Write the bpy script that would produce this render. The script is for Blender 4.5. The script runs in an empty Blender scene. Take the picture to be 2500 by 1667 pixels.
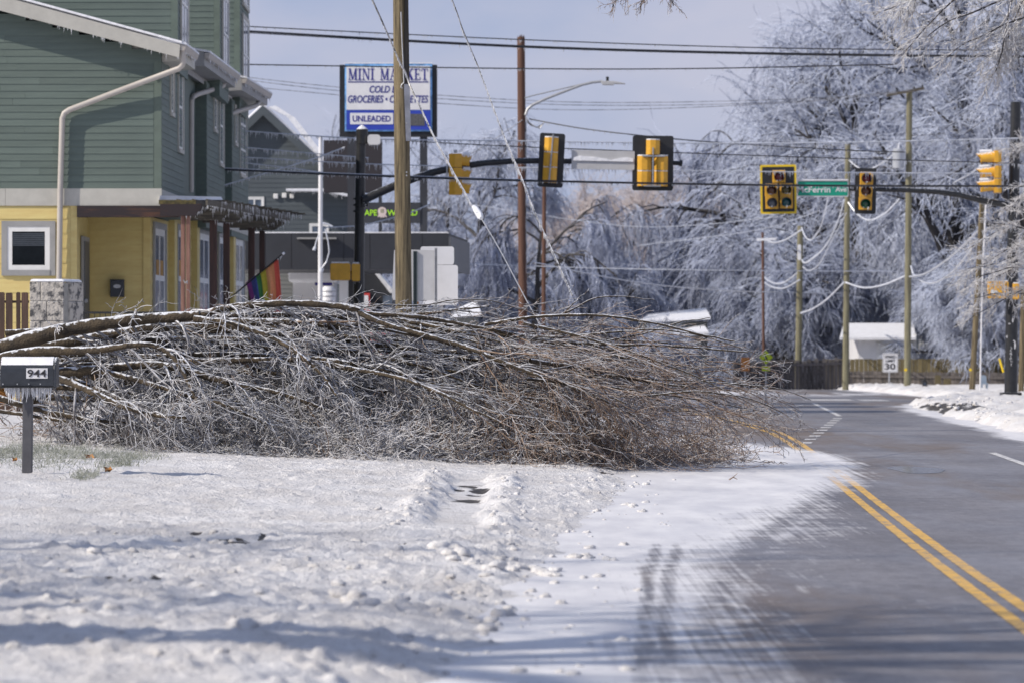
import bpy, math, random
import numpy as np
from mathutils import Vector, Matrix

S = bpy.context.scene
COL = S.collection
RNG = np.random.default_rng(7)
random.seed(7)

# ---------------------------------------------------------------- camera
F, CX, HY, HC = 10417.0, 1250.0, 888.0, 1.65      # focal length in photo pixels, principal column, horizon row, eye height
cd = bpy.data.cameras.new("camera")
cd.sensor_width = 36.0
cd.lens = 150.0
cd.shift_y = 54.5 / 2500.0
cd.clip_start = 0.5
cd.clip_end = 4000.0
cd.dof.use_dof = True
cd.dof.focus_distance = 57.0
cd.dof.aperture_fstop = 3.6
cam = bpy.data.objects.new("camera", cd)
cam.location = (0, 0, HC)
cam.rotation_euler = (math.radians(90), 0, 0)
COL.objects.link(cam)
S.camera = cam

# ---------------------------------------------------------------- light
SUN_DIR = Vector((2.0, 0.8, -1.5)).normalized()
SUN_EL = math.asin(-SUN_DIR.z)
SUN_ROT = math.atan2(-SUN_DIR.x, -SUN_DIR.y)
sl = bpy.data.lights.new("sun", 'SUN')
sl.energy = 4.2
sl.angle = math.radians(0.5)
sl.color = (1.0, 0.915, 0.80)
so = bpy.data.objects.new("sun", sl)
so.rotation_euler = SUN_DIR.to_track_quat('-Z', 'Y').to_euler()
COL.objects.link(so)

W = bpy.data.worlds.new("World")
S.world = W
W.use_nodes = True
nt = W.node_tree
nt.nodes.clear()
wo = nt.nodes.new('ShaderNodeOutputWorld')
bg = nt.nodes.new('ShaderNodeBackground')
bg.inputs['Strength'].default_value = 0.1
sky = nt.nodes.new('ShaderNodeTexSky')
sky.sky_type = 'NISHITA'
sky.sun_disc = False
sky.sun_elevation = SUN_EL
sky.sun_rotation = SUN_ROT
sky.air_density = 1.0
sky.dust_density = 0.6
sky.ozone_density = 2.0
tc = nt.nodes.new('ShaderNodeTexCoord')
mp = nt.nodes.new('ShaderNodeMapping')
mp.inputs['Scale'].default_value = (5.5, 5.5, 13.0)
nz = nt.nodes.new('ShaderNodeTexNoise')
nz.inputs['Scale'].default_value = 1.6
nz.inputs['Detail'].default_value = 6.0
nz.inputs['Roughness'].default_value = 0.5
rp = nt.nodes.new('ShaderNodeValToRGB')          # thin cloud over the whole sky: grey-lavender to warm white
rp.color_ramp.elements[0].position = 0.38
rp.color_ramp.elements[0].color = (3.2, 3.9, 6.0, 1)
rp.color_ramp.elements[1].position = 0.62
rp.color_ramp.elements[1].color = (5.05, 5.1, 6.5, 1)
mx = nt.nodes.new('ShaderNodeMixRGB')
sz = nt.nodes.new('ShaderNodeSeparateXYZ')
mr = nt.nodes.new('ShaderNodeMapRange')          # the cloud thins out overhead
mr.inputs['From Min'].default_value = 0.1
mr.inputs['From Max'].default_value = 0.7
mr.inputs['To Min'].default_value = 0.88
mr.inputs['To Max'].default_value = 0.30
nt.links.new(tc.outputs['Generated'], sz.inputs['Vector'])
nt.links.new(sz.outputs['Z'], mr.inputs['Value'])
nt.links.new(mr.outputs['Result'], mx.inputs['Fac'])
nt.links.new(tc.outputs['Generated'], mp.inputs['Vector'])
nt.links.new(mp.outputs['Vector'], nz.inputs['Vector'])
nt.links.new(nz.outputs['Fac'], rp.inputs['Fac'])
nt.links.new(sky.outputs['Color'], mx.inputs['Color1'])
nt.links.new(rp.outputs['Color'], mx.inputs['Color2'])
nt.links.new(mx.outputs['Color'], bg.inputs['Color'])
nt.links.new(bg.outputs['Background'], wo.inputs['Surface'])

S.view_settings.view_transform = 'Standard'
S.view_settings.look = 'None'
S.view_settings.exposure = 0.10
S.view_settings.gamma = 1.0
S.view_settings.use_curve_mapping = False
S.render.engine = 'CYCLES'
S.cycles.use_denoising = True
S.cycles.denoiser = 'OPENIMAGEDENOISE'
S.cycles.max_bounces = 5
S.cycles.diffuse_bounces = 2
S.cycles.glossy_bounces = 2
S.cycles.transmission_bounces = 3
S.cycles.transparent_max_bounces = 4
S.cycles.caustics_reflective = False
S.cycles.caustics_refractive = False


# ---------------------------------------------------------------- helpers
def P(x, y, Y):
    """Point of the place seen at photo pixel (x, y) and standing Y metres from the camera."""
    return Vector(((x - CX) * Y / F, Y, HC - (y - HY) * Y / F))


def PX(x, Y):
    return (x - CX) * Y / F


def PZ(y, Y):
    return HC - (y - HY) * Y / F


ORG = {}


def tag(o, label=None, cat=None, group=None, kind=None):
    if label: o['label'] = label
    if cat: o['category'] = cat
    if group: o['group'] = group
    if kind: o['kind'] = kind
    return o


def thing(name, loc, label, cat, group=None):
    o = bpy.data.objects.new(name, None)
    o.empty_display_size = 0.2
    o.location = loc
    COL.objects.link(o)
    ORG[o] = Vector(loc)
    return tag(o, label, cat, group)


def link(name, me, mats, parent=None, loc=None):
    """One mesh object. Vertices are given in world space and moved to the origin of the thing."""
    o = bpy.data.objects.new(name, me)
    COL.objects.link(o)
    if not isinstance(mats, (list, tuple)): mats = [mats]
    for m in mats: me.materials.append(m)
    if parent is not None:
        o.parent = parent
        org = ORG[parent]
    else:
        org = Vector(loc) if loc is not None else Vector((0, 0, 0))
        o.location = org
    ORG[o] = org
    if org.length > 0: me.transform(Matrix.Translation(-org))
    return o


class MB:
    """Collects shapes into one mesh."""
    def __init__(s):
        s.v, s.f, s.m = [], [], []

    def add(s, v, f, mi=0):
        n = len(s.v)
        s.v += [tuple(p) for p in v]
        s.f += [tuple(i + n for i in q) for q in f]
        s.m += [mi] * len(f)
        return s

    def hexa(s, p, mi=0):
        return s.add(p, [(0, 3, 2, 1), (4, 5, 6, 7), (0, 1, 5, 4), (1, 2, 6, 5), (2, 3, 7, 6), (3, 0, 4, 7)], mi)

    def box(s, x0, x1, y0, y1, z0, z1, mi=0):
        x0, x1 = min(x0, x1), max(x0, x1)
        y0, y1 = min(y0, y1), max(y0, y1)
        z0, z1 = min(z0, z1), max(z0, z1)
        return s.hexa([(x0, y0, z0), (x1, y0, z0), (x1, y1, z0), (x0, y1, z0), (x0, y0, z1), (x1, y0, z1), (x1, y1, z1), (x0, y1, z1)], mi)

    def bar(s, a, b, w, h, up=(0, 0, 1), mi=0):
        """Box beam from a to b, w wide, h high."""
        a, b = Vector(a), Vector(b)
        t = (b - a).normalized()
        u = Vector(up)
        if abs(t.dot(u)) > 0.95: u = Vector((0, 1, 0))
        r = t.cross(u).normalized()
        u = r.cross(t).normalized()
        r, u = r * w / 2, u * h / 2
        return s.hexa([a - r - u, a + r - u, b + r - u, b - r - u, a - r + u, a + r + u, b + r + u, b - r + u], mi)

    def prism(s, poly, d, mi=0):
        """Flat outline (list of points) pushed along vector d."""
        n = len(poly)
        d = Vector(d)
        v = [Vector(p) for p in poly] + [Vector(p) + d for p in poly]
        f = [tuple(range(n))[::-1], tuple(range(n, 2 * n))] + [(i, (i + 1) % n, n + (i + 1) % n, n + i) for i in range(n)]
        return s.add(v, f, mi)

    def tube(s, pts, r, n=8, cap=True, mi=0):
        pts = [Vector(p) for p in pts]
        k = len(pts)
        rr = r if isinstance(r, (list, tuple)) else [r] * k
        v, f = [], []
        ref = None
        for i, p in enumerate(pts):
            t = (pts[min(i + 1, k - 1)] - pts[max(i - 1, 0)]).normalized()
            if ref is None:
                ref = Vector((0, 0, 1)) if abs(t.z) < 0.9 else Vector((1, 0, 0))
                u = t.cross(ref).normalized()
            else:
                u = (u - t * u.dot(t)).normalized()
            w = t.cross(u)
            for j in range(n):
                a = 2 * math.pi * j / n
                v.append(p + (u * math.cos(a) + w * math.sin(a)) * rr[i])
        for i in range(k - 1):
            for j in range(n):
                f.append((i * n + j, i * n + (j + 1) % n, (i + 1) * n + (j + 1) % n, (i + 1) * n + j))
        if cap:
            f.append(tuple(range(n))[::-1])
            f.append(tuple(range((k - 1) * n, k * n)))
        return s.add(v, f, mi)

    def disc(s, c, nrm, r, d, n=20, mi=0):
        c, nrm = Vector(c), Vector(nrm).normalized()
        return s.tube([c, c + nrm * d], r, n, True, mi)

    def build(s, name, mats, parent=None, loc=None, bevel=0.0, smooth=False):
        me = bpy.data.meshes.new(name)
        me.from_pydata(s.v, [], s.f)
        if any(s.m): me.polygons.foreach_set('material_index', s.m)
        me.update()
        o = link(name, me, mats, parent, loc)
        if smooth:
            me.shade_smooth()
            try: me.set_sharp_from_angle(angle=0.7)
            except Exception: pass
        if bevel > 0:
            b = o.modifiers.new('bevel', 'BEVEL')
            b.width = bevel
            b.segments = 2
            b.limit_method = 'ANGLE'
        return o


def npmesh(name, V, Q, smooth=True):
    """Mesh from an (n,3) array of points and an (m,4) or (m,3) array of faces."""
    me = bpy.data.meshes.new(name)
    V = np.ascontiguousarray(V, dtype=np.float32)
    Q = np.ascontiguousarray(Q, dtype=np.int32)
    k = Q.shape[1]
    me.vertices.add(len(V))
    me.vertices.foreach_set('co', V.ravel())
    me.loops.add(Q.size)
    me.loops.foreach_set('vertex_index', Q.ravel())
    me.polygons.add(len(Q))
    me.polygons.foreach_set('loop_start', np.arange(0, Q.size, k, dtype=np.int32))
    me.polygons.foreach_set('loop_total', np.full(len(Q), k, dtype=np.int32))
    if smooth: me.polygons.foreach_set('use_smooth', np.ones(len(Q), dtype=bool))
    me.update(calc_edges=True)
    return me


def attr(me, name, a):
    t = me.attributes.new(name, 'FLOAT', 'POINT')
    t.data.foreach_set('value', np.ascontiguousarray(a, dtype=np.float32))


def hashn(ix, iy, seed):
    h = (ix.astype(np.int64) * 374761393 + iy.astype(np.int64) * 668265263 + seed * 974634777) & 0xffffffff
    h = ((h ^ (h >> 13)) * 1274126177) & 0xffffffff
    return ((h ^ (h >> 16)) & 0xffff) / 65535.0


def vnoise(x, y, seed=0):
    ix, iy = np.floor(x), np.floor(y)
    fx, fy = x - ix, y - iy
    fx, fy = fx * fx * (3 - 2 * fx), fy * fy * (3 - 2 * fy)
    a, b = hashn(ix, iy, seed), hashn(ix + 1, iy, seed)
    c, d = hashn(ix, iy + 1, seed), hashn(ix + 1, iy + 1, seed)
    return (a * (1 - fx) + b * fx) * (1 - fy) + (c * (1 - fx) + d * fx) * fy


def fbm(x, y, o=4, seed=0):
    t, a, n = 0.0, 0.5, 0.0
    for i in range(o):
        t = t + a * vnoise(x * 2 ** i, y * 2 ** i, seed + i)
        n += a
        a *= 0.5
    return t / n


def sstep(a, b, x):
    t = np.clip((x - a) / (b - a), 0, 1)
    return t * t * (3 - 2 * t)


# ---------------------------------------------------------------- materials
def mat(name, col, rough=0.6, var=0.12, scale=6.0, stretch=(1, 1, 1), bump=0.0, bscale=60.0, metal=0.0, spec=0.5,
        col2=None, top=0.0, topcol=(0.80, 0.82, 0.86), emit=None, dist=0.01, detail=5.0, ramp=(0.35, 0.65), tops=25.0, orand=0.0):
    """Painted / weathered surface: two colours mixed by noise, fine relief, and ice lying on upward faces (top)."""
    m = bpy.data.materials.new(name)
    m.use_nodes = True
    t = m.node_tree
    b = t.nodes['Principled BSDF']
    b.inputs['Roughness'].default_value = rough
    b.inputs['Metallic'].default_value = metal
    b.inputs['Specular IOR Level'].default_value = spec
    L = t.links.new
    tc = t.nodes.new('ShaderNodeTexCoord')
    mp = t.nodes.new('ShaderNodeMapping')
    mp.inputs['Scale'].default_value = stretch
    L(tc.outputs['Object'], mp.inputs['Vector'])
    nz = t.nodes.new('ShaderNodeTexNoise')
    nz.inputs['Scale'].default_value = scale
    nz.inputs['Detail'].default_value = detail
    nz.inputs['Roughness'].default_value = 0.62
    L(mp.outputs['Vector'], nz.inputs['Vector'])
    r = t.nodes.new('ShaderNodeValToRGB')
    c2 = col2 if col2 else tuple(c * (1 - var) for c in col)
    c1 = col if col2 else tuple(min(1.0, c * (1 + var)) for c in col)
    r.color_ramp.elements[0].position, r.color_ramp.elements[1].position = ramp
    r.color_ramp.elements[0].color = (*c2, 1)
    r.color_ramp.elements[1].color = (*c1, 1)
    L(nz.outputs['Fac'], r.inputs['Fac'])
    out = r.outputs['Color']
    if orand > 0:                                  # every piece weathered a little differently
        oi = t.nodes.new('ShaderNodeObjectInfo')
        orr = t.nodes.new('ShaderNodeMapRange')
        orr.inputs['To Min'].default_value, orr.inputs['To Max'].default_value = 1 - orand, 1 + orand
        L(oi.outputs['Random'], orr.inputs['Value'])
        om = t.nodes.new('ShaderNodeMixRGB')
        om.blend_type = 'MULTIPLY'
        om.inputs['Fac'].default_value = 1.0
        L(out, om.inputs['Color1'])
        L(orr.outputs['Result'], om.inputs['Color2'])
        out = om.outputs['Color']
    if top > 0:
        g = t.nodes.new('ShaderNodeNewGeometry')
        sx = t.nodes.new('ShaderNodeSeparateXYZ')
        L(g.outputs['Normal'], sx.inputs['Vector'])
        n2 = t.nodes.new('ShaderNodeTexNoise')
        n2.inputs['Scale'].default_value = tops
        n2.inputs['Detail'].default_value = 3.0
        L(tc.outputs['Object'], n2.inputs['Vector'])
        ad = t.nodes.new('ShaderNodeMath')
        ad.operation = 'MULTIPLY_ADD'
        L(n2.outputs['Fac'], ad.inputs[0])
        ad.inputs[1].default_value = 1.6
        L(sx.outputs['Z'], ad.inputs[2])
        mr = t.nodes.new('ShaderNodeMapRange')
        mr.inputs['From Min'].default_value = 1.75 - top
        mr.inputs['From Max'].default_value = 2.0 - top
        L(ad.outputs[0], mr.inputs['Value'])
        mm = t.nodes.new('ShaderNodeMixRGB')
        mm.inputs['Color2'].default_value = (*topcol, 1)
        L(mr.outputs['Result'], mm.inputs['Fac'])
        L(out, mm.inputs['Color1'])
        out = mm.outputs['Color']
    L(out, b.inputs['Base Color'])
    if bump > 0:
        n3 = t.nodes.new('ShaderNodeTexNoise')
        n3.inputs['Scale'].default_value = bscale
        n3.inputs['Detail'].default_value = 4.0
        L(mp.outputs['Vector'], n3.inputs['Vector'])
        bp = t.nodes.new('ShaderNodeBump')
        bp.inputs['Strength'].default_value = bump
        bp.inputs['Distance'].default_value = dist
        L(n3.outputs['Fac'], bp.inputs['Height'])
        L(bp.outputs['Normal'], b.inputs['Normal'])
    if emit:
        b.inputs['Emission Color'].default_value = (*emit[:3], 1)
        b.inputs['Emission Strength'].default_value = emit[3]
    return m


SNOWC = (0.80, 0.80, 0.83)
M = {}
M['green'] = mat('green_siding_paint', (0.120, 0.158, 0.138), 0.62, 0.14, 3.0, (1, 1, 4), 0.12, 90, col2=(0.098, 0.130, 0.116), orand=.09)
M['green_trim'] = mat('green_trim_paint', (0.115, 0.150, 0.125), 0.62, 0.1, 3.0, bump=0.05)
M['yellow'] = mat('yellow_siding_paint', (0.66, 0.545, 0.225), 0.6, 0.1, 2.5, (1, 1, 3), 0.08, 90, col2=(0.60, 0.46, 0.18), orand=.05)
M['beige'] = mat('beige_trim_paint', (0.45, 0.44, 0.40), 0.55, 0.07, 3.0, bump=0.05)
M['greytrim'] = mat('grey_trim_paint', (0.30, 0.30, 0.30), 0.55, 0.08, 3.0)
M['white'] = mat('white_vinyl', (0.74, 0.74, 0.73), 0.45, 0.05, 4.0)
M['gutter'] = mat('beige_metal_gutter', (0.42, 0.39, 0.36), 0.42, 0.10, 5.0, top=0.3)
M['glass'] = mat('dark_window_glass', (0.010, 0.013, 0.016), 0.04, 0.3, 2.0, spec=0.25)
M['glassfrost'] = mat('frosted_window_glass', (0.10, 0.13, 0.18), 0.12, 0.5, 3.0, spec=0.8)
M['curtain'] = mat('curtain_cloth', (0.42, 0.23, 0.06), 0.8, 0.2, 5)
M['dark'] = mat('dark_interior', (0.02, 0.022, 0.028), 0.7, 0.2)
M['roofsnow'] = mat('roof_snow', (0.80, 0.81, 0.85), 0.6, 0.05, 3.0, bump=0.4, bscale=8, dist=0.05)
M['ice'] = mat('clear_ice', (0.80, 0.82, 0.87), 0.15, 0.08, 40, spec=0.7)
M['ice'].node_tree.nodes['Principled BSDF'].inputs['Transmission Weight'].default_value = 0.12
M['ice'].node_tree.nodes['Principled BSDF'].inputs['IOR'].default_value = 1.31
M['pole'] = mat('weathered_pole_wood', (0.27, 0.215, 0.125), 0.85, 0.2, 1.6, (13, 13, 0.55), 1.0, 16, col2=(0.060, 0.048, 0.030), dist=0.03, detail=8, ramp=(0.36, 0.60))
M['pole_grey'] = mat('grey_green_pole_wood', (0.25, 0.235, 0.15), 0.85, 0.2, 2.0, (10, 10, 0.6), 0.5, 16, col2=(0.12, 0.11, 0.075), dist=0.02)
M['pole_red'] = mat('reddish_pole_wood', (0.15, 0.075, 0.05), 0.8, 0.2, 2.0, (10, 10, 0.6), 0.5, 16, col2=(0.085, 0.04, 0.028), dist=0.02)
M['black_metal'] = mat('black_painted_steel', (0.018, 0.019, 0.022), 0.38, 0.3, 6.0, top=0.12, topcol=(0.55, 0.58, 0.64))
M['black'] = mat('black_paint', (0.016, 0.017, 0.02), 0.5, 0.2, 6.0)
M['sigyellow'] = mat('signal_yellow_paint', (0.72, 0.38, 0.035), 0.42, 0.10, 5.0, top=0.22)
M['bordyellow'] = mat('reflective_yellow', (0.80, 0.56, 0.02), 0.4, 0.05, 5.0)
M['galv'] = mat('galvanised_steel', (0.42, 0.43, 0.45), 0.42, 0.12, 8.0, metal=0.35)
M['signback'] = mat('aluminium_sign_back', (0.50, 0.50, 0.51), 0.5, 0.05, 4.0, metal=0.15)
M['signgreen'] = mat('green_sign_sheeting', (0.006, 0.30, 0.20), 0.4, 0.06, 3.0)
M['signwhite'] = mat('white_sign_sheeting', (0.72, 0.72, 0.74), 0.4, 0.04, 3.0)
M['signtext'] = mat('black_sign_print', (0.03, 0.03, 0.035), 0.5, 0.1)
M['blueprint'] = mat('navy_sign_print', (0.028, 0.025, 0.23), 0.45, 0.05)
M['bluepanel'] = mat('blue_sign_face', (0.03, 0.06, 0.42), 0.4, 0.08, 2.0)
M['cyanedge'] = mat('light_blue_sign_edge', (0.18, 0.40, 0.78), 0.4, 0.4, 5.0)
M['lime'] = mat('lime_sign_letters', (0.36, 0.70, 0.03), 0.5, 0.05)
M['stucco'] = mat('dark_grey_cladding', (0.030, 0.033, 0.042), 0.6, 0.12, 1.5)
M['slate'] = mat('slate_green_siding', (0.072, 0.088, 0.100), 0.65, 0.10, 1.5, (1, 1, 4), orand=.05)
M['pergola'] = mat('red_brown_stained_wood', (0.075, 0.036, 0.030), 0.7, 0.3, 2.0, (8, 8, 0.8), 0.4, 12, col2=(0.035, 0.021, 0.020), top=0.3)
M['pergola_l'] = mat('faded_red_wood', (0.30, 0.165, 0.125), 0.75, 0.3, 2.2, (10, 10, 0.7), 0.4, 12, col2=(0.15, 0.07, 0.052))
M['beam'] = mat('stained_beam_wood', (0.10, 0.042, 0.022), 0.6, 0.3, 1.5, (0.8, 6, 6), 0.4, 12, col2=(0.020, 0.012, 0.014), ramp=(0.52, 0.72))
M['rafter'] = mat('grey_weathered_wood', (0.13, 0.115, 0.09), 0.8, 0.3, 2.5, (1, 8, 8), 0.4, 12, col2=(0.04, 0.035, 0.03), top=0.7)
M['fence'] = mat('brown_picket_wood', (0.105, 0.062, 0.045), 0.8, 0.3, 2.0, (10, 10, 0.8), 0.6, 10, col2=(0.05, 0.032, 0.028), top=0.2, orand=.25)
M['fence_grey'] = mat('grey_fence_wood', (0.19, 0.165, 0.15), 0.85, 0.3, 2.0, (6, 6, 0.7), 0.4, 10, col2=(0.10, 0.09, 0.088), orand=.25)
M['fence_dark'] = mat('dark_fence_wood', (0.085, 0.078, 0.08), 0.85, 0.3, 2.0, (6, 6, 0.7), 0.4, 10, orand=.3)
M['fence_tan'] = mat('olive_fence_wood', (0.14, 0.115, 0.06), 0.85, 0.2, 2.0, (6, 6, 0.7), orand=.2)
M['block'] = mat('concrete_block', (0.47, 0.44, 0.40), 0.9, 0.3, 7.0, bump=0.9, bscale=22, col2=(0.085, 0.085, 0.09), dist=0.03, ramp=(0.40, 0.52), top=0.25)
M['mortar'] = mat('mortar', (0.30, 0.29, 0.27), 0.9)
M['mailbox'] = mat('charcoal_mailbox_paint', (0.030, 0.035, 0.045), 0.35, 0.15, 12, top=0.30, tops=90)
M['post'] = mat('grey_mailbox_post', (0.085, 0.085, 0.095), 0.6, 0.15, 6, bump=0.2)
M['bark'] = mat('tree_bark', (0.105, 0.078, 0.048), 0.9, 0.3, 5.0, (1.0, 1, 1), 0.9, 38, col2=(0.034, 0.027, 0.021), dist=0.03, top=0.36, topcol=(0.74, 0.76, 0.81), tops=14)
M['bark_far'] = mat('dark_wet_bark', (0.045, 0.042, 0.043), 0.8, 0.3, 3.0, top=0.10, topcol=(0.45, 0.48, 0.58), tops=6)
M['twig_ice'] = mat('iced_twig', (0.42, 0.42, 0.45), 0.3, 0.2, 9.0, col2=(0.065, 0.052, 0.045), ramp=(0.36, 0.64), top=0.45, topcol=(0.76, 0.78, 0.83), tops=30)
M['twig_frosted'] = mat('frosted_twig', (0.62, 0.61, 0.62), 0.4, 0.2, 9.0, col2=(0.17, 0.14, 0.125), ramp=(0.30, 0.58), top=0.45, topcol=(0.80, 0.80, 0.82), tops=30)
M['twig_brown'] = mat('brown_twig', (0.38, 0.28, 0.205), 0.4, 0.2, 9.0, col2=(0.125, 0.072, 0.046), ramp=(0.36, 0.66), top=0.28, topcol=(0.76, 0.76, 0.79), tops=30)
M['frost'] = mat('hoar_iced_twigs', (0.50, 0.555, 0.71), 0.4, 0.2, 0.9, col2=(0.20, 0.22, 0.30), top=0.45, topcol=(0.66, 0.72, 0.87), tops=5, ramp=(0.34, 0.62))
M['frost_b'] = mat('darker_iced_twigs', (0.42, 0.47, 0.63), 0.4, 0.2, 0.9, col2=(0.15, 0.17, 0.25), top=0.35, topcol=(0.58, 0.64, 0.80), tops=5, ramp=(0.34, 0.62))
M['frost_warm'] = mat('painted_sunlit_twigs', (0.52, 0.44, 0.41), 0.5, 0.2, 0.9, col2=(0.34, 0.29, 0.30), top=0.45, topcol=(0.70, 0.64, 0.62), tops=5)  # warm sunlight is put into the colour of these far twigs
M['wire'] = mat('black_cable', (0.03, 0.031, 0.036), 0.35, 0.2, 4.0, top=0.1)
M['wire_ice'] = mat('iced_cable', (0.62, 0.65, 0.72), 0.25, 0.15, 6.0, spec=0.6)
M['wire_half'] = mat('partly_iced_cable', (0.40, 0.40, 0.42), 0.3, 0.2, 3.0, col2=(0.06, 0.06, 0.065), ramp=(0.42, 0.58), top=0.2)
M['leaf'] = mat('dry_oak_leaf', (0.36, 0.17, 0.05), 0.7, 0.3, 30)
M['redlens'] = mat('red_signal_lens', (0.17, 0.012, 0.022), 0.15, 0.2, 20, spec=0.6)
M['amberlens'] = mat('amber_signal_lens', (0.14, 0.045, 0.016), 0.15, 0.2, 20, spec=0.6)
M['greenlens'] = mat('green_signal_lens', (0.006, 0.10, 0.045), 0.15, 0.2, 20, spec=0.6)
M['arrowlens'] = mat('grey_arrow_lens', (0.14, 0.155, 0.18), 0.15, 0.2, 20, spec=0.6)
M['teallens'] = mat('teal_arrow_lens', (0.015, 0.10, 0.115), 0.15, 0.2, 20, spec=0.6)
M['olivelens'] = mat('olive_signal_lens', (0.10, 0.075, 0.012), 0.15, 0.2, 20, spec=0.6)
M['red'] = mat('red_paint', (0.52, 0.05, 0.045), 0.45, 0.12, 4)
M['fluor'] = mat('fluorescent_yellow_green', (0.50, 0.62, 0.02), 0.45, 0.05)
M['orange'] = mat('orange_sign_sheeting', (0.50, 0.20, 0.05), 0.5, 0.08)


# ---------------------------------------------------------------- terrain
ZY = np.array([-200, 0, 22, 35, 48, 56, 70, 80, 100, 127, 150, 171, 185, 200, 230, 300, 420, 700, 3000.])
ZV = np.array([-.1, -.02, 0, .03, .12, .20, .30, .36, .46, .54, .60, .62, .58, .35, -.5, -2.6, -5, -7, -9.])


def zr(Y):
    """Height of the road along the street: a long gentle rise to a crest, then down."""
    y = np.asarray(Y, dtype=float)
    return (np.interp(y - 4, ZY, ZV) + np.interp(y - 2, ZY, ZV) + np.interp(y, ZY, ZV) + np.interp(y + 2, ZY, ZV) + np.interp(y + 4, ZY, ZV)) / 5


def road_c(Y):
    return 3.35 + 0.033 * (np.asarray(Y, dtype=float) - 29.0)


def road_r(Y):
    Y = np.asarray(Y, dtype=float)
    return np.interp(Y, [-100, 40, 77, 114, 122, 132, 150, 175, 260], [3.0, 8.0, 9.25, 10.5, 11.6, 13.6, 13.4, 13.2, 15.0])


def snow_l(Y):
    """Where the rough snow on the verge ends at the carriageway."""
    return np.interp(Y, [-100, 10, 22, 30, 40, 51, 58, 64, 72, 90, 118, 200], [-.3, -.3, .0, .37, .9, 1.7, 1.9, 1.9, 1.2, .9, .9, 2.0])


def verge(X, Y):
    X, Y = np.asarray(X, dtype=float), np.asarray(Y, dtype=float)
    el, er = snow_l(Y), road_r(Y)
    a = np.maximum(el - X, 0)
    b = np.maximum(X - er, 0)
    left = 0.06 * sstep(0, 1.6, a) + 0.034 * np.clip(a - .7, 0, 9) - 0.004 * np.clip(a - 8, 0, 60)
    right = 0.10 * sstep(0, .8, b) + 0.02 * np.clip(b - .5, 0, 6)
    return left + right


def base_z(X, Y):
    return zr(Y) + verge(X, Y)


def ground_hit(x, y):
    """Where the view line through photo pixel (x, y) meets the ground: (X, Y, Z)."""
    k, m = (x - CX) / F, (y - HY) / F
    ys = np.linspace(15, 186, 3000)
    d = HC - m * ys - base_z(k * ys, ys)
    i = np.argmax(d < 0) if (d < 0).any() else len(ys) - 1
    Yv = ys[i]
    return Vector((k * Yv, Yv, float(base_z(k * Yv, Yv))))


BARE = []          # (X, Y, half X, half Y) worn-through places in the snow
for (x, y, hx, hy) in [(245, 1416, 100, 4), (390, 1413, 40, 3), (560, 1318, 60, 3), (480, 1300, 22, 2), (590, 1538, 70, 5), (640, 1312, 12, 3),
                       (1500, 1148, 45, 2), (1555, 1152, 35, 2), (1135, 1171, 40, 2), (1172, 1182, 32, 5), (1140, 1206, 45, 3), (1158, 1192, 22, 2), (1120, 1180, 18, 2),
                       (1420, 1400, 30, 2), (960, 1332, 40, 2), (2340, 991, 95, 5), (2280, 986, 30, 6)]:
    p = ground_hit(x, y + 10)
    p2 = ground_hit(x, y + 10 - hy * 1.8)
    BARE.append((p.x, p.y, hx * p.y / F, max(0.05, abs(p2.y - p.y))))


FOOT = [(q.x, q.y) for q in (ground_hit(*v) for v in ((640, 1204), (668, 1193), (700, 1181), (728, 1170), (745, 1158), (770, 1150), (792, 1141), (815, 1133)))]


def snow_relief(X, Y):
    """Rough, trodden and ploughed snow on top of the ground; minus values leave the surface below bare."""
    el = snow_l(Y) + 0.5 * (fbm(Y * .8, X * .2, 3, 5) - .5)
    a = np.maximum(el - X, 0)
    er = road_r(Y) + 0.7 * (fbm(Y * .5 + 30, X * .1, 3, 6) - .5)
    b = np.maximum(X - er, 0)
    near = 1 - sstep(30, 40, Y)
    edge = np.exp(-((a - .45) / .45) ** 2) * (a > 0)
    lum = np.clip(fbm(X * 1.7, Y * 1.5, 4, 11) - .46, 0, 1)
    clod = np.clip(fbm(X * 8, Y * 5, 3, 17) - .53, 0, 1)
    fine = fbm(X * 22, Y * 14, 3, 23) - .5
    h = lum * (.09 + .05 * near) + clod * (.07 + .16 * edge + .06 * near) + fine * (.014 + .008 * near) + (fbm(X * .5, Y * .35, 3, 31) - .5) * .06
    h = h + edge * (.01 + .06 * np.clip(fbm(X * 3, Y * 2, 3, 41) - .4, 0, 1))
    # cleared strip with ridges pushed up on both sides
    tx = X - (-.52 + 0.006 * (Y - 45))
    inY = sstep(37.5, 41, Y) * (1 - sstep(51, 53, Y))
    strip = inY * (1 - sstep(.16, .34, np.abs(tx) + .30 * (fbm(Y * 1.3, X * 2, 4, 51) - .5)))
    ridge = inY * np.exp(-((np.abs(tx) - .46) / .15) ** 2)
    h = h + ridge * (.015 + .16 * np.clip(fbm(X * 4, Y * 2, 4, 61) - .36, 0, 1))
    h = h * (1 - strip) - .05 * strip
    for (qx, qy) in FOOT:
        h = h - .045 * np.exp(-(((X - qx) / .07) ** 2 + ((Y - qy) / .14) ** 2)) + .02 * np.exp(-(((X - qx - .1) / .06) ** 2 + ((Y - qy) / .16) ** 2))
    cover = sstep(0.0, 1.1, a)
    smooth = sstep(60, 75, Y) * .6
    left = (h * (1 - smooth) + .03) * cover - .03 * (1 - cover)
    hr = (clod * .22 + lum * .25 + fine * .02 + .03 + .10 * np.exp(-((b - .5) / .5) ** 2) * fbm(X * 2, Y * 1.0, 3, 71))
    cr = sstep(0, .4, b)
    right = hr * cr - .03 * (1 - cr)
    return np.where(X > (el + er) / 2, right, left), strip


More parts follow.
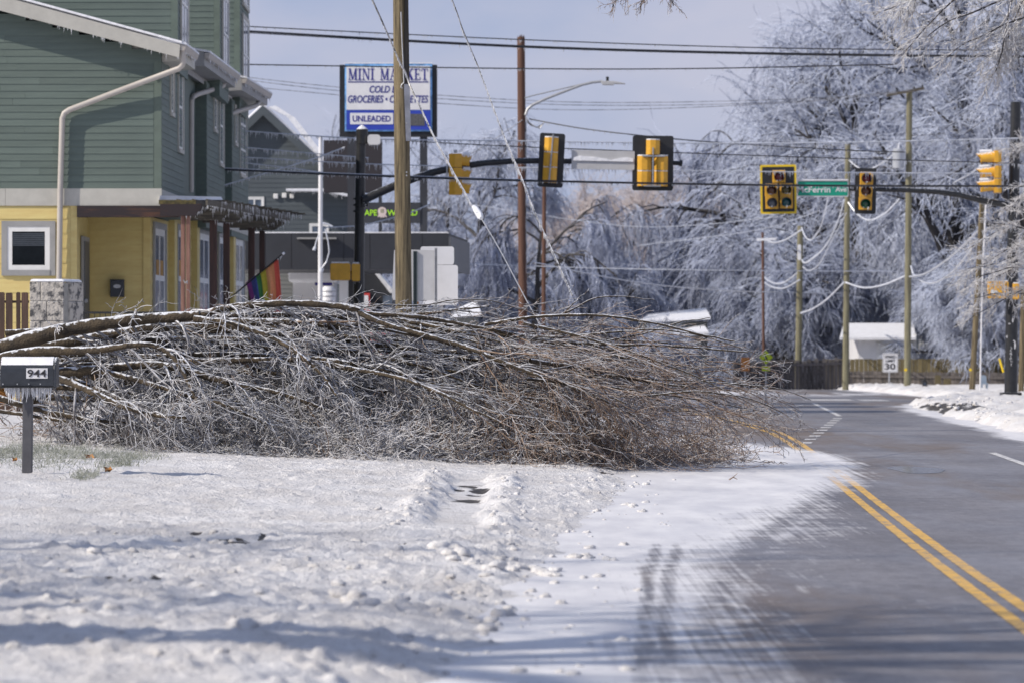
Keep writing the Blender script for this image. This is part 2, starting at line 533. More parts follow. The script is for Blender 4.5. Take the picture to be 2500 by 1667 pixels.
def grid(xs, ys):
    X, Y = np.meshgrid(xs, ys)
    nx, ny = len(xs), len(ys)
    i = np.arange(nx * ny).reshape(ny, nx)
    Q = np.stack([i[:-1, :-1], i[:-1, 1:], i[1:, 1:], i[1:, :-1]], -1).reshape(-1, 4)
    return X.ravel(), Y.ravel(), Q


def snow_material():
    m = bpy.data.materials.new('trodden_snow')
    m.use_nodes = True
    t = m.node_tree
    L = t.links.new
    b = t.nodes['Principled BSDF']
    b.inputs['Roughness'].default_value = 0.55
    b.inputs['Specular IOR Level'].default_value = 0.35
    tc = t.nodes.new('ShaderNodeTexCoord')
    def noise(scale, stretch=(1, 1, 1), detail=5):
        mp = t.nodes.new('ShaderNodeMapping')
        mp.inputs['Scale'].default_value = stretch
        L(tc.outputs['Object'], mp.inputs['Vector'])
        n = t.nodes.new('ShaderNodeTexNoise')
        n.inputs['Scale'].default_value = scale
        n.inputs['Detail'].default_value = detail
        n.inputs['Roughness'].default_value = 0.65
        L(mp.outputs['Vector'], n.inputs['Vector'])
        return n.outputs['Fac']
    def ramp(f, p0, p1, c0, c1):
        r = t.nodes.new('ShaderNodeValToRGB')
        r.color_ramp.elements[0].position, r.color_ramp.elements[1].position = p0, p1
        r.color_ramp.elements[0].color, r.color_ramp.elements[1].color = (*c0, 1), (*c1, 1)
        L(f, r.inputs['Fac'])
        return r.outputs['Color']
    c = ramp(noise(1.3, (1, .5, 1)), .32, .62, (.68, .655, .64), (.85, .84, .845))
    specks = ramp(noise(34, (1, .45, 1), 4), .30, .43, (.42, .40, .38), (1, 1, 1))
    mu = t.nodes.new('ShaderNodeMixRGB'); mu.blend_type = 'MULTIPLY'; mu.inputs['Fac'].default_value = .35
    L(c, mu.inputs['Color1']); L(specks, mu.inputs['Color2'])
    at = t.nodes.new('ShaderNodeAttribute'); at.attribute_name = 'bare'
    ad = t.nodes.new('ShaderNodeMath'); ad.operation = 'MULTIPLY_ADD'
    L(noise(6, (.6, 2.2, 1)), ad.inputs[0]); ad.inputs[1].default_value = 1.5
    L(at.outputs['Fac'], ad.inputs[2])
    mr = t.nodes.new('ShaderNodeMapRange')
    mr.inputs['From Min'].default_value = 1.32; mr.inputs['From Max'].default_value = 1.55
    L(ad.outputs[0], mr.inputs['Value'])
    mm = t.nodes.new('ShaderNodeMixRGB')
    L(mr.outputs['Result'], mm.inputs['Fac']); L(mu.outputs['Color'], mm.inputs['Color1'])
    L(ramp(noise(30), .3, .7, (.035, .032, .032), (.085, .075, .065)), mm.inputs['Color2'])
    L(mm.outputs['Color'], b.inputs['Base Color'])
    bp = t.nodes.new('ShaderNodeBump'); bp.inputs['Strength'].default_value = 1.0; bp.inputs['Distance'].default_value = .035
    L(noise(28, (1, .7, 1), 6), bp.inputs['Height'])
    L(bp.outputs['Normal'], b.inputs['Normal'])
    return m


M['snow'] = snow_material()


def make_ground():
    tiles = [(np.arange(-3.75, 3.2, .028), np.concatenate([np.arange(17, 40, .034), np.arange(40, 62.01, .05)])),
             (np.arange(-8.8, -3.55, .045), np.concatenate([np.arange(17, 62.01, .075)])),
             (np.arange(-9, 16.01, .11), np.arange(61.5, 190.1, .28)),
             (np.arange(3.0, 16.1, .12), np.arange(17, 62.1, .3))]
    V, Q, B, n = [], [], [], 0
    for xs, ys in tiles:
        X, Y, q = grid(xs, ys)
        h, strip = snow_relief(X, Y)
        Z = base_z(X, Y) + h
        bare = strip * .50
        for (bx, by, hx, hy) in BARE:
            d = np.sqrt(((X - bx) / hx) ** 2 + ((Y - by) / hy) ** 2) + .5 * (fbm(X * 7, Y * 3, 2, 81) - .5)
            bare = np.maximum(bare, 1 - sstep(.55, 1.1, d))
            Z = np.where(d < 1.2, Z - .03 * (1.2 - d), Z)
        V.append(np.stack([X, Y, Z], -1)); Q.append(q + n); B.append(bare); n += len(X)
    # the land all round, out to the horizon
    xs = np.concatenate([np.linspace(-1500, -60, 12), np.linspace(-50, -9, 22), np.linspace(16, 60, 22), np.linspace(75, 1500, 12)])
    xs = np.sort(np.concatenate([xs, np.arange(-7, 15.5, 1.0)]))
    ys = np.concatenate([np.linspace(-300, 5, 14), np.arange(10, 190, 3.), np.linspace(190, 420, 40), np.linspace(460, 3000, 16)])
    X, Y, q = grid(xs, ys)
    Z = base_z(np.clip(X, -40, 40), Y) + .02
    inside = (X > -8.9) & (X < 15.9) & (Y > 17.2) & (Y < 189.5)
    Z = np.where(inside, Z - .6, Z)
    rise = np.clip(np.abs(X) - 60, 0, 1500) * .004 + np.clip(Y - 400, 0, 3000) * .010
    V.append(np.stack([X, Y, Z + rise], -1)); Q.append(q + n); B.append(np.zeros(len(X)))
    me = npmesh('snowy_ground', np.concatenate(V), np.concatenate(Q))
    attr(me, 'bare', np.concatenate(B))
    return tag(link('snowy_ground', me, M['snow']), 'trodden snow lying over verge and pavement', kind='structure')


make_ground()

# film of packed snow on the carriageway: right-hand limit read along the street
_fb = [(1640, 1667), (1625, 1560), (1650, 1450), (1730, 1350), (1850, 1290), (1900, 1245), (2000, 1200), (2065, 1168), (2080, 1130), (2010, 1108),
       (1930, 1093), (1840, 1084), (1760, 1077)]
_fb = [ground_hit(*q) for q in _fb]
FBY = np.array([q.y for q in _fb] + [_fb[-1].y + 3, 120, 130, 200])
FBX = np.array([q.x for q in _fb] + [2.6, 2.5, 3.0, 4.0])


def _track(px_pts):
    q = [ground_hit(*v) for v in px_pts]
    return np.array([(p.x, p.y) for p in q])


TRACKS = [(_track([(1570, 1720), (1577, 1500), (1584, 1400), (1602, 1330), (1632, 1290)]), .075, .42),
          (_track([(1622, 1720), (1624, 1500), (1632, 1400), (1655, 1330), (1690, 1290)]), .075, .36),
          (_track([(1690, 1660), (1720, 1540), (1770, 1430), (1850, 1320), (1960, 1240), (2050, 1190)]), .16, .16),
          (_track([(1800, 1660), (1830, 1540), (1880, 1430), (1950, 1330), (2030, 1260)]), .20, .14)]


def film(X, Y):
    xb = np.interp(Y, FBY, FBX)
    w = np.interp(Y, [20, 35, 45, 60, 80], [1.3, 1.1, .9, .45, .5])
    d = (xb - X) / w + .9 * (fbm(X * 1.5, Y * .25, 4, 91) - .5)
    c = np.clip(.5 + .5 * d, -.35, 1.2)
    er = road_r(Y)
    c = np.maximum(c, 1 - sstep(-.1, .8, er - X + .5 * (fbm(X, Y * .4, 3, 95) - .5)))
    patch = sstep(.50, .62, fbm(X * .9, Y * .12, 3, 99))
    c = np.maximum(c, sstep(128, 150, Y) * (.35 + .5 * patch))
    c = c + .30 * (Y < 110)
    # wheel tracks pressed into the packed snow
    for (line, wd, amt) in TRACKS:
        cx = np.interp(Y, line[:, 1], line[:, 0])
        u = (X - cx) / wd
        inb = (np.abs(u) < 1) * (Y > line[0, 1]) * (Y < line[-1, 1])
        rib = (.45 + .55 * (np.sin(u * 9.5) > -.1)) if wd < .07 else (1 - u * u)
        c = c - amt * inb * rib * (.35 + .9 * fbm(Y * 6, u * 1.5 + 9, 3, 103)) * sstep(0, 3, Y - line[0, 1]) * sstep(0, 5, line[-1, 1] - Y)
    return c


def road_material(name, marking=None):
    m = bpy.data.materials.new(name)
    m.use_nodes = True
    t = m.node_tree
    L = t.links.new
    b = t.nodes['Principled BSDF']
    tc = t.nodes.new('ShaderNodeTexCoord')
    def noise(scale, stretch=(1, 1, 1), detail=5, rough=.6):
        mp = t.nodes.new('ShaderNodeMapping')
        mp.inputs['Scale'].default_value = stretch
        L(tc.outputs['Object'], mp.inputs['Vector'])
        n = t.nodes.new('ShaderNodeTexNoise')
        n.inputs['Scale'].default_value = scale
        n.inputs['Detail'].default_value = detail
        n.inputs['Roughness'].default_value = rough
        L(mp.outputs['Vector'], n.inputs['Vector'])
        return n.outputs['Fac']
    def ramp(f, p0, p1, c0, c1):
        r = t.nodes.new('ShaderNodeValToRGB')
        r.color_ramp.elements[0].position, r.color_ramp.elements[1].position = p0, p1
        r.color_ramp.elements[0].color, r.color_ramp.elements[1].color = (*c0, 1), (*c1, 1)
        L(f, r.inputs['Fac'])
        return r.outputs['Color']
    def mix(f, a, c, mode='MIX'):
        x = t.nodes.new('ShaderNodeMixRGB'); x.blend_type = mode
        if isinstance(f, (int, float)): x.inputs['Fac'].default_value = f
        else: L(f, x.inputs['Fac'])
        for s, k in ((a, 'Color1'), (c, 'Color2')):
            if isinstance(s, tuple): x.inputs[k].default_value = (*s, 1)
            else: L(s, x.inputs[k])
        return x.outputs['Color']
    asp = ramp(noise(.45, (1, .35, 1)), .35, .65, (.165, .161, .178), (.255, .250, .272))
    asp = mix(.75, asp, ramp(noise(90, (1, .22, 1), 4), .3, .7, (.72, .72, .72), (1.2, 1.2, 1.2)), 'MULTIPLY')
    asp = mix(.6, asp, ramp(noise(9, (1, .3, 1), 5, .7), .3, .7, (.60, .59, .59), (1.25, 1.25, 1.25)), 'MULTIPLY')
    asp = mix(ramp(noise(.33, (.9, .12, 1)), .50, .60, (0, 0, 0), (.85, .85, .85)), asp, (.165, .125, .095))
    asp = mix(ramp(noise(1.1, (.25, .9, 1)), .58, .76, (0, 0, 0), (.28, .28, .28)), asp, (.40, .40, .43))
    if marking:
        wear = ramp(noise(7, (1, 1, 1), 6, .7), .36, .50, (0, 0, 0), (1, 1, 1))
        asp = mix(wear, asp, mix(.5, marking, ramp(noise(60, (1, 1, 1), 4), .3, .7, (.6, .6, .6), (1.15, 1.15, 1.15)), 'MULTIPLY'))
    at = t.nodes.new('ShaderNodeAttribute'); at.attribute_name = 'snow'
    n1 = noise(1.0, (17.0, .11, 1), 5, .75)
    n2 = noise(5.0, (1, .5, 1), 5, .7)
    n3 = noise(1.2, (.7, .9, 1), 5, .65)
    a1 = t.nodes.new('ShaderNodeMath'); a1.operation = 'MULTIPLY_ADD'
    L(n1, a1.inputs[0]); a1.inputs[1].default_value = 1.05; L(at.outputs['Fac'], a1.inputs[2])
    a2 = t.nodes.new('ShaderNodeMath'); a2.operation = 'MULTIPLY_ADD'
    L(n2, a2.inputs[0]); a2.inputs[1].default_value = .7; L(a1.outputs[0], a2.inputs[2])
    a3 = t.nodes.new('ShaderNodeMath'); a3.operation = 'MULTIPLY_ADD'
    L(n3, a3.inputs[0]); a3.inputs[1].default_value = .7; L(a2.outputs[0], a3.inputs[2])
    mr = t.nodes.new('ShaderNodeMapRange')
    mr.inputs['From Min'].default_value = 1.72; mr.inputs['From Max'].default_value = 2.16
    L(a3.outputs[0], mr.inputs['Value'])
    sn = ramp(noise(1.2, (2, .5, 1)), .3, .65, (.62, .62, .66), (.82, .815, .83))
    L(mix(mr.outputs['Result'], asp, sn), b.inputs['Base Color'])
    rr = t.nodes.new('ShaderNodeMapRange')
    L(noise(.8, (1, .2, 1)), rr.inputs['Value'])
    rr.inputs['From Min'].default_value = .38; rr.inputs['From Max'].default_value = .62
    rr.inputs['To Min'].default_value = .40; rr.inputs['To Max'].default_value = .62
    L(rr.outputs['Result'], b.inputs['Roughness'])
    b.inputs['Specular IOR Level'].default_value = .42
    bp = t.nodes.new('ShaderNodeBump'); bp.inputs['Strength'].default_value = .45; bp.inputs['Distance'].default_value = .006
    L(noise(110, (1, 1, 1), 3), bp.inputs['Height'])
    L(bp.outputs['Normal'], b.inputs['Normal'])
    return m


M['road'] = road_material('worn_asphalt')
M['line_y'] = road_material('worn_yellow_line', (.78, .47, .10))
M['line_w'] = road_material('worn_white_line', (.74, .73, .72))


def make_road():
    ys = np.concatenate([np.arange(-20, 20, 1.0), np.arange(20, 48, .09), np.arange(48, 90, .16), np.arange(90, 262, .5)])
    us = np.concatenate([np.linspace(0, .42, 190, endpoint=False), np.linspace(.42, 1, 70)])
    U, Y, q = grid(us, ys)
    l = np.minimum(snow_l(Y), 0.9) - 1.2
    r = road_r(Y) + 1.0
    X = l + (r - l) * U
    Z = zr(Y) + .004
    me = npmesh('road', np.stack([X, Y, Z], -1), q)
    attr(me, 'snow', film(X, Y))
    tag(link('road', me, M['road']), 'grey asphalt street with snow pushed to its sides', kind='structure')


make_road()


def marking(pts, w, mk, lift=.009):
    """Painted stripe along ground points (X, Y)."""
    V, Q, A = [], [], []
    dense = []
    for (a, b) in zip(pts[:-1], pts[1:]):
        n = max(2, int(math.hypot(b[0] - a[0], b[1] - a[1]) / .25))
        dense += [(a[0] + (b[0] - a[0]) * i / n, a[1] + (b[1] - a[1]) * i / n) for i in range(n)]
    dense.append(pts[-1])
    d = np.array(dense, dtype=float)
    t = np.gradient(d, axis=0)
    t /= np.linalg.norm(t, axis=1)[:, None]
    nrm = np.stack([t[:, 1], -t[:, 0]], -1)
    rows = []
    for k in (-.5, 0, .5):
        jit = .012 * (fbm(d[:, 1] * 8, d[:, 0] * 8 + k * 5, 2, 7) - .5) if k else 0
        e = d + nrm * (k * w + jit if np.isscalar(jit) else (k * w + jit)[:, None])
        rows.append(np.stack([e[:, 0], e[:, 1], zr(e[:, 1]) + lift], -1))
    V = np.stack(rows, 1).reshape(-1, 3)
    i = np.arange(len(d) - 1)
    Q = np.concatenate([np.stack([i * 3 + k, i * 3 + k + 1, i * 3 + k + 4, i * 3 + k + 3], -1) for k in (0, 1)])
    me = npmesh('lane_marking', V, Q)
    attr(me, 'snow', film(V[:, 0], V[:, 1]) - .05)
    return tag(link('lane_marking', me, M[mk]), kind='structure')


yy = np.arange(14, 83, 3.0)
for o in (-.095, .095):
    marking([(float(road_c(v)) + o, float(v)) for v in yy[yy < 73]] + [(4.86 + o, 76.), (4.93 + o, 80.), (4.90 + o, 84.), (4.80 + o, 88.), (4.64 + o, 94.), (4.42 + o, 102.), (4.2 + o, 116.)], .10, 'line_y')
marking([(float(road_r(v)) - 1.45 + (0 if v < 75 else -.0), float(v)) for v in np.arange(30, 69, 3.0)], .12, 'line_w')
a, b_ = ground_hit(1966, 1083), ground_hit(2050, 1018)
for i in range(10):
    u = i / 10.0
    p0, p1 = a.lerp(b_, u), a.lerp(b_, u + .038)
    marking([(p0.x, p0.y), (p1.x, p1.y)], .20, 'line_w')
a, b_ = ground_hit(2050, 1016), ground_hit(1985, 984)
marking([(a.x, a.y), (b_.x, b_.y)], .12, 'line_w')
for (xa, xb, y0) in ((1975, 2080, 976), (2100, 2165, 977)):  # bright sunlit snow on the crest, drawn as bars of white paint
    a, b_ = ground_hit(xa, y0), ground_hit(xb, y0)
    marking([(a.x, a.y), (b_.x, a.y)], 3.2, 'line_w')


def puddle():
    q = ground_hit(2238, 1147)
    b = MB()
    n = 28
    rim = []
    for i in range(n):
        a = 2 * math.pi * i / n
        k = 1 + .10 * math.sin(3 * a + 1) + .05 * math.sin(5 * a)
        x, y = q.x + .36 * k * math.cos(a), q.y + 1.5 * k * math.sin(a)
        rim.append((x, y, float(zr(y)) + .0075))
    b.add(rim, [tuple(range(n))])
    m = mat('shallow_meltwater', (.17, .18, .21), .15, .1, 3, spec=.7)
    tag(b.build('puddle', m), 'shallow puddle of meltwater on the asphalt', kind='structure')


puddle()


# ---------------------------------------------------------------- strands, icicles, trees
def tubes(Pn, Rn, m=3):
    """(N,K,3) lines and (N,K) radii to the points and quads of thin tubes."""
    N, K, _ = Pn.shape
    T = np.gradient(Pn, axis=1)
    T /= np.linalg.norm(T, axis=2, keepdims=True) + 1e-9
    ref = np.where(np.abs(T[:, :1, 2:3]) > .9, np.array([1., .2, 0])[None, None], np.array([.1, .2, 1.])[None, None])
    U = np.cross(T, np.broadcast_to(ref, T.shape))
    U /= np.linalg.norm(U, axis=2, keepdims=True) + 1e-9
    Wv = np.cross(T, U)
    a = 2 * np.pi * np.arange(m) / m + .5
    V = Pn[:, :, None, :] + Rn[:, :, None, None] * (U[:, :, None, :] * np.cos(a)[None, None, :, None] + Wv[:, :, None, :] * np.sin(a)[None, None, :, None])
    idx = np.arange(N * K * m).reshape(N, K, m)
    Q = np.stack([idx[:, :-1, :], np.roll(idx, -1, 2)[:, :-1, :], np.roll(idx, -1, 2)[:, 1:, :], idx[:, 1:, :]], -1).reshape(-1, 4)
    return V.reshape(-1, 3), Q


class Strands:
    def __init__(s): s.V, s.Q, s.n = [], [], 0
    def add(s, Pn, Rn, m=3):
        if len(Pn) == 0: return s
        v, q = tubes(Pn, Rn, m)
        s.V.append(v); s.Q.append(q + s.n); s.n += len(v)
        return s
    def build(s, name, mt, parent=None, loc=None, kind=None, me_only=False):
        me = npmesh(name, np.concatenate(s.V), np.concatenate(s.Q))
        if me_only: return me
        return tag(link(name, me, mt, parent, loc), kind=kind)


def unit(v): return v / (np.linalg.norm(v, axis=-1, keepdims=True) + 1e-9)


def grow(St, D, Ln, K, wander=.15, droop=.05, rng=RNG, bias=None):
    """Lines that wander and sag. Returns (N,K,3)."""
    N = len(St)
    out = np.zeros((N, K, 3))
    out[:, 0] = St
    D = unit(np.array(D, dtype=float))
    st = (np.asarray(Ln) / (K - 1))[:, None]
    for k in range(1, K):
        D = D + wander * rng.standard_normal((N, 3))
        D[:, 2] -= droop
        if bias is not None: D = D + bias
        D = unit(D)
        out[:, k] = out[:, k - 1] + D * st
    return out


def spawn(Pn, Rn, n, t0, t1, ang, rng=RNG, jitter=.25):
    """n starting points on every line: position, direction, radius there and parent number."""
    N, K, _ = Pn.shape
    t = (t0 + (t1 - t0) * (np.arange(n)[None] + rng.random((N, n))) / n) * (K - 1)
    i = np.clip(t.astype(int), 0, K - 2)
    f = t - i
    r = np.arange(N)[:, None]
    a, b = Pn[r, i], Pn[r, i + 1]
    St = a + (b - a) * f[..., None]
    T = unit(b - a)
    rd = rng.standard_normal((N, n, 3))
    pr = unit(rd - (rd * T).sum(-1, keepdims=True) * T)
    an = ang * (1 + jitter * rng.standard_normal((N, n)))[..., None]
    D = T * np.cos(an) + pr * np.sin(an)
    R = Rn[r, i] * (1 - f) + Rn[r, i + 1] * f
    return St.reshape(-1, 3), D.reshape(-1, 3), R.ravel(), (t / (K - 1)).ravel()


def taper(N, K, r0, r1):
    u = np.linspace(0, 1, K)[None]
    r0 = np.broadcast_to(np.asarray(r0, dtype=float).reshape(-1, 1), (N, 1))
    return r0 * (1 - u) + r1 * u


def icicles(St, Ls, r=.008, rng=RNG):
    """Hanging tapered ice."""
    St = np.asarray(St, dtype=float)
    N = len(St)
    Pn = np.zeros((N, 3, 3))
    Pn[:, 0] = St
    Pn[:, 1] = St + np.stack([rng.normal(0, .002, N), rng.normal(0, .002, N), -Ls * .5], -1)
    Pn[:, 2] = St + np.stack([rng.normal(0, .003, N), rng.normal(0, .003, N), -Ls], -1)
    r = np.broadcast_to(np.asarray(r, dtype=float), (N,))[:, None]
    return Pn, r * np.array([[1.0, .65, .12]])


def icicle_line(a, b, per_m, l0, l1, r, parent, name='icicles', rng=RNG, sag=None):
    a, b = np.array(a, dtype=float), np.array(b, dtype=float)
    n = max(3, int(np.linalg.norm(b - a) * per_m))
    u = rng.random(n)
    St = a + (b - a) * u[:, None]
    if sag: St[:, 2] -= 4 * sag * u * (1 - u)
    L_ = l0 + (l1 - l0) * rng.random(n) ** 2.2
    Pn, Rn = icicles(St, L_, r * (.6 + .8 * rng.random(n)))
    return Strands().add(Pn, Rn, 4).build(name, M['ice'], parent, kind='stuff')


def tree_meshes(seed, H=14., spread=5.5, trunk_r=.28, weep=.10, lean=(0, 0), n1=11, n2=10, n3=9, n4=7, twig=.95, fork=.22, thick=1.0, up=.55):
    """Mesh data for one ice-laden tree standing at the origin: (trunk and limbs, crown of twigs)."""
    g = np.random.default_rng(seed)
    K0 = 9
    tr = np.zeros((1, K0, 3))
    z = np.linspace(-.6, H * .72, K0)
    tr[0, :, 2] = z
    tr[0, :, 0] = np.cumsum(g.normal(0, .10, K0)) + lean[0] * z
    tr[0, :, 1] = np.cumsum(g.normal(0, .10, K0)) + lean[1] * z
    tR = taper(1, K0, trunk_r, trunk_r * .28)
    tk = Strands().add(tr, tR, 10)
    S1, D1, R1, t1 = spawn(tr, tR, n1, fork, 1.0, .85, g)
    D1[:, 2] = np.abs(D1[:, 2]) * .6 + up
    L1 = spread * (1.15 - .55 * t1) * (.8 + .5 * g.random(len(S1)))
    P1 = grow(S1, D1, L1, 9, .16, weep * .9, g)
    Q1 = taper(len(S1), 9, R1 * .80, .030)
    tk.add(P1, Q1, 7)
    S2, D2, R2, t2 = spawn(P1, Q1, n2, .30, 1.0, .75, g)
    L2 = spread * .42 * (1.15 - .5 * t2) * (.6 + .8 * g.random(len(S2)))
    P2 = grow(S2, D2, L2, 7, .20, weep * 1.2, g)
    Q2 = taper(len(S2), 7, R2 * .65, .016)
    tk.add(P2, Q2, 4)
    cr = Strands()
    S3, D3, R3, t3 = spawn(P2, Q2, n3, .28, 1.0, .7, g)
    L3 = spread * .20 * (.5 + .9 * g.random(len(S3)))
    P3 = grow(S3, D3, L3, 5, .22, weep * 2.0, g)
    Q3 = taper(len(S3), 5, np.minimum(R3 * .7, .020) * thick, .009 * thick)
    cr.add(P3, Q3, 3)
    S4, D4, R4, t4 = spawn(P3, Q3, n4, .1, 1.0, .7, g)
    L4 = twig * (.35 + .9 * g.random(len(S4)))
    P4 = grow(S4, D4, L4, 4, .25, weep * 3.2, g)
    Q4 = taper(len(S4), 4, .0105 * thick, .006 * thick)
    cr.add(P4, Q4, 3)
    return tk.build('trunk', None, me_only=True), cr.build('crown', None, me_only=True)


TREES = {}


def tree(kind, name, x, Y, z, scale, rot, label, group, crown_mat, cat='tree', trunk_mat='bark_far', sx=1.0):
    t, c = TREES[kind]
    o = thing(name, (x, Y, z), label, cat, group)
    for nm, me, mt in (('trunk', t, trunk_mat), ('crown', c, crown_mat)):
        k = bpy.data.objects.new(nm, me)
        if len(me.materials) == 0: me.materials.append(M[mt])
        k.material_slots  # shared mesh, own material on the object
        COL.objects.link(k)
        k.material_slots[0].link = 'OBJECT'
        k.material_slots[0].material = M[mt]
        k.parent = o
    o.scale = (scale * sx, scale * sx, scale)
    o.rotation_euler = (0, 0, rot)
    return o


# ---------------------------------------------------------------- fallen tree
def fallen_tree():
    Y0 = 59.0
    root = thing('fallen_tree', tuple(P(-40, 1120, Y0)), 'large uprooted tree lying across the snowy verge into the street, its limbs coated in ice', 'fallen tree')
    A = lambda x, y: (x * .38265, 700 + y * .38265)          # two enlarged readings of the photograph
    B = lambda x, y: (800 + x * .38265, 700 + y * .38265)
    L = []          # (points, first radius px, last radius px, depth at start, depth at end)
    def limb(c, pts, r0, r1, d0, d1): L.append(([c(*p) for p in pts], r0 * .38265, r1 * .38265, Y0 + d0, Y0 + d1))
    limb(A, [(-260, 470), (-100, 430), (40, 385), (180, 345), (330, 300), (500, 268), (700, 242), (900, 220), (1100, 207), (1260, 200)], 62, 30, 0, -.2)
    limb(A, [(1230, 205), (1350, 158), (1480, 132), (1700, 118), (1900, 116), (2100, 128), (2250, 148), (2300, 165)], 24, 20, -.2, -.4)
    limb(B, [(205, 168), (320, 178), (600, 192), (800, 228), (1000, 268), (1400, 345), (1700, 368), (2000, 376), (2352, 392), (2700, 430)], 15, 5, -.4, .2)
    limb(B, [(200, 165), (270, 205), (400, 250), (560, 296), (700, 330), (860, 380), (1000, 432), (1150, 500), (1350, 580), (1600, 640), (1900, 760)], 18, 5, -.4, -1.2)
    limb(A, [(1240, 205), (1400, 222), (1520, 250), (1640, 290), (1740, 325), (1830, 380), (1900, 430), (1990, 500), (2080, 610), (2140, 720)], 22, 8, -.3, -1.6)
    limb(A, [(-200, 500), (0, 425), (160, 405), (320, 380), (480, 350), (650, 318), (850, 285), (1050, 262), (1250, 258), (1500, 275), (1800, 300), (2100, 318), (2352, 335)], 42, 20, .3, .5)
    limb(B, [(0, 330), (160, 345), (330, 378), (520, 398), (760, 410), (1000, 415), (1300, 425), (1700, 450), (2100, 470)], 20, 6, .5, .8)
    limb(A, [(1350, 196), (1500, 186), (1750, 186), (2000, 190), (2352, 205)], 18, 15, .4, .6)
    limb(B, [(0, 205), (300, 212), (700, 232), (900, 250), (1300, 270), (1700, 320), (2200, 350)], 14, 5, .6, 1.0)
    limb(A, [(1380, 225), (1600, 226), (1900, 236), (2200, 250), (2352, 255)], 26, 22, .1, .1)
    limb(B, [(0, 252), (200, 262), (450, 272), (700, 280), (950, 288), (1200, 310), (1600, 390), (2000, 470), (2300, 560)], 22, 6, .1, .3)
    limb(A, [(-150, 520), (60, 432), (260, 405), (420, 412), (560, 412), (700, 398), (860, 375), (960, 366), (1040, 392), (1110, 450), (1160, 540), (1200, 640), (1260, 760)], 36, 9, -.4, -1.4)
    limb(A, [(-100, 640), (200, 560), (380, 545), (620, 532), (850, 505), (1000, 496), (1120, 515), (1240, 548), (1380, 600), (1520, 640), (1700, 668), (1900, 720), (2150, 830)], 40, 9, -.3, -1.0)
    limb(A, [(200, 560), (370, 582), (470, 618), (580, 672), (680, 715), (770, 770), (870, 805), (1000, 832), (1150, 850)], 26, 10, -.6, -1.8)
    limb(A, [(480, 600), (640, 655), (760, 710), (850, 768), (910, 810)], 20, 10, -.2, -1.2)
    limb(A, [(600, 530), (760, 562), (900, 602), (1050, 650), (1200, 690), (1400, 742), (1520, 790), (1620, 850), (1720, 900)], 20, 8, -.5, -1.6)
    limb(A, [(900, 480), (1150, 478), (1400, 474), (1700, 468), (1950, 466), (2100, 478), (2250, 510), (2352, 535)], 20, 18, -.1, -.5)
    limb(B, [(0, 490), (130, 520), (300, 545), (450, 580), (620, 640), (760, 700), (900, 790), (1100, 880)], 18, 6, -.5, -1.6)
    limb(A, [(1400, 375), (1550, 368), (1800, 400), (2100, 405), (2352, 410)], 20, 14, .4, .4)
    limb(B, [(0, 400), (150, 405), (300, 430), (480, 470), (700, 530), (900, 600), (1100, 650), (1400, 700)], 13, 5, .1, -.4)
    limb(B, [(430, 440), (600, 450), (800, 442), (1000, 462), (1150, 500), (1400, 540), (1700, 575), (1950, 590), (2300, 640)], 20, 6, .2, .2)
    limb(B, [(740, 345), (860, 365), (1000, 425), (1090, 480), (1250, 545), (1450, 600), (1700, 690), (2000, 820)], 14, 5, -.3, -.8)
    limb(A, [(1600, 520), (1800, 560), (2100, 600), (2352, 620)], 18, 14, .6, .5)
    limb(B, [(0, 600), (250, 640), (500, 700), (800, 730), (1100, 780)], 14, 5, .5, 0)
    limb(A, [(250, 690), (500, 720), (800, 700), (1100, 700), (1400, 720), (1700, 790)], 26, 10, .9, .8)
    limb(A, [(120, 620), (300, 800), (600, 860), (900, 880), (1300, 900)], 26, 8, .6, .4)
    limb(A, [(-160, 560), (80, 600), (300, 632), (560, 668), (860, 690), (1150, 720)], 26, 9, .2, -.4)
    limb(A, [(-160, 660), (100, 740), (300, 790), (560, 835), (820, 850), (1050, 880)], 24, 8, .1, -.6)
    limb(A, [(-160, 480), (100, 500), (330, 505), (600, 500), (900, 520), (1200, 580)], 24, 10, .8, .4)
    limb(A, [(-100, 780), (120, 810), (360, 850), (640, 880), (900, 905)], 14, 5, .5, .0)
    limb(A, [(500, 330), (800, 345), (1100, 330), (1500, 330), (1900, 350), (2352, 380)], 22, 12, 1.0, 1.0)
    limb(A, [(700, 440), (1000, 445), (1300, 425), (1700, 430), (2100, 450), (2500, 500)], 20, 9, .3, .0)
    limb(B, [(1000, 242), (1120, 222), (1300, 193), (1480, 180), (1700, 176), (1850, 190), (2020, 212), (2200, 250), (2352, 292), (2600, 330)], 12, 5, -.2, .0)
    limb(B, [(1480, 182), (1580, 140), (1640, 100), (1720, 66), (1850, 62), (2000, 70), (2090, 72)], 6, 2.5, .0, .2)
    limb(B, [(1500, 172), (1570, 110), (1620, 62), (1690, 18)], 4, 2, .0, .3)
    limb(B, [(230, 135), (330, 112), (480, 120), (640, 118), (780, 84), (980, 76), (1090, 95), (1240, 160)], 5, 3, -.4, .2)
    limb(B, [(1080, 300), (1400, 330), (1800, 300), (2100, 290), (2352, 330), (2600, 420), (2750, 480)], 9, 3, .3, .6)
    limb(B, [(1500, 560), (1800, 560), (2100, 590), (2500, 610), (2900, 640), (3100, 720)], 8, 2.5, -.2, .2)
    limb(B, [(1700, 690), (2000, 700), (2350, 660), (2700, 700), (2900, 790)], 8, 3, -.6, -.2)
    limb(B, [(1700, 360), (2000, 300), (2300, 205), (2450, 190)], 6, 2.5, .4, .6)
    rng = np.random.default_rng(21)
    front_n = len(L)
    L = [(p_, a_, b_, c_ - 1.1, d_ - 1.1) for (p_, a_, b_, c_, d_) in L]
